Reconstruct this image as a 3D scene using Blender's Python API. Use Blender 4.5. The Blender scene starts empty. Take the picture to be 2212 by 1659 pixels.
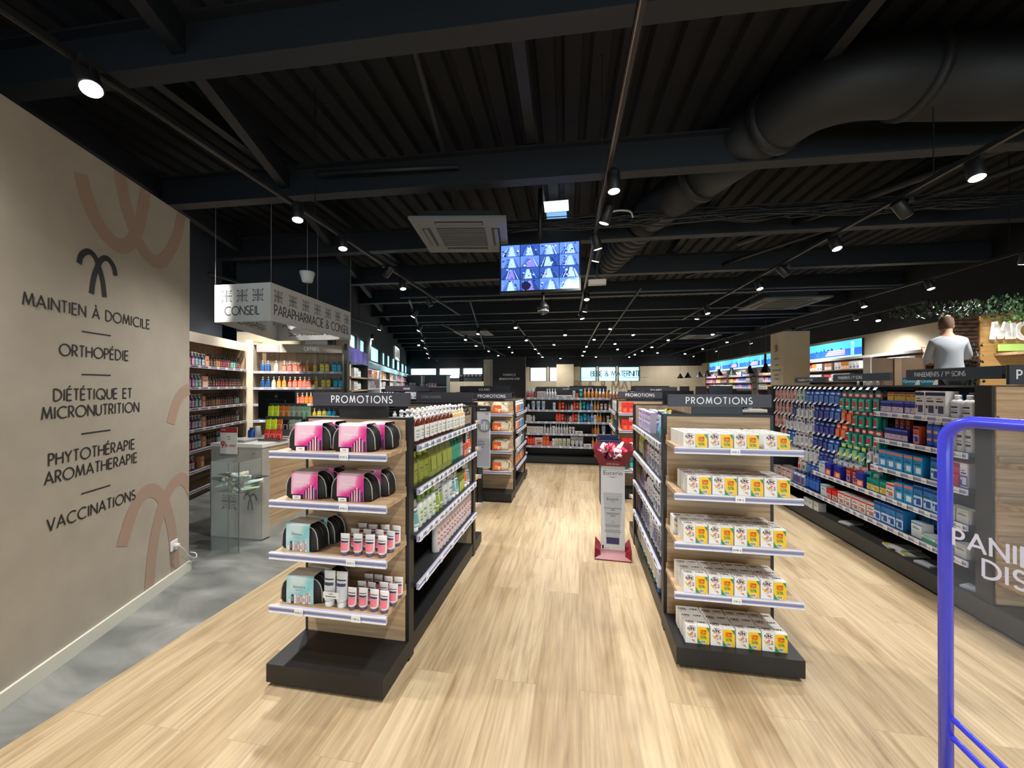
import bpy, math, random
from mathutils import Vector, Matrix
random.seed(7)
SC = bpy.context.scene
COL = SC.collection
R = math.radians
pi = math.pi

# ---------------------------------------------------------------- camera, sky, exposure
YAW, PITCH, EYE, FPX = 9.83, 0.2, 1.6, 831.0
cam = bpy.data.cameras.new('camera'); cam.sensor_width = 36.0; cam.lens = FPX / 2212 * 36.0
cam.clip_start = 0.05; cam.clip_end = 200
co = bpy.data.objects.new('camera', cam); COL.objects.link(co)
co.location = (0, 0, EYE); co.rotation_euler = (R(90 + PITCH), 0, R(YAW)); SC.camera = co
world = bpy.data.worlds.new('sky'); SC.world = world; world.use_nodes = True
wn = world.node_tree.nodes; wl = world.node_tree.links
bg = wn['Background']; bg.inputs[0].default_value = (0.78, 0.93, 1.0, 1); bg.inputs[1].default_value = 3.0
SC.view_settings.view_transform = 'Standard'; SC.view_settings.look = 'None'
SC.view_settings.gamma = 1; SC.view_settings.exposure = 0.45; SC.view_settings.use_curve_mapping = False
SC.cycles.max_bounces = 6; SC.cycles.diffuse_bounces = 3; SC.cycles.glossy_bounces = 2
SC.cycles.transmission_bounces = 4; SC.cycles.transparent_max_bounces = 12
SC.cycles.caustics_reflective = False; SC.cycles.caustics_refractive = False
SC.cycles.sample_clamp_indirect = 4.0
LAMP_W = 125.0

# ---------------------------------------------------------------- colour and material helpers
def lin(c):
    return tuple((v / 255 / 12.92 if v / 255 <= 0.04045 else ((v / 255 + 0.055) / 1.055) ** 2.4) for v in c) + (1.0,)
MATS = {}
def mat(c, rough=0.5, metal=0.0, emit=0.0, alpha=1.0, spec=0.5, trans=0.0, key=None):
    k = (tuple(c), rough, metal, emit, alpha, spec, trans)
    if k in MATS: return MATS[k]
    m = bpy.data.materials.new('paint_%d' % len(MATS)); m.use_nodes = True
    b = m.node_tree.nodes['Principled BSDF']
    b.inputs['Base Color'].default_value = lin(c); b.inputs['Roughness'].default_value = rough
    b.inputs['Metallic'].default_value = metal; b.inputs['Specular IOR Level'].default_value = spec
    if emit: b.inputs['Emission Color'].default_value = lin(c); b.inputs['Emission Strength'].default_value = emit
    if alpha < 1: b.inputs['Alpha'].default_value = alpha
    if trans: b.inputs['Transmission Weight'].default_value = trans
    m.diffuse_color = lin(c); MATS[k] = m
    return m
def nodemat(name):
    m = bpy.data.materials.new(name); m.use_nodes = True
    return m, m.node_tree.nodes, m.node_tree.links, m.node_tree.nodes['Principled BSDF']
def ramp(n, stops):
    r = n.new('ShaderNodeValToRGB'); e = r.color_ramp.elements
    e[0].position, e[0].color = stops[0][0], lin(stops[0][1]); e[1].position, e[1].color = stops[-1][0], lin(stops[-1][1])
    for p, c in stops[1:-1]:
        x = e.new(p); x.color = lin(c)
    return r
def plank_floor():
    m, n, l, b = nodemat('oak_plank_floor')
    tc = n.new('ShaderNodeTexCoord'); mp = n.new('ShaderNodeMapping'); mp.inputs['Rotation'].default_value = (0, 0, R(90))
    l.new(tc.outputs['Object'], mp.inputs[0])
    br = n.new('ShaderNodeTexBrick'); br.offset = 0.37; br.inputs['Scale'].default_value = 1.0
    br.inputs['Brick Width'].default_value = 1.5; br.inputs['Row Height'].default_value = 0.225
    br.inputs['Mortar Size'].default_value = 0.0012; br.inputs['Mortar Smooth'].default_value = 0.3
    br.inputs['Color1'].default_value = (0.0, 0.0, 0.0, 1); br.inputs['Color2'].default_value = (1, 1, 1, 1); br.inputs['Mortar'].default_value = (0.5, 0.5, 0.5, 1)
    l.new(mp.outputs[0], br.inputs['Vector'])
    m2 = n.new('ShaderNodeMapping'); m2.inputs['Scale'].default_value = (7.0, 0.9, 1)
    l.new(tc.outputs['Object'], m2.inputs[0])
    ad = n.new('ShaderNodeVectorMath'); ad.operation = 'ADD'
    mu = n.new('ShaderNodeVectorMath'); mu.operation = 'SCALE'; mu.inputs['Scale'].default_value = 13.0
    l.new(br.outputs['Color'], mu.inputs[0]); l.new(m2.outputs[0], ad.inputs[0]); l.new(mu.outputs[0], ad.inputs[1])
    ns = n.new('ShaderNodeTexNoise'); ns.inputs['Scale'].default_value = 1.6; ns.inputs['Detail'].default_value = 9; ns.inputs['Roughness'].default_value = 0.62
    ns.inputs['Distortion'].default_value = 0.6
    l.new(ad.outputs[0], ns.inputs['Vector'])
    r1 = ramp(n, [(0.24, (140, 116, 86)), (0.36, (177, 154, 120)), (0.5, (194, 172, 138)), (0.75, (206, 186, 153))])
    l.new(ns.outputs['Fac'], r1.inputs[0])
    m3 = n.new('ShaderNodeMapping'); m3.inputs['Scale'].default_value = (60, 3.0, 1); l.new(ad.outputs[0], m3.inputs[0])
    m3.inputs['Scale'].default_value = (9, 2.4, 1)
    n2 = n.new('ShaderNodeTexNoise'); n2.inputs['Scale'].default_value = 1.0; n2.inputs['Detail'].default_value = 5
    l.new(m3.outputs[0], n2.inputs['Vector'])
    r2 = ramp(n, [(0.3, (212, 212, 212)), (0.6, (255, 255, 255))]); l.new(n2.outputs['Fac'], r2.inputs[0])
    mx = n.new('ShaderNodeMixRGB'); mx.blend_type = 'MULTIPLY'; mx.inputs[0].default_value = 0.8
    l.new(r1.outputs[0], mx.inputs[1]); l.new(r2.outputs[0], mx.inputs[2])
    r3 = ramp(n, [(0.0, (228, 222, 214)), (1.0, (255, 255, 255))]); l.new(br.outputs['Color'], r3.inputs[0])
    mx2 = n.new('ShaderNodeMixRGB'); mx2.blend_type = 'MULTIPLY'; mx2.inputs[0].default_value = 1.0
    l.new(mx.outputs[0], mx2.inputs[1]); l.new(r3.outputs[0], mx2.inputs[2])
    mx3 = n.new('ShaderNodeMixRGB'); mx3.inputs[2].default_value = lin((120, 98, 70))
    mf = n.new('ShaderNodeMath'); mf.operation = 'MULTIPLY'; mf.inputs[1].default_value = 0.45
    l.new(br.outputs['Fac'], mf.inputs[0]); l.new(mf.outputs[0], mx3.inputs[0]); l.new(mx2.outputs[0], mx3.inputs[1])
    l.new(mx3.outputs[0], b.inputs['Base Color']); b.inputs['Roughness'].default_value = 0.42
    b.inputs['Specular IOR Level'].default_value = 0.35
    return m
def noise_mat(name, stops, scale, rough, stretch=(1, 1, 1), detail=6, dist=0.0):
    m, n, l, b = nodemat(name)
    tc = n.new('ShaderNodeTexCoord'); mp = n.new('ShaderNodeMapping'); mp.inputs['Scale'].default_value = stretch
    l.new(tc.outputs['Object'], mp.inputs[0])
    ns = n.new('ShaderNodeTexNoise'); ns.inputs['Scale'].default_value = scale; ns.inputs['Detail'].default_value = detail
    ns.inputs['Distortion'].default_value = dist
    l.new(mp.outputs[0], ns.inputs['Vector']); r = ramp(n, stops); l.new(ns.outputs['Fac'], r.inputs[0])
    l.new(r.outputs[0], b.inputs['Base Color']); b.inputs['Roughness'].default_value = rough
    return m
M_FLOOR = plank_floor()
M_GREY = noise_mat('grey_stone_floor', [(0.3, (92, 94, 92)), (0.5, (122, 123, 119)), (0.7, (150, 150, 145))], 1.3, 0.4, (1, 2.2, 1), 8, 1.2)
M_WOODX = noise_mat('oak_board_x', [(0.3, (150, 122, 92)), (0.5, (178, 150, 117)), (0.72, (196, 169, 135))], 2.0, 0.5, (1.2, 14, 22), 6, 0.4)
M_WOODY = noise_mat('oak_board_y', [(0.3, (150, 122, 92)), (0.5, (178, 150, 117)), (0.72, (196, 169, 135))], 2.0, 0.5, (14, 1.2, 22), 6, 0.4)
M_WOODZ = noise_mat('oak_board_z', [(0.3, (134, 110, 84)), (0.5, (160, 136, 106)), (0.72, (178, 154, 122))], 2.0, 0.5, (18, 18, 1.0), 6, 0.4)
M_PLASTER = noise_mat('beige_plaster', [(0.3, (160, 151, 137)), (0.7, (169, 160, 145))], 5.0, 0.85)
M_CREAM = noise_mat('cream_plaster', [(0.3, (186, 174, 150)), (0.7, (196, 184, 160))], 3.0, 0.85)
M_MURAL = mat((158, 134, 116), 0.85)
M_INK = mat((28, 26, 30), 0.7)
M_BLACK = mat((24, 24, 25), 0.45)
M_SHELFD = mat((34, 35, 37), 0.5)
M_SLATE = mat((56, 56, 66), 0.5)
M_CEIL = mat((8, 13, 21), 0.85)
M_BEAM = mat((19, 24, 31), 0.6)
M_DUCT = mat((19, 24, 29), 0.6)
M_RAIL = mat((176, 176, 205), 0.25)
M_RAILS = mat((120, 120, 165), 0.3)
M_TAG = mat((236, 236, 238), 0.5)
M_TXT = mat((60, 60, 64), 0.6)
M_WHITE = mat((226, 226, 226), 0.4)
M_LETTER = mat((232, 232, 236), 0.4)
M_STONE = noise_mat('grey_concrete_panel', [(0.3, (150, 145, 134)), (0.7, (172, 167, 156))], 4.0, 0.6)
M_LENS = mat((255, 250, 240), 0.4, emit=30.0)
M_GLASS = mat((225, 235, 232), 0.05, alpha=0.07)
M_CLEAR = mat((235, 238, 240), 0.1, alpha=0.35)

# ---------------------------------------------------------------- mesh builder
class MB:
    def __init__(s): s.v = []; s.f = []; s.m = []; s.sm = []; s.mats = []
    def mi(s, m):
        if m not in s.mats: s.mats.append(m)
        return s.mats.index(m)
    def add(s, vs, fs, m, smooth=False, M=None):
        o = len(s.v); k = s.mi(m)
        s.v += [tuple(M @ Vector(p)) for p in vs] if M is not None else [tuple(p) for p in vs]
        for f in fs: s.f.append(tuple(i + o for i in f)); s.m.append(k); s.sm.append(smooth)
        return s
    def box(s, x0, x1, y0, y1, z0, z1, m, M=None):
        vs = [(x0, y0, z0), (x1, y0, z0), (x1, y1, z0), (x0, y1, z0), (x0, y0, z1), (x1, y0, z1), (x1, y1, z1), (x0, y1, z1)]
        return s.add(vs, [(0, 3, 2, 1), (4, 5, 6, 7), (0, 1, 5, 4), (1, 2, 6, 5), (2, 3, 7, 6), (3, 0, 4, 7)], m, False, M)
    def rbox(s, x0, x1, y0, y1, z0, z1, m, r=0.004, M=None):     # box with chamfered vertical and top edges
        vs = []
        for (z, q) in ((z0, 0), (z1 - r, 0), (z1, r)):
            vs += [(x0 + q + r, y0 + q, z), (x1 - q - r, y0 + q, z), (x1 - q, y0 + q + r, z), (x1 - q, y1 - q - r, z), (x1 - q - r, y1 - q, z), (x0 + q + r, y1 - q, z), (x0 + q, y1 - q - r, z), (x0 + q, y0 + q + r, z)]
        fs = [tuple(range(7, -1, -1)), tuple(range(16, 24))]
        for k in range(2):
            for i in range(8): fs.append((k * 8 + i, k * 8 + (i + 1) % 8, k * 8 + 8 + (i + 1) % 8, k * 8 + 8 + i))
        return s.add(vs, fs, m, False, M)
    def lathe(s, prof, m, seg=12, sx=1.0, sy=1.0, cx=0, cy=0, M=None, smooth=True, pw=1.0):
        vs = []; fs = []
        for (r, z) in prof:
            for i in range(seg):
                a = 2 * pi * i / seg; c, sn = math.cos(a), math.sin(a)
                if pw != 1.0: c = math.copysign(abs(c) ** pw, c); sn = math.copysign(abs(sn) ** pw, sn)
                vs.append((cx + r * sx * c, cy + r * sy * sn, z))
        for k in range(len(prof) - 1):
            for i in range(seg):
                j = (i + 1) % seg; fs.append((k * seg + i, k * seg + j, (k + 1) * seg + j, (k + 1) * seg + i))
        fs.append(tuple(range(seg - 1, -1, -1))); fs.append(tuple((len(prof) - 1) * seg + i for i in range(seg)))
        return s.add(vs, fs, m, smooth, M)
    def loft(s, rings, m, smooth=True, caps=True, M=None):
        n = len(rings[0]); vs = [p for r in rings for p in r]; fs = []
        for k in range(len(rings) - 1):
            for i in range(n):
                j = (i + 1) % n; fs.append((k * n + i, k * n + j, (k + 1) * n + j, (k + 1) * n + i))
        if caps: fs += [tuple(range(n - 1, -1, -1)), tuple((len(rings) - 1) * n + i for i in range(n))]
        return s.add(vs, fs, m, smooth, M)
    def tube(s, pts, r, m, seg=8, M=None, closed=False):
        pts = [Vector(p) for p in pts]; rings = []
        for i, p in enumerate(pts):
            a = pts[max(0, i - 1)]; b = pts[min(len(pts) - 1, i + 1)]
            if closed: a = pts[i - 1]; b = pts[(i + 1) % len(pts)]
            d = (b - a).normalized(); u = d.cross(Vector((0, 0, 1)))
            if u.length < 1e-3: u = d.cross(Vector((0, 1, 0)))
            u.normalize(); w = u.cross(d).normalized(); rr = r[i] if isinstance(r, (list, tuple)) else r
            rings.append([tuple(p + u * (rr * math.cos(2 * pi * k / seg)) + w * (rr * math.sin(2 * pi * k / seg))) for k in range(seg)])
        if closed: rings.append(rings[0])
        return s.loft(rings, m, True, not closed, M)
    def quad(s, a, b, c, d, m, M=None): return s.add([a, b, c, d], [(0, 1, 2, 3)], m, False, M)
    def poly(s, pts, m, M=None): return s.add(pts, [tuple(range(len(pts)))], m, False, M)
    def prism(s, pts, y0, y1, m, M=None):      # polygon in XZ (counter-clockwise seen from -Y) pushed from y0 to y1
        n = len(pts); vs = [(x, y0, z) for x, z in pts] + [(x, y1, z) for x, z in pts]
        fs = [tuple(range(n)), tuple(range(2 * n - 1, n - 1, -1))] + [(i, i + n, (i + 1) % n + n, (i + 1) % n) for i in range(n)]
        return s.add(vs, fs, m, False, M)
    def merge(s, o, M=None):
        for f, k, sm in zip(o.f, o.m, o.sm): s.f.append(tuple(i + len(s.v) for i in f)); s.m.append(s.mi(o.mats[k])); s.sm.append(sm)
        s.v += [tuple(M @ Vector(p)) for p in o.v] if M is not None else o.v
        return s
    def mesh(s, name):
        me = bpy.data.meshes.new(name); me.from_pydata(s.v, [], s.f)
        for m in s.mats: me.materials.append(m)
        me.polygons.foreach_set('material_index', s.m); me.polygons.foreach_set('use_smooth', s.sm)
        me.update(); return me
    def build(s, name, parent=None, loc=None, rz=0.0):
        return link(name, s.mesh(name), parent, loc, rz)

def link(name, data, parent=None, loc=None, rz=0.0):
    o = bpy.data.objects.new(name, data); COL.objects.link(o)
    if parent is not None: o.parent = parent
    if loc is not None: o.location = loc
    if rz: o.rotation_euler = (0, 0, rz)
    return o
def tag(o, label=None, cat=None, group=None, kind=None):
    if label: o['label'] = label
    if cat: o['category'] = cat
    if group: o['group'] = group
    if kind: o['kind'] = kind
    return o
def thing(name, label, cat, loc=(0, 0, 0), rz=0.0, group=None):
    return tag(link(name, None, None, loc, rz), label, cat, group)
def struct(name, mb, label=None): return tag(mb.build(name), label, None, None, 'structure')
def copy_tree(o, parent=None):
    c = o.copy(); COL.objects.link(c)
    if parent is not None: c.parent = parent
    for ch in list(o.children): copy_tree(ch, c)
    return c

# a second frame, turned like the slanted wall
WA = R(20.5); WD = Vector((-math.sin(WA), math.cos(WA), 0)); WN = Vector((math.cos(WA), math.sin(WA), 0))
def frame(o, u, n=None):       # matrix: local x along u, local y along horizontal normal away from viewer, z up
    u = Vector(u).normalized(); z = Vector((0, 0, 1)); y = z.cross(u)
    return Matrix(((u.x, y.x, 0, o[0]), (u.y, y.y, 0, o[1]), (u.z, y.z, 1, o[2]), (0, 0, 0, 1)))

# ---------------------------------------------------------------- geometric sans lettering drawn with strokes
def arc(cx, cy, rx, ry, a0, a1, n=10):
    return [(cx + rx * math.cos(R(a0 + (a1 - a0) * i / n)), cy + ry * math.sin(R(a0 + (a1 - a0) * i / n))) for i in range(n + 1)]
S_ = [arc(.24, .74, .21, .26, 40, 270, 9)[:-1] + arc(.24, .24, .24, .24, 90, -150, 9)]
GL = {
 'A': (.74, [[(0, 0), (.37, 1), (.74, 0)], [(.13, .33), (.61, .33)]]),
 'B': (.52, [[(0, 0), (0, 1)], [(0, 1), (.22, 1)] + arc(.24, .77, .23, .23, 90, -90)[1:] + [(0, .54)], [(0, .54), (.24, .54)] + arc(.25, .27, .27, .27, 90, -90)[1:] + [(0, 0)]]),
 'C': (.82, [arc(.5, .5, .5, .5, 50, 310, 16)]), 'D': (.68, [[(0, 0), (0, 1), (.2, 1)] + arc(.18, .5, .5, .5, 90, -90, 14) + [(0, 0)]]),
 'E': (.44, [[(.44, 1), (0, 1), (0, 0), (.44, 0)], [(0, .52), (.4, .52)]]), 'F': (.44, [[(.44, 1), (0, 1), (0, 0)], [(0, .52), (.4, .52)]]),
 'G': (.9, [arc(.5, .5, .5, .5, 45, 360, 18) + [(.52, .5)]]), 'H': (.6, [[(0, 0), (0, 1)], [(.6, 0), (.6, 1)], [(0, .52), (.6, .52)]]),
 'I': (.10, [[(.05, 0), (.05, 1)]]), 'J': (.25, [[(.25, 1), (.25, .1)] + arc(.08, .1, .17, .25, 0, -120, 5)]),
 'K': (.55, [[(0, 0), (0, 1)], [(.5, 1), (0, .45)], [(.12, .56), (.55, 0)]]), 'L': (.4, [[(0, 1), (0, 0), (.4, 0)]]),
 'M': (.86, [[(0, 0), (.14, 1), (.43, .12), (.72, 1), (.86, 0)]]), 'N': (.68, [[(0, 0), (0, 1), (.68, 0), (.68, 1)]]),
 'O': (1, [arc(.5, .5, .5, .5, 0, 360, 24)]), 'P': (.45, [[(0, 0), (0, 1), (.2, 1)] + arc(.2, .74, .25, .26, 90, -90)[1:] + [(0, .48)]]),
 'Q': (1, [arc(.5, .5, .5, .5, 0, 360, 24), [(.55, .35), (.95, -.05)]]),
 'R': (.48, [[(0, 0), (0, 1), (.2, 1)] + arc(.2, .74, .25, .26, 90, -90)[1:] + [(0, .48)], [(.18, .48), (.48, 0)]]),
 'S': (.48, S_), 'T': (.5, [[(0, 1), (.5, 1)], [(.25, 1), (.25, 0)]]), 'U': (.58, [[(0, 1), (0, .29)] + arc(.29, .29, .29, .29, 180, 360)[1:-1] + [(.58, .29), (.58, 1)]]),
 'V': (.66, [[(0, 1), (.33, 0), (.66, 1)]]), 'W': (1.0, [[(0, 1), (.25, 0), (.5, 1), (.75, 0), (1, 1)]]), 'X': (.6, [[(0, 0), (.6, 1)], [(0, 1), (.6, 0)]]),
 'Y': (.6, [[(0, 1), (.3, .48), (.6, 1)], [(.3, .48), (.3, 0)]]), 'Z': (.56, [[(0, 1), (.56, 1), (0, 0), (.56, 0)]]),
 '0': (.56, [arc(.28, .5, .28, .5, 0, 360, 18)]), '1': (.2, [[(0, .82), (.2, 1), (.2, 0)]]), '2': (.5, [arc(.25, .72, .25, .28, 160, -30, 9) + [(0, 0), (.5, 0)]]),
 '3': (.46, [arc(.2, .76, .23, .24, 140, -90, 9) + arc(.2, .26, .26, .26, 90, -140, 9)]), '5': (.5, [[(.46, 1), (.12, 1), (.06, .58)] + arc(.22, .33, .27, .33, 120, -140, 9)]),
 '4': (.55, [[(.42, 0), (.42, 1), (0, .25), (.55, .25)]]), '7': (.5, [[(0, 1), (.5, 1), (.12, 0)]]), '8': (.5, [arc(.25, .76, .2, .24, 0, 360, 12), arc(.25, .26, .25, .26, 0, 360, 12)]),
 '6': (.5, [arc(.25, .28, .25, .28, 0, 360, 12), [(.02, .36), (.34, 1)]]),
 '9': (.5, [arc(.25, .72, .25, .28, 0, 360, 12), [(.48, .62), (.16, 0)]]), '%': (.8, [arc(.16, .78, .16, .2, 0, 360, 10), arc(.64, .22, .16, .2, 0, 360, 10), [(.68, 1), (.12, 0)]]),
 '&': (.68, [[(.66, 0), (.14, .72)] + arc(.3, .8, .17, .2, 190, -10, 8) + [(.4, .6), (.1, .4)] + arc(.26, .24, .26, .24, 140, 300, 8) + [(.6, .42)]]),
 '/': (.45, [[(0, -.1), (.45, 1.1)]]), '-': (.3, [[(0, .42), (.3, .42)]]), '.': (.04, [[(0, 0), (0, .08)]]), ',': (.06, [[(.06, .08), (0, -.12)]]), "'": (.04, [[(0, .8), (0, 1)]]), ' ': (.34, []),
 '€': (.6, [arc(.36, .5, .3, .5, 55, 305, 12), [(-.02, .6), (.42, .6)], [(-.02, .42), (.42, .42)]]), '+': (.5, [[(0, .45), (.5, .45)], [(.25, .2), (.25, .7)]]), '|': (0, [[(0, 0), (0, 1)]])}
GL['É'] = (.44, GL['E'][1] + [[(.16, 1.14), (.32, 1.32)]]); GL['À'] = (.74, GL['A'][1] + [[(.28, 1.32), (.42, 1.14)]])
def ribbon(mb, pts, w, m, M, off=0.0):
    n = len(pts)
    if n < 2: return
    for i in range(1, n - 1):                            # sharp corners are made of two butted strokes
        a, b, c = pts[i - 1], pts[i], pts[i + 1]; u = (b[0] - a[0], b[1] - a[1]); v = (c[0] - b[0], c[1] - b[1]); lu = math.hypot(*u) or 1; lv = math.hypot(*v) or 1
        if (u[0] * v[0] + u[1] * v[1]) / (lu * lv) < .1:
            k = w * .42; e1 = (b[0] + u[0] / lu * k, b[1] + u[1] / lu * k); e2 = (b[0] - v[0] / lv * k, b[1] - v[1] / lv * k)
            ribbon(mb, list(pts[:i]) + [e1], w, m, M, off); ribbon(mb, [e2] + list(pts[i + 1:]), w, m, M, off - .00005); return
    closed = n > 4 and math.dist(pts[0], pts[-1]) < 1e-4; L = []; Rr = []
    for i, (x, y) in enumerate(pts):
        a = pts[i - 1] if i else (pts[-2] if closed else None); b = pts[i + 1] if i < n - 1 else (pts[1] if closed else None)
        ds = []
        for p, q in ((a, (x, y)), ((x, y), b)):
            if p and q:
                d = (q[0] - p[0], q[1] - p[1]); l = math.hypot(*d) or 1; ds.append((-d[1] / l, d[0] / l))
        nx = sum(d[0] for d in ds) / len(ds); ny = sum(d[1] for d in ds) / len(ds); q = nx * nx + ny * ny
        k = min(1 / max(q, 0.12), 2.6); L.append((x + nx * k * w / 2, y + ny * k * w / 2)); Rr.append((x - nx * k * w / 2, y - ny * k * w / 2))
    vs = [(p[0], off, p[1]) for p in L] + [(p[0], off, p[1]) for p in Rr]
    mb.add(vs, [(i, n + i, n + i + 1, i + 1) for i in range(n - 1)], m, False, M)
def text_width(t, h, sp): return sum(GL[c][0] * h + sp * h for c in t) - sp * h
def lettering(mb, t, h, w, M, m, sp=0.22, align='C', off=0.0, x0=0.0, z0=0.0, mirror=False, sx=1.0):
    tw = text_width(t, h, sp) * sx; x = x0 - (tw / 2 if align == 'C' else 0)
    for c in t:
        gw, st = GL[c]
        for k, s in enumerate(st):
            ribbon(mb, [((x + px * h * sx), z0 + pz * h) for px, pz in s], w, m, M, off - 0.00008 * (k % 3))
        x += (gw + sp) * h * sx
FC = {}
def font_mb(t, size, m, M, mb, align='C'):         # rounded everyday lettering with the built-in font
    k = t
    if k not in FC:
        c = bpy.data.curves.new('lettering', 'FONT'); c.body = t; c.size = 1.0; c.align_x = 'CENTER'; c.resolution_u = 2
        o = bpy.data.objects.new('lettering', c); COL.objects.link(o)
        dg = bpy.context.evaluated_depsgraph_get(); me = bpy.data.meshes.new_from_object(o.evaluated_get(dg))
        FC[k] = ([tuple(v.co) for v in me.vertices], [tuple(p.vertices) for p in me.polygons])
        bpy.data.objects.remove(o); bpy.data.curves.remove(c); bpy.data.meshes.remove(me)
    vs, fs = FC[k]
    mb.add([(x * size, y * size, 0) for x, y, z in vs], fs, m, False, M)
def smooth_path(pts, n=6):
    out = []
    for i in range(len(pts) - 1):
        p0 = pts[max(0, i - 1)]; p1 = pts[i]; p2 = pts[i + 1]; p3 = pts[min(len(pts) - 1, i + 2)]
        for k in range(n):
            t = k / n
            out.append(tuple(0.5 * (2 * p1[j] + (p2[j] - p0[j]) * t + (2 * p0[j] - 5 * p1[j] + 4 * p2[j] - p3[j]) * t * t + (3 * p1[j] - p0[j] - 3 * p2[j] + p3[j]) * t ** 3) for j in range(len(p1))))
    return out + [pts[-1]]
PALM_A = smooth_path([(0, .62), (.06, .83), (.22, .97), (.38, .93), (.5, .74), (.62, .4), (.68, 0)])
PALM_B = [(1 - x, y) for x, y in PALM_A]
def palm(mb, x0, z0, W, H, w, m, M, flip=False, clip=None):
    for k, P in enumerate((PALM_A, PALM_B)):
        t = MB(); ribbon(t, [(x0 + x * W, z0 + (H - y * H if flip else y * H)) for x, y in P], w, m, None, -0.0002 * k)
        if clip:
            vs = [(min(max(x, clip[0]), clip[1]), y, min(max(z, clip[2]), clip[3])) for x, y, z in t.v]
            fs = []
            for f in t.f:
                xs = [vs[i][0] for i in f]; zs = [vs[i][2] for i in f]
                if max(xs) - min(xs) > 1e-4 and max(zs) - min(zs) > 1e-4: fs.append(f)
            mb.add(vs, fs, m, False, M)
        else: mb.merge(t, M)
def cross_logo(mb, cx, cz, s, m, M, w=None):      # the square emblem: a cross of parallel lines with leaf strokes in the corners
    w = w or s * 0.035
    for sx in (-1, 1):
        for sz in (-1, 1):
            for k in (.06, .2, .34):
                ribbon(mb, [(cx + sx * k * s, cz + sz * .5 * s * (1 - k * .3)), (cx + sx * k * s, cz + sz * k * s), (cx + sx * .5 * s * (1 - k * .3), cz + sz * k * s)], w, m, M)
            ribbon(mb, [(cx + sx * .36 * s, cz + sz * .36 * s), (cx + sx * .5 * s, cz + sz * .5 * s)], w * 1.6, m, M)
    ribbon(mb, [(cx, cz - .5 * s), (cx, cz + .5 * s)], w, m, M); ribbon(mb, [(cx - .5 * s, cz), (cx + .5 * s, cz)], w, m, M, -.0002)
# ---------------------------------------------------------------- goods: every builder returns {part name: MB}; '' is the body
def sup(w, d): return 0.72 if d < w * .95 else 0.85
def g_pump(w, h, d, col, lab, cap, art=None):
    b = MB(); bh = h * .70; rb = mat(col, .18, spec=.6); r = w / 2
    b.lathe([(r * .94, 0), (r, .006), (r, bh * .78), (r * .86, bh * .9), (r * .42, bh), (r * .34, bh + h * .015)], rb, 14, 1, d / w, pw=sup(w, d))
    c = MB(); cm = mat(cap, .35); rr = r * .40
    c.lathe([(rr, bh), (rr, bh + h * .075), (rr * .45, bh + h * .09), (rr * .38, h * .90), (rr * .95, h * .91), (rr * .95, h * .96), (rr * .5, h)], cm, 10)
    c.rbox(-rr * .35, rr * .35, -d * .62, 0, h * .915, h * .955, cm, .0015); c.box(-rr * .25, rr * .25, -d * .62, -d * .56, h * .89, h * .92, cm)
    return {'': b, 'pump': c, 'label': wrap_label(r, d / w, bh * .12, bh * .74, lab, art, sup(w, d))}
def wrap_label(r, ky, z0, z1, lab, art, pw, span=62):
    l = MB(); lm = mat(lab, .45); n = 8; R1 = r * 1.012; pts = []
    for i in range(n + 1):
        a = R(-90 - span + 2 * span * i / n); c, s = math.cos(a), math.sin(a)
        c = math.copysign(abs(c) ** pw, c); s = math.copysign(abs(s) ** pw, s); pts.append((R1 * c, R1 * ky * s))
    def band(za, zb, m, k=1.0, i0=0, i1=n):
        vs = [(x * k, y * k, za) for x, y in pts[i0:i1 + 1]] + [(x * k, y * k, zb) for x, y in pts[i0:i1 + 1]]; q = i1 - i0 + 1
        l.add(vs, [(i, i + 1, q + i + 1, q + i) for i in range(q - 1)], m, True)
    band(z0, z1, lm); hh = z1 - z0
    if art:
        band(z0 + hh * .62, z0 + hh * .76, mat(art, .5), 1.008, 2, n - 2); band(z0 + hh * .2, z0 + hh * .32, mat(art, .5), 1.008, 2, n - 2)
        band(z0 + hh * .42, z0 + hh * .46, M_TXT, 1.008, 2, n - 2)
    else:
        band(z0 + hh * .6, z0 + hh * .66, M_TXT, 1.008, 2, n - 2); band(z0 + hh * .42, z0 + hh * .45, M_TXT, 1.008, 3, n - 3)
    return l
def g_bottle(w, h, d, col, lab, cap, art=None):
    b = MB(); bh = h * .82; r = w / 2
    b.lathe([(r * .92, 0), (r, .005), (r, bh * .84), (r * .88, bh * .93), (r * .5, bh)], mat(col, .25, spec=.6), 14, 1, d / w, pw=sup(w, d))
    c = MB(); c.lathe([(r * .52, bh), (r * .52, h - .003), (r * .46, h)], mat(cap, .35), 12)
    return {'': b, 'cap': c, 'label': wrap_label(r, d / w, bh * .12, bh * .78, lab, art, sup(w, d))}
def g_spray(w, h, d, col, lab, cap, art=None):
    b = MB(); r = w / 2; bh = h * .68
    b.lathe([(r * .92, 0), (r, .005), (r, bh * .72), (r * .8, bh * .9), (r * .5, bh)], mat(col, .3), 12, 1, d / w)
    c = MB(); c.lathe([(r * .52, bh), (r * .42, bh + h * .1), (r * .3, h * .96), (r * .2, h)], mat(cap, .3), 10)
    return {'': b, 'cap': c, 'label': wrap_label(r, d / w, bh * .1, bh * .62, lab, art, 1.0)}
def g_can(w, h, d, col, lab, cap, art=None):
    b = MB(); r = w / 2; bh = h * .86
    b.lathe([(r * .96, 0), (r, .004), (r, bh - .008), (r * .8, bh)], mat(col, .3), 14)
    c = MB(); c.lathe([(r * .82, bh), (r * .82, h - .004), (r * .7, h)], mat(cap, .35), 12)
    return {'': b, 'cap': c, 'label': wrap_label(r, 1, bh * .08, bh * .9, lab, art, 1.0, 80)}
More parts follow.
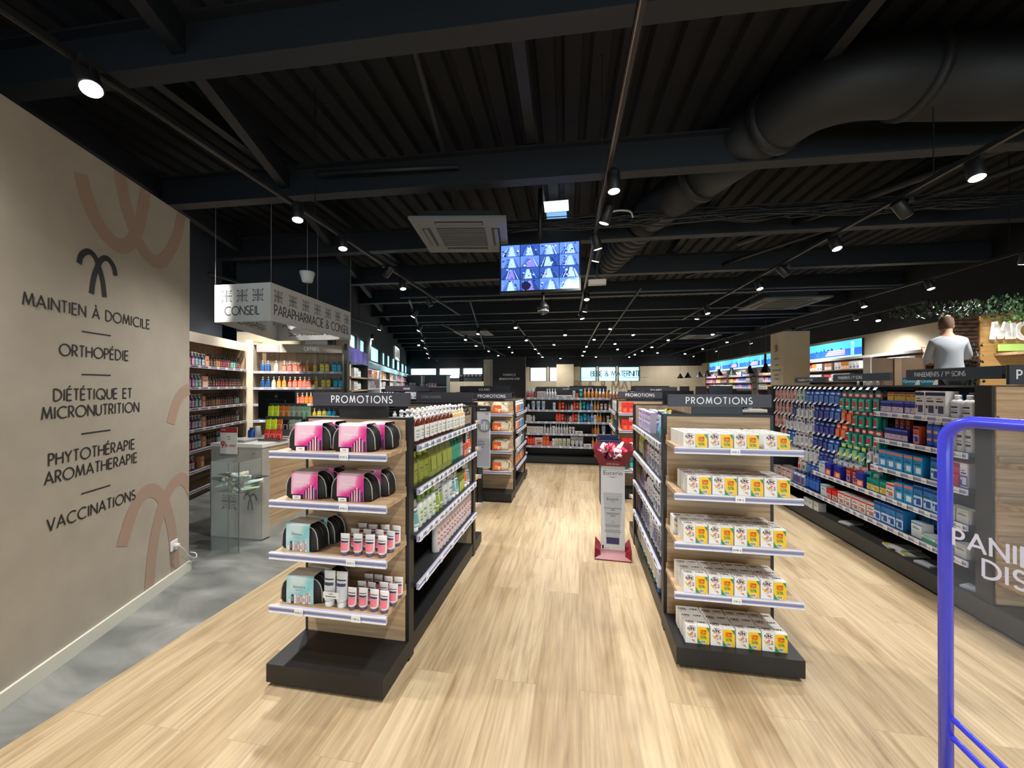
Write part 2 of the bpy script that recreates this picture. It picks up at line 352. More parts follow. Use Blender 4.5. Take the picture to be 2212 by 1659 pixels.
def g_jar(w, h, d, col, lab, cap, art=None):
    b = MB(); r = w / 2; b.lathe([(r * .95, 0), (r, .004), (r, h * .68), (r * .9, h * .7)], mat(col, .3), 14)
    c = MB(); c.lathe([(r, h * .7), (r, h - .003), (r * .95, h)], mat(cap, .3), 14)
    return {'': b, 'cap': c, 'label': wrap_label(r, 1, h * .12, h * .6, lab, art, 1.0)}
def g_tube(w, h, d, col, lab, cap, art=None, foot=.16):
    b = MB(); n = 14; rings = []; cz = h * foot
    for z, k, a, bb in ((cz, 0, .40, .40), (cz + h * .06, .1, .46, .42), (h * .55, .5, .48, .26), (h * .92, .9, .5, .06), (h, 1, .5, .035)):
        rings.append([(a * w * math.cos(2 * pi * i / n), bb * w * math.sin(2 * pi * i / n), z) for i in range(n)])
    b.loft(rings, mat(col, .35)); c = MB(); c.lathe([(w * .36, 0), (w * .37, .003), (w * .37, cz), (w * .33, cz + .002)], mat(cap, .35), 12)
    l = MB(); q = 5                                       # printed band on the slanting front
    def bd(t0, t1, m, e):
        r0 = []
        for t in (t0, t1):
            z = cz + (h - cz) * t; ax = w * (.46 + .04 * t); ay = w * (.43 * (1 - t) + .035)
            r0.append([(ax * .99 * math.cos(R(215 + 110 * i / q)), ay * (1.03 + e) * math.sin(R(215 + 110 * i / q)) - .0006, z) for i in range(q + 1)])
        l.add(r0[0] + r0[1], [(i, i + 1, q + 2 + i, q + 1 + i) for i in range(q)], m, True)
    bd(.12, .5, mat(lab, .4), 0); bd(.52, .62, mat(art, .4) if art else M_TXT, 0); bd(.7, .74, M_TXT, 0)
    return {'': b, 'cap': c, 'label': l}
def g_box(w, h, d, col, lab, cap, art=None):
    b = MB(); m = mat(col, .5); b.box(-w / 2, w / 2, -d / 2, d / 2, 0, h, m); y = -d / 2 - .0004
    def q(x0, x1, z0, z1, mm, e=0): b.quad((x0 * w, y - e, z0 * h), (x1 * w, y - e, z0 * h), (x1 * w, y - e, z1 * h), (x0 * w, y - e, z1 * h), mm)
    q(-.5, .5, .82, .95, mat(cap, .5)); q(-.5, .5, .05, .5, mat(lab, .5)); q(-.38, .3, .56, .62, M_TXT); q(-.38, .1, .68, .71, M_TXT)
    if art: q(-.2, .34, .12, .42, mat(art, .5), .0003); q(-.44, -.26, .3, .42, mat(cap, .5), .0003)
    return {'': b}
def g_refill(w, h, d, col, lab, cap, art=None):          # upright soft refill pouch with a corner spout
    b = MB(); n = 14; rings = []
    for t in (0, .04, .3, .6, .85, .97, 1):
        bul = d / 2 * (1 - .1 * t) * (1 - t ** 4) + .002; ww = w / 2 * (1 - .06 * math.sin(pi * t)) * (1 if t < .9 else .94)
        rings.append([(math.copysign(abs(math.cos(2 * pi * i / n)) ** .5, math.cos(2 * pi * i / n)) * ww, math.sin(2 * pi * i / n) * bul, t * h * .95) for i in range(n)])
    b.loft(rings, mat(col, .2, spec=.7)); c = MB(); c.lathe([(w * .1, h * .93), (w * .1, h * .985), (w * .06, h)], mat(cap, .3), 8, cx=w * .28)
    l = MB(); l.quad((-w * .32, -d * .52, h * .2), (w * .32, -d * .52, h * .2), (w * .32, -d * .46, h * .6), (-w * .32, -d * .46, h * .6), mat(lab, .35))
    return {'': b, 'spout_cap': c, 'label': l}
def g_pack(w, h, d, col, lab, cap, art=None):            # hanging blister pack, origin at its hanging hole
    b = MB(); m = mat(col, .45); k = .012
    pts = [(-w / 2, -h + k), (-w / 2 + k, -h), (w / 2 - k, -h), (w / 2, -h + k), (w / 2, -.02), (w * .3, 0), (w * .14, .012), (-w * .14, .012), (-w * .3, 0), (-w / 2, -.02)]
    b.prism(pts, 0, .0015, m); y = -.0005
    b.quad((-w * .46, y, -h * .30), (w * .46, y, -h * .30), (w * .46, y, -h * .10), (-w * .46, y, -h * .10), mat(lab, .4))
    b.poly([(x * w * .3, y - .0003, -h * .2 + z * h * .07) for x, z in arc(0, 0, 1, 1, 0, 360, 12)[:-1]], mat(cap, .4))
    u = MB(); u.rbox(-w * .36, w * .36, -d, -.0006, -h * .92, -h * .36, mat(art or (214, 218, 222), .12, spec=.8), .006)
    u.box(-w * .2, w * .2, -d - .0008, -d, -h * .8, -h * .5, mat(lab, .4))
    return {'': b, 'blister': u}
KB = dict(pump=g_pump, bottle=g_bottle, spray=g_spray, can=g_can, jar=g_jar, tube=g_tube, box=g_box, refill=g_refill, pack=g_pack)
CAT = dict(pump='bottle', bottle='bottle', spray='spray bottle', can='spray can', jar='jar', tube='tube', box='box', refill='pouch', pack='blister pack')
NAMES = (('fa_nav fa_yel fa_org fa_cya fa_red fa_rdd fa_tea fa_nvw', 'plaster_box'), ('fa_whb fa_cyb fa_cot fa_gry fa_gwb', 'dressing_box'), ('far_p far_y far_b', 'medicine_box'), ('far_w far_r far_n far_o', 'cosmetics_box'), ('sc_', 'suncare_carton'), ('hp_', 'blister_pack'))
NAME = dict(pump='pump_bottle', bottle='bottle', spray='spray_bottle', can='spray_can', jar='cream_jar', tube='squeeze_tube', box='carton_box', refill='refill_pouch', pack='blister_pack')
STY = {}
def style(key, kind, w, h, d, col, lab, cap, desc, art=None, **k): STY[key] = (kind, w, h, d, col, lab, cap, art, desc, k)
PROTO = {}
def kindname(key):
    for ks, n_ in NAMES:
        if STY[key][0] in ('box', 'pack') and any(key.startswith(k_) for k_ in ks.split()): return n_
    return NAME[STY[key][0]]
def proto(key, parts, scale=1.0):
    k = (key, parts)
    if k not in PROTO:
        kind, w, h, d, col, lab, cap, art, desc, kw = STY[key]; g = KB[kind](w, h, d, col, lab, cap, art, **kw)
        if parts: PROTO[k] = (g[''].mesh(NAME[kind]), [(p, m.mesh(p)) for p, m in g.items() if p])
        else:
            a = MB()
            for m in g.values(): a.merge(m)
            PROTO[k] = (a.mesh(NAME[kind]), [])
    return PROTO[k]
PEND = []                                                # labels are written once the whole row is known
ORD = 'first second third fourth fifth sixth seventh eighth ninth tenth 11th 12th 13th 14th 15th 16th 17th 18th 19th 20th 21st 22nd 23rd 24th 25th 26th 27th 28th 29th 30th'.split()
def put(key, loc, rz, where, start, parts=True, rank='', hs=1.0):
    me, ch = proto(key, parts); kind = STY[key][0]; o = link(kindname(key), me, None, loc, rz)
    if hs != 1.0: o.scale = (hs, hs, hs)
    for p, m in ch: link(p, m, o)
    PEND.append((o, STY[key][8] + rank, where, start, CAT[kind])); return o
def finish_labels():
    cnt = {}
    for o, desc, where, start, cat in PEND: cnt[(desc, where)] = cnt.get((desc, where), 0) + 1
    seen = {}
    for o, desc, where, start, cat in PEND:
        k = (desc, where); seen[k] = seen.get(k, 0) + 1
        lab = '%s, %s %s, %s' % (desc, ORD[min(seen[k] - 1, 29)], start, where) if cnt[k] > 1 else '%s on the %s' % (desc, where)
        lab = ' '.join(lab.split())
        for x_, y_ in ((', back rank, of', ' back rank,'), (' of the ', ' of '), (' from the ', ' from '), (' on the ', ' on '), (' the ', ' '), (' and ', '-'), (' with ', ', '), (' of ', ', '), (', hung behind', ' behind')):
            if len(lab.replace(' / ', ' ').split()) > 16: lab = lab.replace(x_, y_)
        tag(o, lab, cat, 'goods on the ' + where)
def row(origin, u, items, where, start='from this end', parts=True, scale=1.0, jit=.004, hs=1.0):
    """items: (style key or None, how many, pitch or gap). Stands goods one after another along u from origin."""
    u = Vector(u).normalized(); rz = math.atan2(u.y, u.x); x = 0.0; o = Vector(origin)
    for it in items:
        key, n = it[0], it[1]
        if key is None: x += n; continue
        w = STY[key][1] * hs; pit = it[2] if len(it) > 2 else w * 1.04
        for i in range(n):
            p = o + u * (x + pit / 2); dp = random.uniform(-jit, jit)
            put(key, (p.x - u.y * dp, p.y + u.x * dp, p.z), rz + random.uniform(-.05, .05), where, start, parts, hs=hs); x += pit
# colours of the goods
W = (236, 236, 238); K = (30, 28, 28)
style('pp_mag', 'pump', .062, .20, .05, (176, 22, 128), (226, 200, 224), W, 'magenta pump bottle')
style('pp_teal', 'pump', .062, .20, .05, (10, 140, 150), (206, 226, 226), W, 'teal pump bottle')
style('pp_blue', 'pump', .066, .19, .05, (20, 92, 160), (210, 222, 236), W, 'clear blue pump bottle')
style('pp_brn', 'pump', .058, .20, .048, (44, 20, 24), (98, 72, 62), K, 'dark brown pump bottle', (196, 160, 130))
style('pp_brr', 'pump', .058, .20, .048, (48, 18, 26), (120, 50, 62), K, 'dark brown pump bottle with red label', (190, 70, 90))
style('pp_bry', 'pump', .058, .20, .048, (44, 20, 20), (170, 130, 60), K, 'dark brown pump bottle with amber label', (220, 160, 60))
style('pp_brg', 'pump', .06, .20, .048, (30, 26, 28), (120, 190, 186), K, 'black pump bottle with aqua label')
style('bx_pch', 'box', .07, .16, .06, (238, 170, 124), (244, 190, 164), (236, 150, 96), 'peach gift carton')
style('bx_pch2', 'box', .13, .16, .06, (240, 178, 160), (246, 214, 190), (240, 150, 90), 'wide peach gift carton')
style('pf_blue', 'pump', .075, .20, .055, (18, 82, 140), (24, 70, 120), (180, 190, 210), 'deep blue gel pump bottle')
style('pf_clr', 'pump', .07, .20, .05, (196, 196, 160), (226, 220, 190), W, 'pale clear pump bottle')
style('pf_red', 'pump', .07, .20, .05, (190, 50, 36), (216, 130, 110), W, 'dark red shower pump bottle')
style('pf_cor', 'pump', .082, .20, .055, (240, 104, 70), (250, 150, 120), W, 'coral shower pump bottle')
style('pf_org', 'pump', .07, .205, .05, (240, 130, 30), (246, 160, 70), W, 'orange shower pump bottle')
style('pf_yel', 'pump', .066, .205, .05, (226, 190, 20), (236, 206, 70), W, 'yellow shower pump bottle')
style('pf_ylo', 'bottle', .08, .19, .05, (230, 204, 40), (240, 222, 110), (40, 110, 180), 'yellow oil bottle with blue cap')
style('pf_cyn', 'bottle', .082, .19, .055, (20, 164, 200), (60, 190, 216), (30, 120, 190), 'cyan shower bottle')
# make-up gondola side
style('lg_amb', 'pump', .075, .205, .05, (96, 34, 16), (228, 224, 214), W, 'amber white-pump lotion bottle', (150, 170, 160))
style('lg_ylw', 'pump', .07, .20, .05, (210, 176, 120), (228, 222, 210), W, 'honey white-pump lotion bottle', (150, 170, 160))
style('lg_blk', 'pump', .075, .175, .055, (60, 52, 46), (150, 130, 110), (20, 20, 20), 'smoky jar bottle with black pump')
style('lg_grn', 'bottle', .075, .215, .05, (112, 118, 34), (132, 136, 52), (150, 170, 60), 'olive shampoo bottle')
style('lg_ref', 'refill', .15, .225, .07, (122, 130, 48), (140, 148, 66), (176, 190, 90), 'large olive refill pouch')
style('lg_tea', 'bottle', .085, .21, .05, (24, 116, 84), (60, 140, 110), (20, 90, 66), 'bottle green shampoo flask')
style('lg_gry', 'bottle', .07, .20, .05, (120, 120, 124), (160, 160, 162), (80, 80, 84), 'grey shampoo bottle')
style('lg_wor', 'tube', .08, .21, .05, (226, 230, 232), (226, 90, 50), W, 'white tube with orange stripe', (226, 90, 50))
style('lg_obx', 'box', .07, .10, .05, (200, 96, 70), (220, 140, 110), (180, 60, 50), 'small orange carton')
style('lg_wgn', 'bottle', .06, .20, .048, (216, 218, 212), (200, 206, 190), (120, 160, 50), 'white bottle with green cap', (110, 140, 60))
style('lg_tgn', 'tube', .07, .20, .045, (226, 228, 222), (130, 150, 60), (140, 160, 60), 'white tube with green base', (90, 120, 50))
style('lg_wbt', 'bottle', .08, .215, .055, (214, 214, 214), (200, 200, 200), (190, 190, 190), 'large pale grey bottle', (120, 120, 130))
style('lg_wtu', 'tube', .075, .19, .05, (228, 230, 228), (100, 150, 150), W, 'white cream tube', (60, 120, 130))
style('lg_oli', 'box', .075, .17, .05, (120, 130, 50), (170, 180, 80), (70, 80, 40), 'olive green carton')
style('lg_can', 'can', .056, .25, .056, (214, 206, 206), (206, 190, 190), W, 'pale pink spray can', (170, 110, 110))
# vitamin gondola side
style('rg_lil', 'box', .07, .17, .05, (206, 200, 226), (226, 222, 238), (150, 110, 190), 'lilac cosmetic carton', (150, 120, 190))
style('rg_wht', 'box', .07, .19, .06, (224, 226, 230), (210, 212, 216), (40, 48, 80), 'tall navy-topped white carton', (80, 90, 130))
style('rg_grn', 'bottle', .06, .17, .045, (170, 190, 90), (200, 214, 150), (196, 196, 60), 'lime green bottle')
style('rg_brn', 'box', .06, .16, .05, (120, 100, 84), (160, 140, 120), (90, 60, 50), 'taupe carton')
style('rg_red', 'bottle', .05, .15, .04, (170, 30, 60), (220, 200, 206), (30, 28, 30), 'crimson bottle with black cap')
style('rg_wbk', 'bottle', .07, .20, .05, (222, 222, 226), (206, 206, 212), (28, 28, 32), 'white bottle with black cap', (120, 110, 130))
style('rg_gtu', 'tube', .07, .17, .05, (186, 188, 196), (120, 116, 150), (200, 200, 206), 'grey squeeze tube', (90, 90, 120))
style('rg_pur', 'box', .05, .17, .05, (60, 46, 96), (96, 80, 140), (40, 30, 70), 'purple carton')
style('rg_tall', 'tube', .062, .24, .05, (206, 200, 186), (190, 186, 170), (20, 110, 96), 'tall cream tube on teal cap', foot=.12)
style('rg_tblu', 'tube', .062, .24, .05, (196, 200, 206), (170, 180, 196), (30, 90, 150), 'tall pale tube on blue cap', foot=.14)
# first-aid gondola
style('fa_nav', 'box', .06, .10, .06, (42, 30, 120), (206, 200, 226), (70, 110, 200), 'navy plaster box with pale label', (236, 180, 150))
style('fa_yel', 'box', .06, .075, .06, (240, 176, 50), (250, 200, 90), (50, 40, 130), 'amber topped plaster box')
style('fa_whb', 'box', .085, .19, .085, (226, 222, 220), (218, 214, 212), (36, 34, 80), 'tall white dressing box with navy top', (60, 60, 80))
style('fa_blu', 'box', .20, .17, .06, (0, 80, 190), (0, 90, 200), (0, 70, 170), 'plain royal blue box')
style('fa_wbo', 'bottle', .075, .165, .06, (226, 226, 228), (212, 210, 214), W, 'white antiseptic bottle', (60, 40, 50))
style('fa_org', 'box', .05, .14, .05, (226, 96, 60), (190, 170, 210), (40, 30, 90), 'orange and violet spray box', (60, 50, 130))
style('fa_spb', 'can', .058, .20, .058, (40, 84, 180), (60, 100, 190), W, 'blue cold spray can with white cap', (236, 150, 130))
style('fa_spw', 'can', .056, .195, .056, (222, 220, 222), (206, 204, 208), W, 'white spray can with pale cap', (60, 50, 60))
style('fa_cya', 'box', .085, .15, .09, (20, 140, 200), (40, 160, 214), (226, 110, 100), 'cyan dressing box with red top line', (226, 234, 240))
style('fa_cyb', 'box', .075, .17, .09, (30, 120, 190), (200, 220, 234), (20, 50, 110), 'blue support bandage box', (30, 80, 170))
style('fa_pnk', 'box', .12, .085, .12, (206, 20, 96), (220, 40, 110), (236, 180, 200), 'flat crimson box')
style('fa_vio', 'box', .05, .17, .05, (216, 216, 236), (90, 100, 190), (226, 226, 236), 'narrow white and violet box', (226, 226, 240))
style('fa_gry', 'box', .085, .095, .08, (196, 198, 192), (206, 208, 202), (176, 180, 172), 'small grey white compress box')
style('fa_gwb', 'box', .12, .055, .09, (216, 226, 220), (60, 160, 130), (60, 160, 130), 'flat white and green box')
style('fa_red', 'box', .09, .12, .09, (222, 214, 208), (230, 224, 218), (200, 20, 30), 'white dressing box with red lid', (190, 120, 110))
style('fa_rdd', 'box', .085, .10, .09, (220, 40, 34), (226, 210, 200), (220, 40, 34), 'red top plaster box', (180, 120, 110))
style('fa_tea', 'box', .075, .11, .08, (0, 130, 116), (220, 220, 120), (0, 150, 136), 'teal plaster box', (236, 150, 60))
style('fa_nvw', 'box', .10, .13, .12, (24, 40, 150), (220, 90, 50), (30, 50, 170), 'navy plaster box tilted stack', (240, 190, 150))
style('fa_mil', 'bottle', .075, .16, .06, (222, 222, 230), (110, 90, 150), (40, 80, 160), 'white wash bottle with blue cap', (70, 70, 130))
style('fa_alc', 'bottle', .065, .17, .05, (20, 70, 160), (50, 110, 200), (20, 60, 150), 'blue antiseptic bottle')
style('fa_cot', 'box', .10, .12, .08, (214, 222, 226), (200, 210, 216), (80, 150, 200), 'pale cotton box')
style('hp_pnk', 'pack', .07, .15, .012, (206, 178, 170), (196, 70, 80), (230, 200, 190), 'beige and red blister pack', (206, 190, 186))
style('hp_wrd', 'pack', .085, .15, .014, (226, 220, 214), (200, 50, 60), (226, 220, 214), 'white blister pack with red band', (214, 190, 184))
style('hp_grn', 'pack', .075, .15, .012, (224, 228, 224), (40, 120, 80), (226, 230, 226), 'white blister pack with green band', (206, 214, 208))
style('hp_blu', 'pack', .085, .15, .02, (20, 60, 150), (50, 110, 200), (220, 226, 236), 'blue blister pack', (110, 144, 204))
style('hp_nav', 'pack', .085, .15, .02, (26, 30, 130), (50, 60, 170), (130, 190, 120), 'dark navy blister pack', (96, 104, 160))
style('hp_tea', 'pack', .08, .20, .03, (0, 120, 112), (210, 40, 60), (224, 240, 236), 'teal blister pack with red band', (70, 176, 160))
style('hp_tey', 'pack', .08, .19, .03, (0, 126, 120), (206, 210, 60), (224, 240, 236), 'teal blister pack with yellow band', (130, 200, 180))
style('hp_org', 'pack', .07, .15, .02, (230, 90, 50), (240, 120, 80), (236, 220, 200), 'orange blister pack', (236, 150, 120))
style('hp_gry', 'pack', .075, .16, .025, (206, 208, 212), (150, 150, 160), (60, 60, 120), 'grey white blister pack', (222, 224, 228))
style('hp_wht', 'pack', .09, .17, .03, (226, 226, 228), (190, 196, 204), (60, 60, 110), 'white rounded blister pack', (210, 214, 220))
# sun-care and other far goods
style('sc_org', 'spray', .052, .19, .05, (236, 150, 60), (240, 170, 90), W, 'orange sun spray', (226, 100, 30))
style('sc_owt', 'spray', .05, .19, .05, (232, 228, 222), (236, 130, 40), W, 'white sun spray with orange label', (226, 110, 30))
style('sc_red', 'bottle', .055, .19, .045, (232, 52, 36), (240, 90, 60), (226, 40, 30), 'scarlet sun lotion bottle')
style('sc_rtu', 'tube', .06, .15, .04, (236, 60, 44), (240, 110, 80), (226, 40, 30), 'scarlet sun cream tube')
style('sc_brn', 'spray', .045, .19, .045, (110, 66, 50), (150, 100, 80), (70, 40, 34), 'brown tanning spray')
style('sc_tea', 'tube', .07, .17, .045, (0, 150, 146), (40, 176, 170), (0, 130, 126), 'turquoise after-sun tube')
style('sc_mnt', 'bottle', .048, .20, .04, (110, 196, 176), (150, 214, 196), (90, 180, 160), 'mint green slim bottle')
style('sc_blu', 'bottle', .062, .17, .045, (30, 110, 190), (60, 140, 210), (20, 90, 170), 'blue after-sun bottle')
style('sc_bwt', 'spray', .062, .20, .045, (206, 222, 236), (90, 160, 210), W, 'white and blue sun spray', (60, 140, 200))
style('sc_wtu', 'tube', .055, .13, .04, (230, 230, 230), (220, 210, 206), W, 'small white cream tube', (200, 60, 50))
style('sc_btu', 'tube', .075, .18, .05, (226, 232, 238), (140, 176, 214), W, 'white tube with pale blue foot', (70, 110, 170))
style('sc_wbx', 'box', .05, .145, .045, (230, 230, 230), (222, 222, 222), W, 'slim white carton')
style('sc_wdr', 'bottle', .05, .12, .045, (224, 224, 224), (206, 206, 206), (216, 216, 216), 'small white dropper bottle')
style('sc_bei', 'box', .08, .13, .06, (226, 216, 208), (232, 222, 214), (216, 204, 196), 'beige cosmetics carton', (200, 180, 176))
style('sc_wsp', 'spray', .05, .19, .045, (226, 226, 228), (214, 214, 216), (220, 220, 222), 'white mist spray')
style('sc_flt', 'box', .15, .05, .08, (230, 230, 230), (216, 216, 214), W, 'flat white carton', (120, 120, 120))
style('sc_obx', 'box', .06, .20, .05, (232, 90, 40), (236, 110, 60), (226, 70, 30), 'tall orange carton')
style('sc_rbx', 'box', .08, .15, .06, (226, 44, 30), (232, 60, 40), (216, 36, 26), 'scarlet carton', (244, 110, 80))
style('sc_osm', 'box', .05, .09, .05, (232, 90, 40), (236, 110, 60), (226, 70, 30), 'small orange carton')
style('sc_ptr', 'box', .16, .16, .05, (226, 196, 186), (214, 150, 140), (226, 206, 200), 'printed beige gift box', (150, 60, 50))
style('sc_ivy', 'box', .065, .15, .055, (216, 216, 200), (196, 200, 170), (206, 206, 190), 'ivory carton', (150, 160, 110))
style('sc_wbt', 'tube', .085, .20, .06, (206, 208, 212), (196, 198, 204), (190, 192, 198), 'large silver white tube')
style('sc_pur', 'box', .055, .20, .05, (232, 232, 232), (226, 60, 36), W, 'white box with scarlet panel', (232, 80, 40))
style('sh_org', 'bottle', .06, .17, .045, (228, 226, 222), (236, 120, 40), W, 'orange-labelled sun milk bottle', (226, 100, 30))
style('sh_blu', 'bottle', .06, .17, .045, (226, 230, 234), (60, 130, 190), W, 'blue-labelled sun milk bottle', (50, 110, 170))
style('far_w', 'box', .12, .2, .1, (224, 224, 228), (206, 206, 212), (190, 190, 200), 'white skincare carton', (120, 120, 130))
style('far_wb', 'bottle', .08, .2, .06, (226, 226, 230), (206, 206, 216), W, 'white skincare bottle', (120, 130, 150))
style('far_p', 'box', .12, .18, .1, (232, 150, 190), (240, 190, 214), (226, 110, 170), 'pink medicine carton', (240, 220, 230))
style('far_y', 'box', .14, .17, .1, (236, 206, 90), (240, 220, 140), (230, 180, 50), 'yellow medicine carton', (240, 236, 210))
style('far_b', 'box', .14, .17, .1, (90, 120, 220), (170, 190, 236), (60, 90, 200), 'blue medicine carton', (226, 230, 244))
style('far_r', 'box', .10, .18, .1, (206, 90, 90), (226, 190, 186), (190, 50, 60), 'red and white carton', (226, 220, 216))
style('far_n', 'box', .10, .2, .1, (150, 110, 90), (190, 160, 140), (120, 80, 70), 'brown cosmetics carton', (200, 180, 170))
style('far_o', 'box', .10, .2, .1, (226, 150, 70), (236, 190, 130), (220, 120, 50), 'orange cosmetics carton', (240, 220, 200))
style('far_g', 'bottle', .1, .2, .08, (120, 150, 130), (200, 210, 200), (80, 110, 90), 'sage glass bottle')
style('cardi', 'box', .05, .085, .05, (206, 60, 50), (226, 130, 110), (190, 40, 40), 'coral red tea carton', (236, 220, 214))
style('scent_y', 'refill', .085, .16, .03, (206, 222, 30), (226, 234, 120), (190, 206, 20), 'lime yellow sachet')
style('scent_o', 'refill', .085, .16, .03, (196, 106, 40), (226, 196, 160), (180, 90, 30), 'burnt orange sachet')
style('scent_g', 'refill', .085, .16, .03, (130, 140, 120), (200, 206, 196), (110, 120, 100), 'grey green sachet')
style('scent_s', 'refill', .085, .16, .03, (110, 150, 120), (196, 214, 196), (90, 130, 100), 'sage green sachet')
style('scent_k', 'refill', .085, .16, .03, (30, 30, 32), (190, 190, 190), (20, 20, 20), 'black sachet')
style('scent_r', 'refill', .085, .12, .03, (200, 50, 40), (232, 190, 176), (180, 30, 30), 'red sachet')
def part(root, name, mb, label=None):
    o = mb.build(name, root)
    if root.parent is None and root.type == 'EMPTY': o.location = -Vector(root.location)
    if label: o['label'] = label
    return o
def boxed(m, *b, M=None): return MB().box(*b, m, M)

# ================================================================ the room
fl = MB(); fl.box(-2.505, 9.5, -5.5, 26.5, -.05, 0, M_FLOOR); struct('floor', fl, 'pale oak plank floor running down the shop')
fl = MB(); fl.box(-16.5, -2.505, -5.5, 26.5, -.05, -.001, M_GREY); struct('floor', fl, 'grey stone-look floor beside the slanted wall')
# slanted wall with lettering: local x = distance along the wall, local -y faces the shop
WP = (-2.814, 1.444, 0)
MW = frame(WP, WD)
w = MB(); w.box(-7.2, 1.455, 0, .12, 0, 3.04, M_PLASTER, MW); wall_l = struct('wall_left', w, 'beige partition wall with pharmacy lettering')
t = MB()
def wt(s, x, z, h, wd, sx=1.0): lettering(t, s, h * 1.06, wd, MW, M_INK, .20, 'C', -.002, x, z, sx=sx)
wt('MAINTIEN À DOMICILE', .54, 2.020, .062, .0088); wt('ORTHOPÉDIE', .54, 1.772, .062, .0088)
wt('DIÉTÉTIQUE ET', .54, 1.512, .062, .0088); wt('MICRONUTRITION', .54, 1.412, .062, .0088)
wt('PHYTOTHÉRAPIE', .54, 1.152, .062, .0088); wt('AROMATHERAPIE', .54, 1.052, .062, .0088); wt('VACCINATIONS', .54, .792, .062, .0088)
for z in (1.927, 1.666, 1.306, .943): ribbon(t, [(.432, z), (.642, z)], .0085, M_INK, MW, -.002)
palm(t, .412, 2.17, .265, .262, .036, M_INK, MW @ Matrix.Translation((0, -.002, 0)))
o = part(wall_l, 'lettering', t)
t = MB()
def clipped(pts, off):
    q_ = MB(); ribbon(q_, smooth_path(pts, 8), .1, M_MURAL, None, off); vs = [(min(x, 1.452), y, min(max(z, .088), 3.036)) for x, y, z in q_.v]
    fs = [f for f in q_.f if max(vs[i][0] for i in f) - min(vs[i][0] for i in f) > 1e-4 and max(vs[i][2] for i in f) - min(vs[i][2] for i in f) > 1e-4]
    t.add(vs, fs, M_MURAL, False, MW)
clipped([(.42, 2.88), (.47, 2.74), (.56, 2.61), (.68, 2.545), (.78, 2.58), (.86, 2.70), (.91, 2.85), (.96, 3.14)], -.001)
clipped([(.69, 3.14), (.73, 2.95), (.79, 2.78), (.88, 2.63), (1.0, 2.55), (1.12, 2.57), (1.22, 2.70), (1.30, 2.86), (1.37, 3.14)], -.0012)
clipped([(.74, .50), (.80, .65), (.88, .77), (.98, .815), (1.08, .77), (1.17, .64), (1.24, .42), (1.29, .05)], -.001)
clipped([(1.52, .60), (1.45, .73), (1.36, .815), (1.26, .80), (1.16, .71), (1.08, .55), (1.02, .32), (.985, .02)], -.0012)
a = MB(); ribbon(a, smooth_path([(1.22, 1.29), (1.27, 1.42), (1.34, 1.52), (1.45, 1.57)]), .1, M_MURAL, MW, -.001); t.merge(a)
o = part(wall_l, 'painted_motif', t, 'brown palm shaped motifs'); o.location = (WN.x * .0006, WN.y * .0006, 0)
b = MB(); b.box(-7.2, 1.47, -.016, 0, .0, .085, mat((206, 204, 190), .5), MW); b.box(1.455, 1.47, -.016, .12, 0, .085, mat((206, 204, 190), .5), MW)
struct('baseboard_left', b, 'pale skirting board along the beige wall')
s = thing('wall_socket', 'white wall socket with a plugged-in cable near the end of the beige wall', 'socket', MW @ Vector((1.255, 0, .30)))
p = MB(); p.rbox(1.215, 1.295, -.011, -.001, .26, .34, M_WHITE, .003, MW); part(s, 'face_plate', p)
p = MB(); p.lathe([(.018, 0), (.018, .03), (.01, .034)], mat((206, 206, 200)), 10, M=MW @ Matrix.Translation((1.255, -.011, .295)) @ Matrix.Rotation(R(90), 4, 'X')); part(s, 'plug', p)
cb = MB(); cb.tube([MW @ Vector(q) for q in smooth_path([(1.255, -.045, .29), (1.31, -.05, .235), (1.38, -.035, .17), (1.45, -.03, .11), (1.49, -.04, .10), (1.51, -.02, .125), (1.50, .02, .14)])], .0035, M_WHITE, 6)
part(s, 'cable', cb)

# outer shell
DW = mat((24, 34, 46), .85)
w = MB()
XR = 7.25
w.box(XR, XR + .15, -5.5, 25.5, 0, 2.9, M_CREAM); w.box(XR, XR + .15, -5.5, 25.5, 2.9, 4.9, M_CEIL); struct('wall_right', w, 'cream wall behind the pharmacy counters')
# left outer wall, turned, with high windows
LW0 = Vector((-4.304, 6.588, 0)); MLW = frame(LW0 - WN * .45, WD)
w = MB(); L0 = -1.0; L1 = 22.0
w.box(.45, L1, 0, .2, 0, 2.40, DW, MLW); w.box(.45, L1, 0, .2, 2.92, 4.9, DW, MLW)
wins = [(1.2, 1.9), (2.38, 3.2), (3.68, 4.45), (5.4, 7.2), (8.0, 8.8), (9.4, 10.4), (11.2, 12.4), (13.2, 14.8), (15.6, 17.4), (18.0, 20.0)]
px = .45
for a, b in wins: w.box(px, a, 0, .2, 2.40, 2.92, DW, MLW); px = b
w.box(px, L1, 0, .2, 2.40, 2.92, DW, MLW); struct('wall_far_left', w, 'dark outer wall with a row of high windows')
MWIN = mat((150, 226, 236), .3, emit=1.5); MWINW = mat((232, 250, 252), .3, emit=1.7); MFR = mat((30, 34, 40), .5)
for i, (a, b) in enumerate(wins):
    f = MB(); f.box(a, b, .06, .07, 2.40, 2.92, MWIN, MLW)
    for (x0, x1, z0, z1) in ((a, a + .03, 2.4, 2.92), (b - .03, b, 2.4, 2.92), (a, b, 2.4, 2.43), (a, b, 2.89, 2.92)): f.box(x0, x1, .03, .09, z0, z1, MFR, MLW)
    struct('window_%d' % (i + 1), f, 'high window with pale blue daylight')
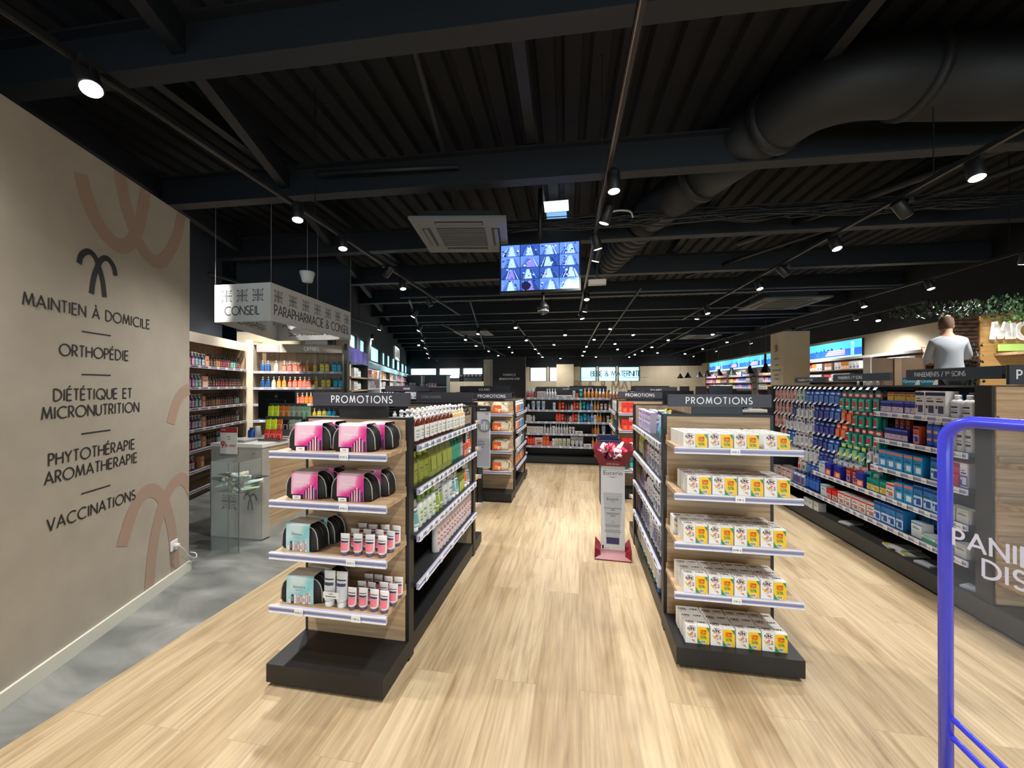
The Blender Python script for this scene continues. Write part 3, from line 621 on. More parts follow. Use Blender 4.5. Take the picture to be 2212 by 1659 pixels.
# back wall with windows
YB = 24.6; w = MB(); bw = [(-11.3, -9.4), (-9.25, -7.75), (-7.6, -6.2), (-6.05, -4.9), (-3.1, -2.0), (-1.85, -.8), (.1, 1.1), (1.2, 2.3), (2.4, 3.7)]
w.box(-16, XR, YB, YB + .2, 0, 1.85, M_CREAM); w.box(-16, XR, YB, YB + .2, 2.78, 4.9, M_CEIL); px = -16
for a, b in bw: w.box(px, a, YB, YB + .2, 1.85, 2.78, M_CREAM if -5 < a < 4 else DW); px = b
w.box(px, XR, YB, YB + .2, 1.85, 2.78, M_CREAM); struct('wall_back', w, 'far wall with bright windows')
for i, (a, b) in enumerate(bw):
    z0 = 2.10 if a < -4 else 1.88
    f = MB(); f.box(a, b, YB + .05, YB + .06, 1.85, 2.78, MWINW if a < 0 else MWIN)
    for (x0, x1, za, zb) in ((a, a + .06, 1.85, 2.78), (b - .06, b, 1.85, 2.78), (a, b, 1.85, z0), (a, b, 2.72, 2.78)): f.box(x0, x1, YB, YB + .12, za, zb, MFR)
    struct('window_%d' % (i + 11), f, 'bright window in the far wall')
w = MB(); w.box(-16.5, -16.3, -5.5, 25.5, 0, 4.9, DW); struct('wall_side', w)
w = MB(); w.box(-16.5, -7.5, -5.6, -5.4, 0, 4.9, DW); w.box(7.0, 9.5, -5.6, -5.4, 0, 4.9, DW); w.box(-7.5, 7.0, -5.6, -5.4, 3.3, 4.9, DW); struct('wall_front', w, 'front wall open to the entrance')

# ================================================================ ceiling: ribbed deck, steel, ducts
CA = R(2.0); MC = Matrix.Rotation(CA, 4, 'Z')
d = MB(); prof = []; x = -17.0; pit = .25
while x < 11: prof += [(x, 4.55), (x + .15, 4.55), (x + .17, 4.62), (x + .22, 4.62)]; x += pit
ys = [-7, 26.5]; n = len(prof)
d.add([(px_, ys[0], z) for px_, z in prof] + [(px_, ys[1], z) for px_, z in prof], [(i, n + i, n + i + 1, i + 1) for i in range(n - 1)], M_CEIL, False, MC)
d.box(-17, 11, -7, 26.5, 4.66, 4.72, M_CEIL, MC); struct('ceiling', d, 'black ribbed metal roof deck')
beam_y = [.5, 2.38, 4.18, 6.05, 7.95, 9.85, 11.75, 13.65, 15.55, 17.45, 19.35, 21.25, 23.15]
def ibeam(b, x0, x1, y, z, h, wd, m, M):
    b.box(x0, x1, y - wd / 2, y + wd / 2, z, z + .018, m, M); b.box(x0, x1, y - .006, y + .006, z + .018, z + h - .018, m, M); b.box(x0, x1, y - wd / 2, y + wd / 2, z + h - .018, z + h, m, M)
for i, y in enumerate(beam_y):
    x0 = -13 if i > 4 else (-7.5 if i > 1 else -6); x1 = 8.5
    b = MB(); ibeam(b, x0, x1, y, 3.82, .36, .15, M_BEAM, MC); struct('trim_%d' % (i + 1), b, 'black steel ceiling beam')
k = 20
for x, y0, y1 in ((-3.5, -5, 24), (-.35, -5, 24), (2.1, -5, 24), (4.6, -5, 24), (-6.4, 3, 24)):
    b = MB(); M2 = MC @ Matrix.Rotation(R(90), 4, 'Z'); ibeam(b, y0, y1, -x, 4.2, .22, .1, M_BEAM, M2); struct('trim_%d' % k, b, 'black steel joist under the roof deck'); k += 1
for s0, off in ((2.6, -.9), (2.6, .75), (2.6, -2.9)):       # members that follow the slanted wall
    b = MB(); M2 = frame(Vector((-3.3, 1.5, 0)) + WN * off, WD); b.box(-4, 12, -.05, .05, 3.95, 4.18, M_BEAM, M2); struct('trim_%d' % k, b, 'black steel member parallel to the slanted wall'); k += 1
def pipe(pts, r, label, m=M_DUCT, seg=12, name='ceiling_pipe', cat='pipe'):
    mb = MB(); mb.tube(pts, r, m, seg); return tag(mb.build(name), label, cat)
pipe([(-1.18, 2.2, 4.3), (-1.6, 4.6, 4.3), (-2.5, 8.4, 4.3)], .035, 'thin painted pipe crossing the dark ceiling before the air conditioner')
pipe([(-2.9, 3.9, 4.0), (-1.3, 4.05, 4.0)], .022, 'short horizontal conduit beside the ceiling cassette')
pipe([(2.2, 2.2, 4.15), (6.5, 2.9, 4.15)], .05, 'painted pipe running across to the wall under the large duct')
pipe([(6.2, 1.5, 3.95), (4.3, 4.3, 3.95), (2.6, 6.9, 3.95)], .05, 'long diagonal painted pipe under the elbow duct')
pipe([(6.5, 2.2, 3.95), (3.9, 6.2, 3.95), (2.3, 8.8, 3.95)], .03, 'thin diagonal conduit beside the long diagonal pipe')
dct = thing('air_duct', 'large dark round air duct with an elbow hanging under the roof', 'duct', (1.7, 4.2, 4.1))
m_ = MB(); m_.tube([(1.05, 5.9, 4.12), (1.45, 4.95, 4.12)], .27, M_DUCT, 24); part(dct, 'duct_section', m_)
m_ = MB(); m_.tube([(1.45, 4.95, 4.12), (1.85, 4.05, 4.12)], .285, M_DUCT, 24); part(dct, 'duct_section', m_)
m_ = MB(); m_.tube(smooth_path([(1.85, 4.05, 4.12), (2.0, 3.75, 4.12), (2.3, 3.62, 4.12), (2.7, 3.66, 4.12)], 4), .285, M_DUCT, 24); part(dct, 'elbow', m_)
m_ = MB(); m_.tube([(2.7, 3.66, 4.12), (4.8, 4.0, 4.12)], .30, M_DUCT, 24); part(dct, 'duct_section', m_)
for a_, b_ in (((2.66, 3.655, 4.12), (2.72, 3.665, 4.12)), ((1.84, 4.07, 4.12), (1.87, 4.0, 4.12)), ((1.43, 4.98, 4.12), (1.47, 4.91, 4.12))):
    m_ = MB(); m_.tube([a_, b_], .31, M_DUCT, 24); part(dct, 'clamp_ring', m_)
m_ = MB()
for i in range(30):
    t0 = i / 30; p0 = Vector((1.0, 6.0, 4.1)).lerp(Vector((.4, 8.8, 4.1)), t0); p1 = Vector((1.0, 6.0, 4.1)).lerp(Vector((.4, 8.8, 4.1)), t0 + 1 / 34); m_.tube([p0, p1], .27 if i % 2 else .285, M_DUCT, 20)
tag(m_.build('flexible_duct'), 'ribbed flexible air duct behind the second beam', 'duct')
for i_, (xa, ya, xb, yb, z_) in enumerate(((-4.2, 8.6, 7.0, 9.3, 3.7), (-5.4, 12.2, 7.0, 12.6, 3.72), (-7.0, 16.2, 7.0, 16.4, 3.7), (-2.6, 9.0, -5.2, 21.0, 3.66), (1.3, 8.5, 1.1, 22.0, 3.66), (3.9, 9.0, 4.2, 22.0, 3.62))):
    pipe([(xa, ya, z_), (xb, yb, z_)], .022, '%s thin grey conduit under the rear ceiling' % ('first second third fourth fifth sixth'.split()[i_]), mat((70, 76, 84), .5), 8, 'conduit', 'conduit')
# big flat box duct at the far right of the ceiling
# cable tray with loose cables
ct = thing('cable_tray', 'wire cable tray full of loose cables above the hanging screen', 'cable tray', (.6, 5.2, 3.9))
m_ = MB()
for i in range(40):
    x = -.7 + i * .16; m_.box(x, x + .008, 5.35, 5.6, 3.86, 3.87, M_BEAM, MC)
for y in (5.35, 5.43, 5.52, 5.6): m_.box(-.8, 5.6, y, y + .008, 3.86, 3.87, M_BEAM, MC)
for y in (5.35, 5.6): m_.box(-.8, 5.6, y, y + .008, 3.93, 3.94, M_BEAM, MC)
part(ct, 'tray', m_)
for j in range(6):
    m_ = MB(); pts = [(-.8 + i * .55 + random.uniform(-.1, .1), 5.48 + random.uniform(-.1, .1), 3.9 + random.uniform(-.12, .05)) for i in range(12)]
    m_.tube([MC @ Vector(q) for q in smooth_path(pts, 4)], .012, M_BLACK, 5); part(ct, 'cable', m_)
m_ = MB(); m_.tube([MC @ Vector(q) for q in smooth_path([(.55, 5.3, 3.86), (.65, 5.3, 3.94), (.85, 5.3, 3.93), (.9, 5.3, 3.84)], 5)], .012, mat((200, 200, 200)), 6); part(ct, 'cable', m_, 'white loose cable')
sk = MB(); sk.box(-.62, -.2, 6.5, 7.9, 4.50, 4.52, mat((120, 170, 220), emit=.9)); struct('window_30', sk, 'narrow blue roof light behind the screen')
f = MB(); f.box(-.55, -.15, 5.75, 6.0, 4.3, 4.35, mat((220, 236, 250), emit=1.6)); tag(f.build('batten_light'), 'short white batten light above the cable tray', 'light')

# ---------------------------------------------------------------- air-conditioning cassettes
def cassette(c, rz, s, label, grey=(112, 116, 118)):
    r = thing('ceiling_cassette', label, 'air conditioner', c, rz, 'ceiling cassette air conditioners'); g = mat(grey, .6); h = s / 2
    m_ = MB(); m_.box(-h, h, -h, h, 0, .03, g); m_.box(-h * .72, h * .72, -h * .72, h * .72, .03, .16, M_DUCT); m_.build('housing', r)
    m_ = MB(); m_.box(-h * .52, h * .52, -h * .52, h * .52, -.012, 0, mat((62, 66, 70), .6))
    for i in range(9): m_.box(-h * .5, h * .5, -h * .5 + i * h * .122, -h * .5 + i * h * .122 + .006, -.016, -.012, g)
    m_.build('grille', r)
    for a in range(4):
        m_ = MB(); Mr = Matrix.Rotation(a * pi / 2, 4, 'Z'); m_.box(-h * .5, h * .5, -h * .84, -h * .66, -.004, 0, M_BLACK, Mr); m_.box(-h * .48, h * .48, -h * .80, -h * .72, -.014, -.002, g, Mr); m_.build('air_vane', r)
    return r
cassette((-1.45, 4.75, 3.5), R(9), 1.12, 'grey ceiling cassette air conditioner in front of the hanging screen')
cassette((3.95, 8.4, 3.2), R(2), 1.15, 'dark ceiling cassette air conditioner above the first-aid aisle', (78, 82, 84))
cassette((-3.4, 12.3, 3.3), R(2), 1.1, 'far ceiling cassette beyond the counter sign', (90, 96, 100))
cassette((4.2, 14.5, 3.3), R(2), 1.1, 'far ceiling cassette above the pharmacy counters', (80, 84, 88))

# ---------------------------------------------------------------- lighting tracks and spotlights
def track(x, y0, y1, z, label):
    m_ = MB(); m_.box(x - .018, x + .018, y0, y1, z, z + .034, M_BLACK, MC); m_.box(x - .012, x - .006, y0 + .05, y1 - .05, z - .003, z, mat((150, 140, 130), .35, 1.0), MC)
    r = thing('lighting_track', label, 'lighting track', MC @ Vector((x, (y0 + y1) / 2, z)), 0, 'lighting tracks'); part(r, 'rail', m_)
    y = y0 + .4
    while y < y1:
        h = MB(); h.box(x - .003, x + .003, y - .003, y + .003, z + .034, 4.56, M_BLACK, MC); part(r, 'suspension_rod', h); y += 3.8
tr = [(-2.45, -4.5, 8.8, 'black lighting track above the beige wall side'), (.33, -4.5, 9.2, 'black lighting track over the central aisle'), (2.92, -4.5, 10.2, 'black lighting track over the first-aid aisle'),
      (5.6, 1.5, 12.0, 'black lighting track in front of the plant-covered sign'), (-5.2, 5.0, 10.5, 'black lighting track over the wall shelving'), (7.0, 8.5, 12.5, 'short black lighting track beside the cream wall'),
      (-3.3, 10.0, 22.0, 'far black lighting track over the cosmetics wall'), (-1.3, 9.6, 22.0, 'far black lighting track behind the counter sign'), (.9, 10.2, 22.0, 'far black lighting track down the central aisle'),
      (3.3, 11.5, 22.0, 'far black lighting track over the cash desks'), (5.6, 13.0, 22.0, 'far black lighting track before the blue banner')]
for a in tr: track(a[0], a[1], a[2], 3.24, a[3])
spd = bpy.data.lights.new('spot_beam', 'SPOT'); spd.energy = LAMP_W; spd.spot_size = R(118); spd.spot_blend = .85; spd.shadow_soft_size = .05; spd.color = (1.0, .975, .935)
spn = bpy.data.lights.new('spot_beam_narrow', 'SPOT'); spn.energy = LAMP_W * 1.1; spn.spot_size = R(62); spn.spot_blend = .6; spn.shadow_soft_size = .04; spn.color = (1.0, .975, .94)
def head_meshes():
    h = MB(); h.lathe([(.046, 0), (.05, .004), (.05, .15), (.044, .165)], M_BLACK, 18)
    l = MB(); l.lathe([(.001, -.004), (.040, -.004), (.043, -.001)], M_LENS, 18)
    b = MB(); b.box(-.006, .006, -.006, .006, .15, .23, M_BLACK); b.box(-.02, .02, -.045, .045, .215, .245, M_BLACK)
    return h.mesh('housing'), l.mesh('lens'), b.mesh('arm')
HM = head_meshes()
def spot(p, aim, label, light=spd, group='track spotlights'):
    p = Vector(p); r = thing('track_spotlight', label, 'spotlight', p, 0, group)
    d = (Vector(aim) - p).normalized(); q = (-d).to_track_quat('Z', 'Y')
    a = link('housing', HM[0], r); a.rotation_mode = 'QUATERNION'; a.rotation_quaternion = q
    b = link('lens', HM[1], r); b.rotation_mode = 'QUATERNION'; b.rotation_quaternion = q
    link('arm', HM[2], r, (0, 0, -.10))
    if light:
        L = link('beam', light, r); L.rotation_mode = 'QUATERNION'; L.rotation_quaternion = q; L.location = d * .02
    return r
SPZ = 3.10
spw = spn.copy(); spw.energy = 60
spot((-5.35, 3.05, 3.2), (-4.2, 4.17, 2.62), 'side track spotlight hidden by the beige wall, aimed at the counter sign', spw)
spot((-5.0, 3.9, 3.2), (-5.95, 6.0, 1.5), 'added unseen spotlight hidden by the beige wall, aimed at the shelving corner', spn)  # this and the next two are added out of sight to brighten the shelves
spot((-4.9, 3.6, 3.2), (-5.5, 5.4, 1.3), 'added unseen spotlight hidden by the beige wall, aimed at the dark pump bottles', spn)
spot((-4.65, 3.3, 3.2), (-5.2, 6.3, 1.6), 'added unseen spotlight hidden by the beige wall, aimed at the corner shelving', spn)
sp = [  # x, y, aim dx, dy, description
 (-2.43, 1.55, 1.0, -.3, 'large glaring track spotlight above the beige wall'), (-2.51, 3.10, .25, -.3, 'track spotlight above the end of the beige wall'),
 (-2.55, 3.84, .25, -.25, 'second track spotlight past the beige wall'), (-2.69, 5.60, .3, -.25, 'third track spotlight past the beige wall'),
 (.27, 3.06, .05, -.1, 'track spotlight in front of the hanging screen, nearest the camera'), (.23, 3.65, -.5, .3, 'track spotlight second along the central aisle track'),
 (.21, 4.33, .4, .4, 'track spotlight third along the central aisle track'), (.20, 4.75, -.4, .4, 'track spotlight fourth along the central aisle track'),
 (.14, 6.85, .1, -.4, 'track spotlight below and beside the hanging screen'), (.12, 7.97, -.3, .3, 'track spotlight behind the dome camera'), (.08, 8.8, .3, -.1, 'last track spotlight of the central aisle track'),
 (2.84, 3.31, -.1, -.4, 'glaring track spotlight above the first-aid shelves'), (2.80, 4.77, .2, -.5, 'track spotlight second above the first-aid aisle'), (2.78, 6.55, .2, -.4, 'track spotlight third above the first-aid aisle'),
 (5.42, 5.76, .2, .5, 'track spotlight lighting the leafy sign'), (5.40, 7.0, .2, -.4, 'track spotlight in front of the cream wall'), (5.38, 8.39, .2, -.4, 'track spotlight between the cassette and the cream wall'),
 (6.85, 10.24, -.2, -.5, 'track spotlight beside the cream wall and banner'), (2.66, 8.62, .3, -.3, 'paired track spotlight left of the dark cassette'), (2.64, 9.3, -.3, .1, 'second paired track spotlight left of the dark cassette'),
 (-5.33, 5.6, -.35, .35, 'track spotlight over the wall shelving corner'), (-5.40, 7.6, -.5, .1, 'track spotlight over the cosmetics wall'), (-5.3, 9.6, -.6, .1, 'second track spotlight over the cosmetics wall')]
for x, y, dx, dy, lb in sp: spot((x, y, SPZ), (x + dx * 2, y + dy * 2, 0), lb)
for x, y, dx, dy, lb in ((2.87, 3.95, .9, .2, 'unlit track spotlight turned to the cream wall'), (2.80, 5.8, .9, .0, 'unlit track spotlight second above the first-aid aisle'), (-2.62, 4.9, -.9, .1, 'unlit track spotlight by the counter sign'), (-2.75, 6.9, .5, .3, 'unlit track spotlight beyond the counter sign')):
    r = spot((x, y, SPZ), (x + dx * 2, y + dy * 2, 1.0), lb, None); [(setattr(k_, 'data', k_.data.copy()), k_.data.materials.__setitem__(0, mat((150, 150, 150), .3))) for k_ in r.children if k_.name.startswith('lens')]
spf = spd.copy(); spf.energy = LAMP_W * 1.5
far = [(.83, 10.56), (-1.62, 9.9), (-3.68, 12.25), (-1.72, 12.73), (.5, 12.9), (-1.78, 15.9), (2.93, 13.47), (2.85, 15.9), (2.7, 19.5), (-3.85, 14.2), (-3.9, 16.5), (-4.0, 19.0), (-1.85, 18.0), (-1.9, 20.5), (.3, 15.2), (.25, 17.4), (.2, 19.8), (2.75, 17.6), (5.1, 14.5), (5.05, 17.0), (5.0, 19.5), (2.65, 21.2), (-4.0, 21.2), (-6.6, 11.5), (-.4, 11.6), (-2.9, 10.9), (-.9, 14.3), (1.6, 11.9), (1.3, 14.4), (-5.9, 13.6), (-2.7, 14.9), (3.9, 12.2), (.9, 20.8), (-1.0, 21.6), (3.6, 18.7), (-3.0, 17.4), (1.6, 16.6)]
for i, (x, y) in enumerate(far):
    spot((x, y, SPZ), (x + random.uniform(-.5, .5), y - random.uniform(.3, 1.2), 0), 'small far track spotlight, %s back in the rear half of the shop' % (ORD[i] if i < 30 else '%dth' % (i + 1)), spf, 'far track spotlights')
for bi_, (x, y) in enumerate(((-2.3, -.2), (-2.2, -2.2), (.4, 1.3), (.42, -.6), (.45, -2.6), (2.95, 1.2), (2.97, -.8), (2.97, -2.8), (-2.35, .7), (5.65, 3.2))): spot((x, y, SPZ), (x + random.uniform(-.4, .4), y + random.uniform(-.2, .6), 0), 'track spotlight lighting the entrance floor, %s of those behind the viewpoint' % ORD[bi_])
sph = spd.copy(); sph.energy = LAMP_W * 1.3
for i_, (x_, y_, ax, ay) in enumerate(((6.0, 10.0, 7.1, 10.6), (6.0, 12.4, 7.1, 12.8), (6.0, 15.0, 7.1, 15.2), (6.0, 18.2, 7.1, 18.4), (6.0, 21.2, 7.1, 21.4))): spot((6.6 - .035 * y_, y_, SPZ), (ax, ay, .9), 'added spotlight aimed at the cream wall shelving, %s from the camera' % ORD[i_], sph, 'wall washing spotlights')  # spotlights added to brighten the right-hand wall shelving
for i_, s_ in enumerate((1.0, 3.2, 5.6, 8.2, 11.0, 14.0)):
    p_ = Vector((-4.304, 6.588, 0)) + WD * s_ + WN * 1.15; q_ = p_ - WN * 1.3; spot((p_.x, p_.y, SPZ), (q_.x, q_.y, .9), 'track spotlight aimed at the cosmetics wall, %s from the corner shelving' % ORD[i_], sph, 'wall washing spotlights')
for i_, x_ in enumerate((-8.5, -5.5, -1.5, 1.8, 5.2)): spot((x_, 22.3, SPZ), (x_, 24.6, 1.2), 'track spotlight aimed at the far windows, %s from the left' % ORD[i_], sph, 'wall washing spotlights')  # row of spotlights added to lighten the back wall
track(6.6, 9.6, 22.4, 3.24, 'far black lighting track washing the cream wall shelving')
for M_, L_, lb_ in ((frame(Vector((-4.304, 6.588, 0)) + WN * 1.15, WD), 15.0, 'black lighting track parallel to the cosmetics wall'), (frame((-9.4, 22.3, 0), (1, 0, 0)), 15.4, 'added black lighting track across the rear in front of the far windows')):  # the rear track is added to carry the added back wall spotlights
    m_ = MB(); m_.box(0, L_, -.018, .018, 3.24, 3.274, M_BLACK, M_); r = thing('lighting_track', lb_, 'lighting track', M_ @ Vector((L_ / 2, 0, 3.24)), 0, 'lighting tracks'); part(r, 'rail', m_)
    for k_ in range(4): h = MB(); h.box(.3 + k_ * (L_ - .6) / 3, .306 + k_ * (L_ - .6) / 3, -.003, .003, 3.274, 4.56, M_BLACK, M_); part(r, 'suspension_rod', h)
# pendant ceiling rose, shade inside the counter sign
pr = thing('pendant_lamp', 'white pendant lamp with cone shade hanging inside the counter sign', 'pendant lamp', (-4.2, 5.4, 2.42))
m_ = MB(); m_.lathe([(.07, 3.22), (.08, 3.24), (.11, 3.36), (.11, 3.38)], M_WHITE, 16, cx=-4.2, cy=5.4); part(pr, 'ceiling_rose', m_)
m_ = MB(); m_.lathe([(.004, 2.66), (.004, 4.5)], mat((150, 150, 150)), 6, cx=-4.2, cy=5.4); part(pr, 'cord', m_)
m_ = MB(); m_.lathe([(.24, 2.42), (.07, 2.62), (.05, 2.67)], M_WHITE, 24, cx=-4.2, cy=5.4); part(pr, 'lamp_shade', m_)
pl_ = bpy.data.lights.new('bulb', 'POINT'); pl_.energy = 18; pl_.shadow_soft_size = .04; link('bulb', pl_, pr, (0, 0, .08))

# ---------------------------------------------------------------- hanging security screen and dome camera
tv = thing('hanging_screen', 'hanging black framed screen showing sixteen security camera views', 'screen', (-.5, 5.0, 2.82))
x0, x1, z0, z1 = -1.035, .03, 2.82, 3.47; m_ = MB(); m_.rbox(x0, x1, 5.0, 5.06, z0, z1, M_BLACK, .006); m_.box(-.75, -.25, 5.06, 5.1, 2.95, 3.3, M_BLACK); part(tv, 'bezel', m_)
m_ = MB(); bx0, bx1, bz0, bz1 = x0 + .02, x1 - .02, z0 + .025, z1 - .02; cw = (bx1 - bx0) / 4; chh = (bz1 - bz0) / 4
E = 1.25; cB = mat((40, 72, 150), emit=E); cL = mat((150, 180, 240), emit=E); cD = mat((14, 20, 50), emit=E); cM = mat((84, 120, 214), emit=E); cP = mat((120, 110, 200), emit=E); cW = mat((206, 222, 250), emit=E)
rr = random.Random(3)
for i in range(4):
    for j in range(4):
        ax, az = bx0 + i * cw, bz0 + j * chh; y = 4.9990
        def P(u, v, e=0): return (ax + .004 + u * (cw - .008), y - e, az + .003 + v * (chh - .006))
        m_.quad(P(0, 0), P(1, 0), P(1, 1), P(0, 1), cM if rr.random() < .6 else cB)
        c_ = rr.uniform(.4, .6); m_.quad(P(c_ - .2, 0, .0002), P(c_ + .22, 0, .0002), P(c_ + .07, .85, .0002), P(c_ - .07, .85, .0002), cL if rr.random() < .7 else cP)
        for k_ in range(7):
            for sd in (-1, 1):
                q = .28 + k_ * .07; u0, u1 = c_ + sd * q, c_ + sd * q * .42; col_ = rr.choice([cD, cB, cW, cM, cD])
                if 0.02 < u0 < .98: m_.quad(P(u0, .0, .0004), P(min(.99, max(.01, u0 + .035)), 0, .0004), P(u1 + .012, .8, .0004), P(u1, .8, .0004), col_)
        for k_ in range(9):
            u, v = rr.uniform(.02, .85), rr.uniform(.02, .85); s_ = rr.uniform(.04, .13); m_.quad(P(u, v, .0006), P(u + s_, v, .0006), P(u + s_ * .9, v + s_, .0006), P(u + .01, v + s_, .0006), rr.choice([cD, cW, cB, cL, cD]))
        if (i, j) == (1, 0): m_.poly([P(.3 + .25 * math.cos(q_), .4 + .4 * math.sin(q_), .0008) for q_ in [k_ * pi / 6 for k_ in range(12)]], cD)
part(tv, 'display', m_)
m_ = MB(); m_.lathe([(.028, 3.47), (.028, 4.3)], M_BLACK, 12, cx=-.5, cy=5.08); part(tv, 'hanging_pole', m_)
dc = thing('dome_camera', 'dark dome security camera with a pale lower ring under the hanging screen', 'camera', (-.46, 4.9, 2.6))
m_ = MB(); m_.lathe([(.02, 2.64), (.02, 2.83)], M_BLACK, 10, cx=-.46, cy=5.05); m_.lathe([(.075, 2.60), (.075, 2.64), (.03, 2.70)], M_BLACK, 18, cx=-.46, cy=5.05); part(dc, 'housing', m_)
m_ = MB(); m_.lathe([(.015, 2.53), (.05, 2.545), (.072, 2.58), (.075, 2.60)], mat((60, 60, 62), .1, spec=1), 18, cx=-.46, cy=5.05); part(dc, 'dome', m_)
m_ = MB(); m_.tube([(-.46 + .07 * math.cos(a), 5.05 + .07 * math.sin(a), 2.575) for a in [i * pi / 12 for i in range(24)]], .007, mat((190, 190, 190)), 6, closed=True); part(dc, 'ring', m_)
m_ = MB(); m_.rbox(.13, .37, 5.35, 5.45, 2.98, 3.05, mat((214, 206, 196), .5), .008, Matrix.Translation((0, 0, 0))); m_.box(.24, .26, 5.39, 5.41, 3.05, 4.56, M_BLACK)
tag(m_.build('wifi_box'), 'small white box hanging beside the screen', 'box')
m_ = MB(); m_.rbox(4.9, 5.4, 5.0, 5.14, 2.98, 3.05, mat((226, 222, 196), .5, emit=.25), .01); m_.box(5.14, 5.15, 5.06, 5.07, 3.05, 4.56, M_BLACK); tag(m_.build('emergency_light'), 'pale flat emergency light hung near the leafy sign', 'light')

# ================================================================ shop furniture
M_SIGNT = M_LETTER
def rail(parent, x0, x1, z, M, tags=(), h=.034, tagw=.05):
    m_ = MB(); m_.box(x0, x1, -.014, 0, z - h, z + .002, M_RAIL, M); m_.box(x0, x1, -.018, -.014, z - h, z - h + .006, M_WHITE, M); m_.box(x0, x1, -.018, -.014, z - .005, z + .002, M_WHITE, M)
    m_.box(x0, x1, -.0155, -.014, z - h * .62, z - h * .42, M_RAILS, M)
    m_.build('price_rail', parent)
    for tx in tags:
        q = MB(); q.box(tx - tagw / 2, tx + tagw / 2, -.0215, -.019, z - h, z + .004, M_TAG, M)
        lettering(q, random.choice(['39.90 €', '29.90 €', '7.99 €', '12.50 €']), .009, .0016, M, M_TXT, .25, 'C', -.0225, tx, z - h + .012); q.build('price_tag', parent)
def board_sign(root, M, x0, x1, z0, z1, text, h, w, sp, br=None, sx=1.0, col=None, th=.02, off=0):
    m_ = MB(); m_.box(x0, x1, -th, 0, z0, z1, col or M_SLATE, M); s_ = part(root, 'header_sign', m_)
    if text:
        q = MB(); lettering(q, text, h, w, M, M_SIGNT, sp, 'C', -th - .001, (x0 + x1) / 2 + off, (z0 + z1) / 2 - h / 2, sx=sx); q.build('lettering', s_)
    if br:
        q = MB(); q.box(br[0], br[1], .001, .025, br[2], z0 + .02, M_BLACK, M); part(root, 'sign_bracket', q)
def end_cap(root, x0, x1, yf, yp, shelves, tags, top=1.41, back=False, d=.27):
    """promotional end: wooden panel at yp, four shelves reaching to yf (mirrored when back)."""
    M = Matrix.Identity(4) if not back else Matrix.Translation((x0 + x1, 0, 0)) @ Matrix.Rotation(pi, 4, 'Z')
    if back: M = Matrix(((-1, 0, 0, x0 + x1), (0, -1, 0, 0), (0, 0, 1, 0), (0, 0, 0, 1))); yf, yp = -yf, -yp
    m_ = MB(); m_.box(x0, x1, yf, yp, .022, .118, M_BLACK, M); m_.box(x0 + .02, x1 - .02, yf + .03, yp, 0, .022, M_BLACK, M); part(root, 'end_plinth', m_)
    m_ = MB(); m_.box(x0 + .022, x1 - .022, yp - .006, yp, .118, top - .012, M_WOODX, M); part(root, 'end_panel', m_)
    for k, z in enumerate(shelves):
        m_ = MB(); m_.box(x0 + .012, x1 - .012, yf + .04, yp - .006, z - .024, z, M_WOODX, M); m_.box(x0 + .014, x1 - .014, yp - .016, yp - .006, z, z + .035, M_WOODX, M)
        m_.box(x0 + .012, x1 - .012, yf + .036, yf + .04, z - .034, z, M_WHITE, M); s_ = part(root, 'end_shelf', m_)
        rail(s_, x0 - .004, x1 + .004, z, M @ Matrix.Translation((0, yf + .036, 0)), tags[k] if tags else ())
def gondola(name, label, x0, x1, yf, yp, y2, ye, top=1.41, shelves=(1.245, .98, .70, .415), side=None, tags=(), farcap=True, nside=2):
    g = thing('shelving_gondola', label, 'shelving unit', ((x0 + x1) / 2, (yp + y2) / 2, 0))
    end_cap(g, x0, x1, yf, yp, shelves, tags, top)
    m_ = MB()
    m_.box(x0, x1, yp, yp + .065, .0, top, M_BLACK); part(g, 'end_frame', m_)
    m_ = MB(); m_.box(x0, x1, y2, y2 + .065, .0, top, M_BLACK); m_.box(x0 + .02, x1 - .02, y2 - .004, y2, .12, top - .01, M_WOODZ); part(g, 'end_frame', m_)
    m_ = MB(); m_.box(x0 + .005, x1 - .005, yp + .065, y2, .022, .118, M_BLACK); m_.box(x0 + .03, x1 - .03, yp + .065, y2, 0, .022, M_BLACK); part(g, 'plinth', m_)
    xc = (x0 + x1) / 2; m_ = MB(); m_.box(xc - .015, xc + .015, yp + .065, y2, .118, top - .04, M_BLACK); part(g, 'back_panel', m_)
    if farcap: end_cap(g, x0, x1, ye, y2 + .065, shelves, None, top, True)
    return g
def side_shelves(g, M, L, levels, depth, tagn=(), mcol=None, under=True):
    """M: local x along the run, local -y out of the shelf front; y=depth is the back."""
    for k, z in enumerate(levels):
        m_ = MB(); m_.box(.005, L - .005, .0, depth, z - .022, z, mcol or M_SHELFD, M); s_ = part(g, 'side_shelf', m_)
        n_ = tagn[k] if k < len(tagn) else 0
        rail(s_, .003, L - .003, z, M, [L * (i + .5 + random.uniform(-.2, .2)) / n_ for i in range(n_)], .036, .042)

# ---- make-up gondola
LX0, LX1 = -1.64, -.97
lg = gondola('l', 'black and oak promotion gondola with make-up bags on its end shelves', LX0, LX1, 1.80, 2.10, 3.49, 3.79, tags=((-1.20,), (-1.20,), (-1.16,), (-1.46, -1.13)))
board_sign(lg, Matrix.Translation((0, 2.12, 0)), -1.593, -.97, 1.477, 1.556, 'PROMOTIONS', .040, .0062, .36, (-1.43, -1.12, 1.40), off=.01)
MLG = frame((-.955, 2.167, 0), (0, 1, 0)); side_shelves(lg, MLG, 1.32, (1.24, .98, .70, .415), .335, (12, 14, 14, 5))
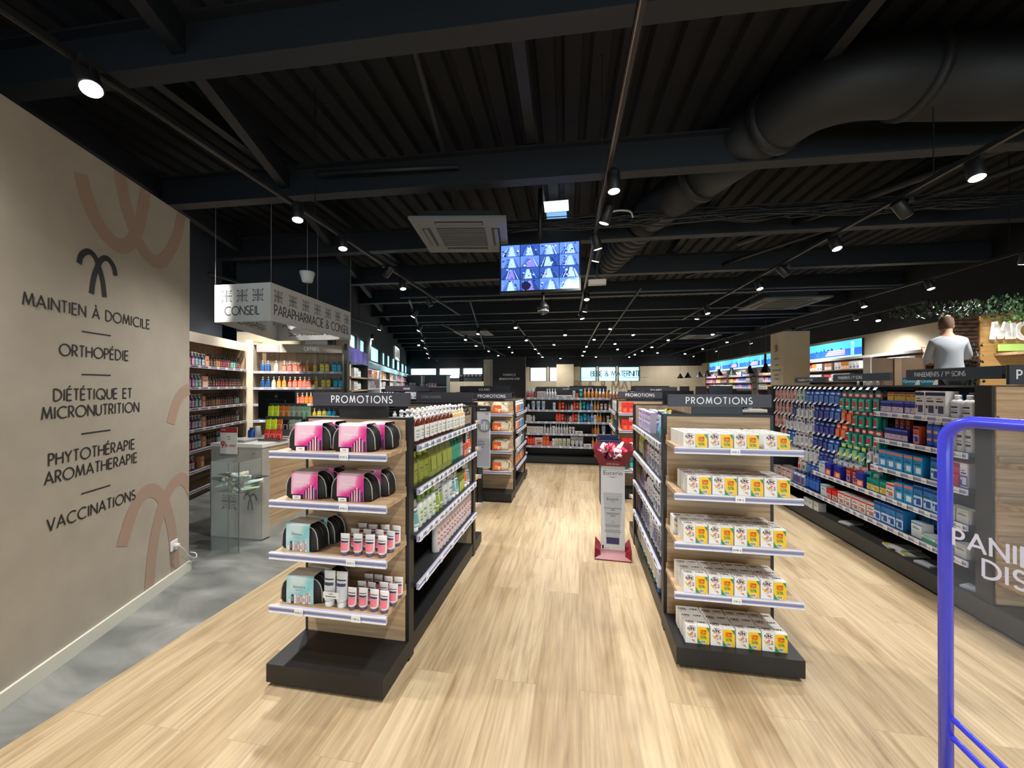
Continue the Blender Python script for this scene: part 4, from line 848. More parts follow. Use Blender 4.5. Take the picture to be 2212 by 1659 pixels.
# ---- vitamin gondola
RX0, RX1 = .545, 1.20
rg = gondola('r', 'black and oak promotion gondola filled with yellow and white vitamin boxes', RX0, RX1, 2.31, 2.65, 4.02, 4.36, tags=((.86,), (.885,), (.868,), (.866,)))
board_sign(rg, Matrix.Translation((0, 2.67, 0)), .575, 1.19, 1.462, 1.542, 'PROMOTIONS', .040, .0062, .36, (.73, 1.03, 1.40))
MRG = frame((.553, 4.02, 0), (0, -1, 0)); side_shelves(rg, MRG, 1.30, (1.205, .945, .655, .36), .30, (16, 18, 14, 10))
# ---- second row, bag gondola
g2 = gondola('b', 'oak promotion gondola with orange and cream tote bags, behind the make-up gondola', -1.57, -.90, 5.15, 5.42, 6.50, 6.8, shelves=(1.21, .965, .70, .42), top=1.385)
board_sign(g2, Matrix.Translation((0, 5.44, 0)), -1.53, -.945, 1.40, 1.49, 'PROMOTIONS', .042, .0068, .34, (-1.45, -1.05, 1.37))
side_shelves(g2, frame((-.89, 5.487, 0), (0, 1, 0)), 1.01, (1.19, .94, .67, .41), .3, (6, 6, 6, 6))
# ---- second row, red box gondola
g3 = gondola('d', 'oak promotion gondola with scarlet boxes, behind the floor display', .56, 1.22, 5.60, 5.9, 7.0, 7.3, shelves=(1.21, .965, .70, .40), top=1.375)
board_sign(g3, Matrix.Translation((0, 5.92, 0)), .575, 1.2, 1.41, 1.505, 'PROMOTIONS', .042, .0068, .34, (.7, 1.1, 1.37))
side_shelves(g3, frame((.545, 7.0, 0), (0, -1, 0)), 1.03, (1.19, .94, .67, .41), .3, (6, 6, 6, 6))
# ---- sun-care gondola standing across the end of the aisle
bg_ = thing('shelving_gondola', 'long black sun-care gondola standing across the far end of the central aisle', 'shelving unit', (-.1, 8.2, 0))
BX0, BX1, BY = -1.10, .95, 7.87
m_ = MB(); m_.box(BX0, BX1, BY, BY + .62, .03, .15, M_SHELFD); m_.box(BX0 + .03, BX1 - .03, BY + .04, BY + .6, 0, .03, M_BLACK); part(bg_, 'plinth', m_)
m_ = MB(); m_.box(BX0, BX1, BY + .30, BY + .33, .15, 1.47, M_BLACK); part(bg_, 'back_panel', m_)
for x in (BX0, BX1 - .03): part(bg_, 'end_frame', boxed(M_BLACK, x, x + .03, BY + .02, BY + .6, .15, 1.36))
side_shelves(bg_, frame((BX0 + .03, BY, 0), (1, 0, 0)), BX1 - BX0 - .06, (1.345, 1.10, .86, .622, .365), .30, (14, 12, 12, 12, 10))
board_sign(bg_, Matrix.Translation((0, BY + .28, 0)), -.62, .10, 1.49, 1.56, 'SOLAIRES', .024, .005, .2)
# ---- first-aid gondola
FX = 2.66
fa = thing('shelving_gondola', 'long black first-aid gondola with shelves, hooks and an empty oak end', 'shelving unit', (3.0, 4.3, 0))
m_ = MB(); m_.box(FX, FX + .7, 2.72, 6.1, .03, .16, mat((58, 58, 56), .6)); m_.box(FX + .03, FX + .67, 2.76, 6.06, 0, .03, M_BLACK); part(fa, 'plinth', m_)
m_ = MB(); m_.box(FX + .015, FX + .72, 3.03, 3.14, 0, 1.60, mat((44, 43, 44), .5)); part(fa, 'end_frame', m_)
m_ = MB(); m_.box(FX + .015, FX + .70, 6.02, 6.08, .16, 1.585, mat((60, 62, 66), .5)); part(fa, 'end_frame', m_)
m_ = MB(); m_.box(FX + .34, FX + .37, 3.14, 6.02, .16, 1.585, M_BLACK); part(fa, 'back_panel', m_)
m_ = MB(); m_.box(FX + .05, FX + .33, 3.14, 4.0, 1.585, 1.60, mat((70, 72, 74), .5)); m_.box(FX + .325, FX + .34, 3.14, 3.96, 1.44, 1.585, mat((70, 72, 74), .5)); part(fa, 'top_panel', m_)
m_ = MB(); m_.box(FX + .03, FX + .72, 3.018, 3.03, .17, 1.59, M_WOODX); part(fa, 'end_panel', m_)
for z in (1.36, 1.10, .84, .58, .33):
    m_ = MB(); m_.box(FX + .03, FX + .74, 2.74, 3.018, z - .024, z, M_WOODX); m_.box(FX + .03, FX + .74, 3.0, 3.018, z, z + .04, M_WOODX); part(fa, 'end_shelf', m_)
m_ = MB(); m_.box(FX + .0, FX + .7, 2.72, 3.03, .16, .164, M_BLACK); part(fa, 'end_plinth', m_)
for z, y1, n_ in ((1.365, 3.98, 7), (1.13, 3.98, 7), (.88, 4.02, 7), (.632, 4.90, 16), (.385, 5.95, 26)):
    M = frame((FX - .02, y1, 0), (0, -1, 0)); L = y1 - 3.145
    m_ = MB(); m_.box(.0, L, 0, .36, z - .022, z, M_SHELFD, M); s_ = part(fa, 'side_shelf', m_); rail(s_, .0, L, z, M, [L * (i + .5 + random.uniform(-.15, .15)) / n_ for i in range(n_)], .038, .046)
board_sign(fa, Matrix.Translation((0, 3.08, 0)), 2.80, 3.45, 1.605, 1.735, 'PROMOTIONS', .058, .009, .36, None)
MS = frame((2.86, 0, 0), (0, -1, 0))
for (ya, yb, z0, z1) in ((3.94, 3.16, 1.645, 1.735), (4.93, 4.12, 1.645, 1.72), (5.72, 5.05, 1.635, 1.70)):
    m_ = MB(); m_.box(-ya, -yb, -.012, .012, z0, z1, mat((68, 76, 84), .5), MS); s_ = part(fa, 'category_sign', m_); q = MB()
    h = (z1 - z0) * .38; lettering(q, 'PANSEMENTS / 1', h, h * .2, MS, M_SIGNT, .1, 'L', -.0135, -ya + .09, (z0 + z1) / 2 - h / 2)
    tw = text_width('PANSEMENTS / 1', h, .1); lettering(q, 'ERS', h * .5, h * .09, MS, M_SIGNT, .1, 'L', -.0135, -ya + .09 + tw + h * .1, (z0 + z1) / 2)
    lettering(q, 'SOINS', h, h * .2, MS, M_SIGNT, .1, 'L', -.0135, -ya + .09 + tw + h * 1.35, (z0 + z1) / 2 - h / 2); q.build('lettering', s_)
# ---- slanted wall shelving and corner shelving (turned frame)
C0 = Vector((-5.918, 6.04, 0))
def wall_unit(label, O, u, L, levels, tagn, hz, texts, depth=.36, wood=M_WOODZ):
    M = frame(O, u); g = thing('wall_shelving', label, 'shelving unit', O + Vector(u) * (L / 2))
    part(g, 'back_panel', boxed(wood, 0, L, depth, depth + .02, 0, 2.34, M=M))
    for x in (0, L - .03): part(g, 'side_panel', boxed(M_WOODZ, x, x + .03, .02, depth, 0, 2.34, M=M))
    part(g, 'plinth', boxed(mat((120, 98, 76), .6), 0, L, .02, depth, 0, .06, M=M))
    part(g, 'top_panel', boxed(M_WOODZ, 0, L, .0, depth, 2.34, 2.36, M=M))
    for a, b, z0, z1, tx, c in texts:
        m_ = MB(); m_.box(a, b, -.03, -.01, z0, z1, mat(c, .6), M); s_ = part(g, 'header_board', m_)
        q = MB(); lettering(q, tx, .062, .013, M, mat((250, 248, 244), .4), .18, 'C', -.031, (a + b) / 2, (z0 + z1) / 2 - .031); q.build('lettering', s_)
    for k, z in enumerate(levels):
        m_ = MB(); m_.box(.03, L - .03, .0, depth, z - .02, z, M_WOODZ, M); s_ = part(g, 'shelf', m_)
        n_ = tagn[k]; rail(s_, .03, L - .03, z, M, [.1 + (L - .2) * (i + .5) / n_ for i in range(n_)], .036, .06)
    return g, M
LV = (1.885, 1.575, 1.275, .97, .675, .385, .11)
wl_len = 2.35
wl_g, MWL = wall_unit('oak wall shelving full of dark pump bottles behind the end of the beige wall', C0 - WD * wl_len, WD, wl_len - .02, LV, (9, 9, 9, 8, 0, 0, 0), 2.3, ((.0, wl_len - .1, 2.21, 2.35, '', (196, 184, 166)),))
q = MB(); lettering(q, 'OFFRES', .062, .013, MWL, mat((250, 248, 244), .4), .1, 'C', -.031, 1.72, 2.255); q.build('lettering', wl_g.children[0] if False else [c for c in wl_g.children if c.name.startswith('header_board')][0])
FU0 = C0 + WN * .05
cu_g, MCU = wall_unit('oak corner shelving with coloured shower bottles behind the advice counter', FU0, WN, 1.60, (1.855, 1.56, 1.26, .965, .67, .385, .11), (7, 7, 7, 7, 0, 0, 0), 2.3,
    ((.12, .50, 2.205, 2.34, 'OFFRES', (132, 118, 112)), (.505, 1.58, 2.205, 2.34, 'OFFRES', (170, 158, 142))))
m_ = MB(); m_.box(-.06, .06, -.02, .36, 0, 2.42, M_CREAM, MCU); struct('trim_60', m_, 'cream post in the corner between the two wall shelves')
m_ = MB(); m_.box(-.4, 1.62, .40, .5, 0, 2.62, M_CREAM, MCU); m_.box(-.4, 1.62, .38, .5, 2.62, 4.9, DW, MCU); struct('wall_corner', m_, 'cream wall above the corner shelving')
m_ = MB(); m_.box(-9, -.0, .40, .5, 0, 4.9, DW, frame(C0, WD)); struct('wall_shelving_side', m_, 'dark wall above the wall shelving')
m_ = MB(); m_.box(.86, 1.26, .20, .38, 2.37, 2.5, M_WHITE, MCU); m_.box(1.27, 1.36, .2, .38, 2.36, 2.5, M_BLACK, MCU); tag(m_.build('split_air_unit'), 'white wall air unit on top of the corner shelving', 'air conditioner')
# ---- long cosmetics wall shelving
q0 = LW0; MCW = frame(q0, WD); cw = thing('wall_shelving', 'black panel and purple cosmetics bay beside the corner shelving', 'shelving unit', q0)
part(cw, 'side_panel', boxed(M_BLACK, -.02, .13, -.02, .03, 0, 2.38, M=MCW))
MP = noise_mat('purple_print', [(0.3, (44, 34, 92)), (0.6, (78, 66, 140)), (0.8, (150, 140, 190))], 3.0, .35)
part(cw, 'header_board', boxed(MP, .13, 2.2, -.02, 0, 2.07, 2.36, M=MCW)); part(cw, 'back_panel', boxed(MP, .45, 2.2, .34, .36, 0, 2.07, M=MCW))
for z in (1.78, 1.5, 1.25, .95, .65, .35): part(cw, 'shelf', boxed(M_WOODZ, .45, 2.2, 0, .34, z - .03, z, M=MCW))
part(cw, 'side_panel', boxed(M_BLACK, 2.2, 2.26, 0, .36, 0, 2.1, M=MCW))
bays = []
x = 2.28
for i in range(7):
    L = 2.0 if i < 3 else 3.0
    g = thing('wall_shelving', '%s white cosmetics shelving bay beyond the purple one' % ORD[i], 'shelving unit', q0 + WD * (x + L / 2), 0, 'white cosmetics shelving bays')
    part(g, 'back_panel', boxed(mat((150, 156, 170), .5), x, x + L, .34, .36, 0, 2.1, M=MCW)); part(g, 'header_board', boxed(mat((150, 190, 204), .5), x, x + L, -.02, 0, 2.04, 2.2, M=MCW))
    for z in (1.80, 1.52, 1.24, .95, .65, .35): part(g, 'shelf', boxed(M_WHITE, x, x + L, 0, .34, z - .03, z, M=MCW))
    part(g, 'side_panel', boxed(M_WHITE if i != 1 else M_BLACK, x + L - .05, x + L, -.02, .34, 0, 2.04, M=MCW)); bays.append((x, L)); x += L
m_ = MB(); m_.box(2.6, 3.7, -.6, -.56, 2.28, 2.62, mat((150, 164, 160), .5), MCW)
q = MB(); lettering(q, 'GAMME', .2, .05, MCW, M_TXT, .15, 'C', -.605, 3.15, 2.36)
r = tag(m_.build('hanging_sign'), 'pale hanging sign above the cosmetics bays', 'sign'); part(r, 'lettering', q)
# ---------------------------------------------------------------- advice counter, its sign and what stands on it
ac = thing('advice_counter', 'concrete and oak advice counter with a white top beside the grey floor', 'counter', (-3.5, 4.4, 0))
CX0, CX1, CY0, CY1 = -3.82, -3.205, 3.46, 5.4
part(ac, 'front_panel', boxed(M_STONE, CX0, CX1, CY0, CY0 + .03, .015, .955)); part(ac, 'side_panel', boxed(M_STONE, CX1 - .02, CX1, CY0 + .03, CY0 + .10, .015, .955))
part(ac, 'side_panel', boxed(M_WOODY, CX1 - .02, CX1 - .002, CY0 + .10, CY1, .12, .955), 'oak side panel'); part(ac, 'kickboard', boxed(M_STONE, CX1 - .03, CX1 - .001, CY0 + .10, CY1, .0, .12))
part(ac, 'back_panel', boxed(M_STONE, CX0, CX0 + .02, CY0 + .03, CY1, 0, .955)); part(ac, 'countertop', boxed(mat((214, 212, 204), .3), CX0 - .005, CX1 + .005, CY0 - .005, CY1, .957, .992))
q = MB(); q.lathe([(.012, 0), (.012, .008)], mat((130, 130, 126)), 10, M=Matrix.Translation((-3.30, CY0, .905)) @ Matrix.Rotation(R(90), 4, 'X')); part(ac, 'lock', q)
q = MB(); Mf = Matrix.Translation((0, CY0 - .001, 0)); cross_logo(q, -3.60, .39, .17, M_INK, Mf, .007); palm(q, -3.42, .31, .15, .17, .018, M_INK, Mf); part(ac, 'lettering', q)
# clear collection box with used tubes
cb = thing('collection_box', 'tall clear acrylic collection box holding empty tubes in front of the advice counter', 'box', (-3.33, 3.3, 0))
AX0, AX1, AY0, AY1 = -3.52, -3.20, 3.18, 3.445
for nm, b in (('side_pane', (AX0, AX1, AY0, AY0 + .004, 0, .86)), ('side_pane', (AX0, AX0 + .004, AY0, AY1, 0, .86)), ('side_pane', (AX1 - .004, AX1, AY0, AY1, 0, .86))): part(cb, nm, boxed(M_GLASS, *b))
for b in ((AX0, AX0 + .005, AY0 - .001, AY0 + .005, 0, .862), (AX1 - .005, AX1, AY0 - .001, AY0 + .005, 0, .862), (AX0 + .2, AX0 + .204, AY0 - .002, AY0, 0, .862)): part(cb, 'edge_strip', boxed(mat((90, 96, 92), .2), *b))
part(cb, 'inner_shelf', boxed(mat((150, 150, 142), .3, alpha=.7), AX0 + .005, AX1 - .005, AY0 + .006, AY1 - .005, .545, .552))
rr = random.Random(5); tcol = [('used_g', (150, 170, 130), (120, 150, 120), 'sage green'), ('used_c', (206, 190, 160), (180, 160, 130), 'cream'), ('used_b', (130, 150, 160), (90, 120, 140), 'slate blue'), ('used_k', (40, 44, 44), (60, 66, 66), 'black'), ('used_m', (176, 196, 186), (150, 176, 160), 'mint')]
for k_, c1, c2, ds in tcol: style(k_, 'tube', .052, .17, .035, c1, c2, (190, 196, 190), 'empty %s tube' % ds)
i = 0
for lay, n_ in ((0, 6), (1, 6), (2, 6), (3, 4)):
    for j in range(n_):
        k_, c1, c2, ds = tcol[(i * 3 + lay) % 5]; me, ch = proto(k_, True)
        p = (AX0 + .075 + (.20) * (j + .5) / n_ + rr.uniform(-.01, .01), AY0 + .055 + rr.uniform(0, .13), .575 + lay * .05)
        o = link('squeeze_tube', me, None, p); o.rotation_euler = (R(90 + rr.uniform(-14, 14)), R(rr.uniform(-20, 20)), R(rr.choice([70, 110, 250, 290, 80]) + rr.uniform(-25, 25)))
        for a, b in ch: link(a, b, o)
        PEND.append((o, 'empty %s tube' % ds, 'pile in the clear collection box', 'from its bottom', 'tube')); i += 1
# price card on a clear stand
pc = thing('price_card', 'white price card with red figures standing at the front of the advice counter', 'sign', (-3.57, 3.44, .87)); Mp = Matrix.Translation((0, 3.435, 0))
q = MB(); q.box(-3.68, -3.475, -.004, 0, .875, 1.165, mat((214, 206, 196), .4), Mp); q.box(-3.68, -3.475, -.005, -.004, 1.11, 1.165, mat((150, 52, 50), .4), Mp); q.box(-3.68, -3.475, -.008, 0, .868, .89, mat((120, 120, 116)), Mp)
part(pc, 'card', q); q = MB(); red = mat((176, 46, 44), .5)
lettering(q, '9', .06, .013, Mp, red, .2, 'L', -.0055, -3.662, .955); lettering(q, '€', .022, .005, Mp, red, .2, 'L', -.0055, -3.62, .993); lettering(q, '99', .028, .006, Mp, red, .2, 'L', -.0055, -3.622, .957)
lettering(q, 'OFFERT', .018, .004, Mp, red, .2, 'L', -.0055, -3.57, .965); lettering(q, 'OFFRE', .012, .002, Mp, M_TXT, .2, 'C', -.0055, -3.577, 1.06); lettering(q, 'SOIN', .012, .002, Mp, M_TXT, .2, 'C', -.0055, -3.577, 1.035); lettering(q, 'OFFRE', .014, .003, Mp, mat((226, 190, 186)), .2, 'L', -.0058, -3.665, 1.13)
part(pc, 'lettering', q)
# computer screen seen from behind
cs = thing('computer_monitor', 'black computer monitor seen from behind on the advice counter', 'monitor', (-3.74, 4.25, .992)); Mm = Matrix.Translation((-3.78, 4.3, 0)) @ Matrix.Rotation(R(-4), 4, 'Z')
q = MB(); q.rbox(-.29, .29, 0, .03, 1.17, 1.53, M_BLACK, .008, Mm); q.rbox(-.16, .16, -.025, 0, 1.22, 1.42, M_BLACK, .008, Mm); part(cs, 'screen_housing', q)
q = MB(); q.box(-.03, .03, -.05, -.026, .995, 1.32, M_BLACK, Mm); part(cs, 'stand', q); q = MB(); q.box(-.11, .11, -.1, .1, .993, 1.005, M_BLACK, Mm); part(cs, 'foot', q)
q = MB(); ribbon(q, arc(0, 1.46, .02, .02, 0, 360, 20), .0028, mat((170, 170, 170), .3), Mm, -.002); lettering(q, 'DELL', .009, .002, Mm, mat((170, 170, 170)), .1, 'C', -.002, 0, 1.456); part(cs, 'logo', q)
# stepped rack of tea and scent sachets
rk = thing('sachet_rack', 'stepped grey display rack of coloured sachets on the advice counter', 'rack', (-3.4, 3.95, .992)); gm = mat((70, 74, 74), .5)
q = MB()
for k_, (x0, y0, z, L) in enumerate(((-3.72, 4.10, 1.20, .50), (-3.60, 3.94, 1.06, .46))): q.box(x0, x0 + L, y0 - .03, y0 + .03, z - .012, z, gm); q.box(x0, x0 + L, y0 - .034, y0 - .03, z - .03, z + .03, gm)
q.box(-3.73, -3.22, 4.13, 4.145, .993, 1.38, gm); q.box(-3.60, -3.54, 3.97, 4.1, .993, 1.05, gm); q.box(-3.3, -3.215, 3.97, 4.13, .993, 1.05, gm); part(rk, 'frame', q)
row((-3.70, 4.085, 1.20), (1, 0, 0), [('scent_y', 2, .075), ('scent_o', 2, .072), ('scent_g', 2, .07), ('scent_s', 2, .065)], 'top step of the sachet rack', 'from the monitor', hs=.98, jit=0)
row((-3.585, 3.925, 1.06), (1, 0, 0), [('scent_y', 2, .072), ('scent_o', 1, .08), ('scent_k', 1, .08), ('scent_g', 1, .08), ('scent_s', 1, .07)], 'lower step of the sachet rack', 'from the monitor', hs=.95, jit=0)
tr_ = MB(); tr_.box(-3.44, -3.195, 3.66, 3.80, .993, 1.0, gm); tr_.box(-3.44, -3.195, 3.655, 3.66, .993, 1.02, gm); tag(tr_.build('display_tray'), 'small grey tray of red cartons at the edge of the advice counter', 'tray')
row((-3.43, 3.73, 1.001), (1, 0, 0), [('scent_r', 3, .075)], 'tray at the counter edge', 'from the price card', hs=.9, jit=0)
q = MB(); q.lathe([(.045, 0), (.03, .12), (.032, .13)], mat((226, 224, 216)), 16); o = q.build('paper_cone', None, (-3.72, 3.95, .992)); tag(o, 'white paper cup turned over beside the sachet rack', 'cup')
style('ct_blu', 'bottle', .075, .13, .05, (16, 60, 130), (30, 80, 150), (20, 50, 110), 'short deep blue bottle'); put('ct_blu', (-3.66, 3.80, .992), 0, 'advice counter top', '')
q = MB(); q.box(-.13, .13, -.09, .09, 0, .02, mat((120, 124, 122), .3)); q.box(-.12, .12, -.08, .08, .02, .03, mat((190, 190, 186), .3)); tag(q.build('card_tray', None, (-3.62, 3.62, .992)), 'grey paper tray at the front of the advice counter', 'tray')

# cut-out sign box hanging over the counter
sg = thing('counter_sign', 'white hanging sign box with cut-out lettering over the advice counter', 'sign', (-4.4, 5.0, 2.4))
ZB, ZT = 2.4, 2.875; P_ = [Vector((-4.56, 4.17, 0)), Vector((-3.75, 4.17, 0)), Vector((-3.925, 6.14, 0)), Vector((-5.36, 6.13, 0))]
M_SIGN = mat((222, 220, 216), .45); M_CUT = mat((78, 80, 82), .6)
def face(a, b, txt, n_, h, inside=False, tx=0, mir=False):
    M = frame(a, (b - a)); L = (b - a).length; q = MB(); q.box(0, L, 0, .012, ZB, ZT, M_SIGN, M); f = part(sg, 'sign_panel', q); q = MB()
    for y_, mr in ((-.001, False), (.0132, True)):
        for i in range(n_): cross_logo(q, L * (i + .5 + .25 * (n_ > 3) * (1 - 2 * i / max(1, n_ - 1)) * 0) / n_ if n_ > 3 else L * (.5 + (i - 1) * .28), ZB + .325, .155, M_CUT, M @ Matrix.Translation((0, y_, 0)), .0065)
        lettering(q, txt, h, h * .14, M @ Matrix.Translation((0, y_, 0)), M_CUT, .14, 'C', 0, L / 2 + tx, ZB + .085, sx=min(1, (L * .93) / text_width(txt, h, .14)))
    q.build('lettering', f)
face(P_[0], P_[1], 'CONSEIL', 3, .105); face(P_[1], P_[2], 'PARAPHARMACIE & CONSEIL', 7, .125); face(P_[3], P_[0], 'PARAPHARMACIE', 5, .105); face(P_[2], P_[3], 'PARAPHARMACIE', 4, .105)
q = MB()
for a, b in ((0, 1), (1, 2), (2, 3), (3, 0)):
    c = (P_[0] + P_[1] + P_[2] + P_[3]) / 4; A, B = P_[a], P_[b]; A2 = A + (c - A).normalized() * .05; B2 = B + (c - B).normalized() * .05
    q.quad((A.x, A.y, ZB), (B.x, B.y, ZB), (B2.x, B2.y, ZB), (A2.x, A2.y, ZB), M_SIGN)
part(sg, 'bottom_edge', q)
for p in P_[:3] + [P_[1].lerp(P_[2], .5)]:
    q = MB(); q.tube([(p.x - .02, p.y + .03, ZT), (p.x - .02, p.y + .03, 4.0)], .003, mat((150, 150, 150), .3), 5); part(sg, 'suspension_chain', q)

# ---------------------------------------------------------------- make-up bags
def sheet_art(kind):
    m, n, l, b = nodemat('printed_sleeve_' + kind); tc = n.new('ShaderNodeTexCoord'); ns = n.new('ShaderNodeTexNoise'); ns.inputs['Scale'].default_value = 9.0; ns.inputs['Detail'].default_value = .5
    l.new(tc.outputs['Object'], ns.inputs['Vector'])
    if kind == 'pink': r = ramp(n, [(0.36, (246, 204, 222)), (0.45, (238, 120, 176)), (0.53, (228, 44, 134)), (0.62, (212, 60, 176)), (0.72, (242, 160, 170))])
    else: r = ramp(n, [(0.3, (206, 226, 228)), (0.5, (136, 200, 206)), (0.65, (170, 214, 216)), (0.8, (226, 236, 234))])
    l.new(ns.outputs['Fac'], r.inputs[0]); l.new(r.outputs[0], b.inputs['Base Color']); b.inputs['Roughness'].default_value = .35; return m
A_PINK, A_BLUE = sheet_art('pink'), sheet_art('blue'); M_FAB = mat((22, 22, 23), .55); M_PIPE = mat((190, 188, 182), .4)
M_SLV_SHADE = {'pink': mat((150, 50, 96), .4), 'blue': mat((70, 96, 100), .4)}  # darker sleeve top and back, with the shadow put into the colour
def bag_protos(kind):
    b = MB(); N = 11; prof = []                     # front silhouette: half moon with a flat base
    for i in range(N): a = pi * i / (N - 1); prof.append((.122 * math.copysign(abs(math.cos(a)) ** .55, math.cos(a)), .012 + .128 * math.sin(a) ** .62))
    prof = [(.098, 0)] + prof + [(-.098, 0)]; rings = []
    for t, k in ((-1, .90), (-.85, .97), (-.4, 1.0), (.4, 1.0), (.85, .97), (1, .90)): rings.append([(x * k, t * .048, z * k) for x, z in prof])
    b.loft(rings, M_FAB, True, True)
    p = MB()
    for y in (-.041, .041): p.tube([(x * .985, y, z * .985) for x, z in prof[1:-1]], .0028, M_PIPE, 5)
    z_ = MB(); z_.tube([(x * 1.0, 0, z + .002) for x, z in prof[2:-2]], .003, mat((60, 60, 62), .3, .5), 5)
    s = MB(); m = A_PINK if kind == 'pink' else A_BLUE; x0, x1 = -.078, .078; ys = [(-.056, .0), (-.057, .06), (-.055, .138), (-.048, .149), (.044, .147), (.05, .135), (.052, .0)]
    for i in range(len(ys) - 1):
        mm = m if i < 3 else M_SLV_SHADE[kind]
        s.quad((x0, ys[i][0], ys[i][1]), (x1, ys[i][0], ys[i][1]), (x1, ys[i + 1][0], ys[i + 1][1]), (x0, ys[i + 1][0], ys[i + 1][1]), mm)
        s.quad((x0, ys[i][0] + .001, ys[i][1]), (x0, ys[i + 1][0] + .001, ys[i + 1][1]), (x1, ys[i + 1][0] + .001, ys[i + 1][1]), (x1, ys[i][0] + .001, ys[i][1]), mat((230, 228, 226), .5))
    ar = MB(); F0 = Matrix.Translation((0, -.0585, 0)); wt_ = mat((250, 244, 246), .5)
    font_mb('Make-Up' if kind == 'pink' else 'Skincare', .021, wt_ if kind == 'pink' else mat((90, 120, 130)), F0 @ Matrix.Translation((-.004, 0, .085)) @ Matrix.Rotation(R(90), 4, 'X'), ar)
    font_mb('ESSENTIALS', .008, wt_ if kind == 'pink' else mat((90, 120, 130)), F0 @ Matrix.Translation((-.004, 0, .072)) @ Matrix.Rotation(R(90), 4, 'X'), ar)
    if kind == 'pink':
        ar.quad((x0, -.0586, .0), (-.004, -.0586, .0), (-.004, -.0586, .026), (x0, -.0586, .026), M_BLACK)
        ar.box(-.068, -.020, -.0592, -.0587, .0, .020, wt_); lettering(ar, 'OFFRE', .006, .001, F0, M_TXT, .2, 'C', -.001, -.044, .007)
        cols = [(30, 28, 30), (240, 190, 206), (40, 36, 40), (236, 214, 220), (180, 60, 100), (250, 240, 244), (36, 32, 36), (230, 160, 190), (90, 80, 90), (24, 22, 24)]
        for i, c in enumerate(cols):
            hx = .002 + i * .0074; hh = (.046, .05, .058, .062, .07, .078, .072, .066, .05, .058)[i]; ar.quad((hx, -.0588, .002), (hx + .0055, -.0588, .002), (hx + .0055, -.0588, hh), (hx, -.0588, hh), mat(c, .4))
    else:
        cols = [(236, 220, 206), (30, 28, 30), (226, 226, 220), (220, 190, 180), (206, 130, 120), (236, 236, 236), (206, 150, 140), (230, 226, 224)]
        for i, c in enumerate(cols):
            hx = -.064 + i * .0165; hh = (.024, .05, .05, .046, .05, .044, .06, .058)[i]; ar.quad((hx, -.0588, .002), (hx + .012, -.0588, .002), (hx + .012, -.0588, hh), (hx, -.0588, hh), mat(c, .4))
            ar.quad((hx + .003, -.059, .012), (hx + .009, -.059, .012), (hx + .009, -.059, hh - .01), (hx + .003, -.059, hh - .01), mat((180, 120, 110) if i % 2 else (226, 206, 200), .5))
    return b.mesh('cosmetic_bag'), p.mesh('piping'), z_.mesh('zip'), s.mesh('printed_sleeve'), ar.mesh('sleeve_print')
BP = {k: bag_protos(k) for k in ('pink', 'blue')}
def bag(kind, x, y, z, rz, label, tilt=0):
    P = BP[kind]; o = link('cosmetic_bag', P[0], None, (x, y, z)); o.rotation_euler = (R(tilt), 0, R(rz)); link('piping', P[1], o); link('zip', P[2], o); s = link('printed_sleeve', P[3], o); link('sleeve_print', P[4], s)
    tag(o, label, 'cosmetic bag', 'cosmetic bags on the promotion gondola'); return o
G = 'the make-up gondola'
for sh, z, bags in (('top shelf', 1.245, ((-1.455, 1.93, 6, 'front', 'left'), (-1.44, 2.035, 0, 'rear', 'left'), (-1.19, 1.93, 3, 'front', 'right'), (-1.13, 2.035, -4, 'rear', 'right'))),
                    ('second shelf', .98, ((-1.475, 1.93, 2, 'front', 'left'), (-1.45, 2.035, 0, 'rear', 'left'), (-1.20, 1.93, 0, 'front', 'right'), (-1.16, 2.035, 0, 'rear', 'right')))):
    for x, y, rz, fr, sd in bags: bag('pink', x, y, z, rz, 'black bag in pink sleeve, %s %s one, %s of the make-up gondola' % (fr, sd, sh))
for x, y, z, rz, lb in ((-1.50, 1.92, .70, -6, 'black bag in pale blue sleeve, front one, third shelf of the make-up gondola'), (-1.47, 2.03, .70, -8, 'black bag in pale blue sleeve, rear one, third shelf of the make-up gondola'),
                        (-1.495, 1.92, .415, 4, 'black bag in pale blue sleeve, front one, lowest shelf of the make-up gondola'), (-1.45, 2.03, .415, -4, 'black bag in pale blue sleeve, rear one, lowest shelf of the make-up gondola')):
    bag('blue', x, y, z, rz, lb)
style('hand', 'tube', .052, .112, .04, (232, 228, 228), (232, 120, 136), (96, 78, 110), 'small white and pink cream tube', (60, 52, 84))
style('hand2', 'tube', .050, .118, .04, (232, 228, 228), (232, 120, 136), (96, 78, 110), 'small pink cream tube with clear hanger', (60, 52, 84))
style('duo', 'tube', .066, .185, .045, (228, 228, 228), (210, 210, 214), W, 'tall white cream tube', (60, 66, 96))
def tubes(z, xs, y, wh, k_='hand', rank=''):
    for x in xs: put(k_, (x, y + random.uniform(-.006, .006), z), R(random.uniform(-8, 8)), wh, 'from the bags', True, rank)
for z, wh, xs in ((.70, 'third shelf of the make-up gondola', (-1.225, -1.155, -1.085, -1.015)), (.415, 'lowest shelf of the make-up gondola', (-1.185, -1.125, -1.06, -1.0))):
    tubes(z, xs, 1.875, wh, rank=' in the front rank'); tubes(z, [x + .012 for x in xs], 1.945, wh, rank=' in the middle rank'); tubes(z, [x + .006 for x in xs], 2.02, wh, rank=' in the back rank')
for x in (-1.325, -1.253): put('duo', (x, 1.885, .415), R(2), 'lowest shelf of the make-up gondola', 'from the bags')
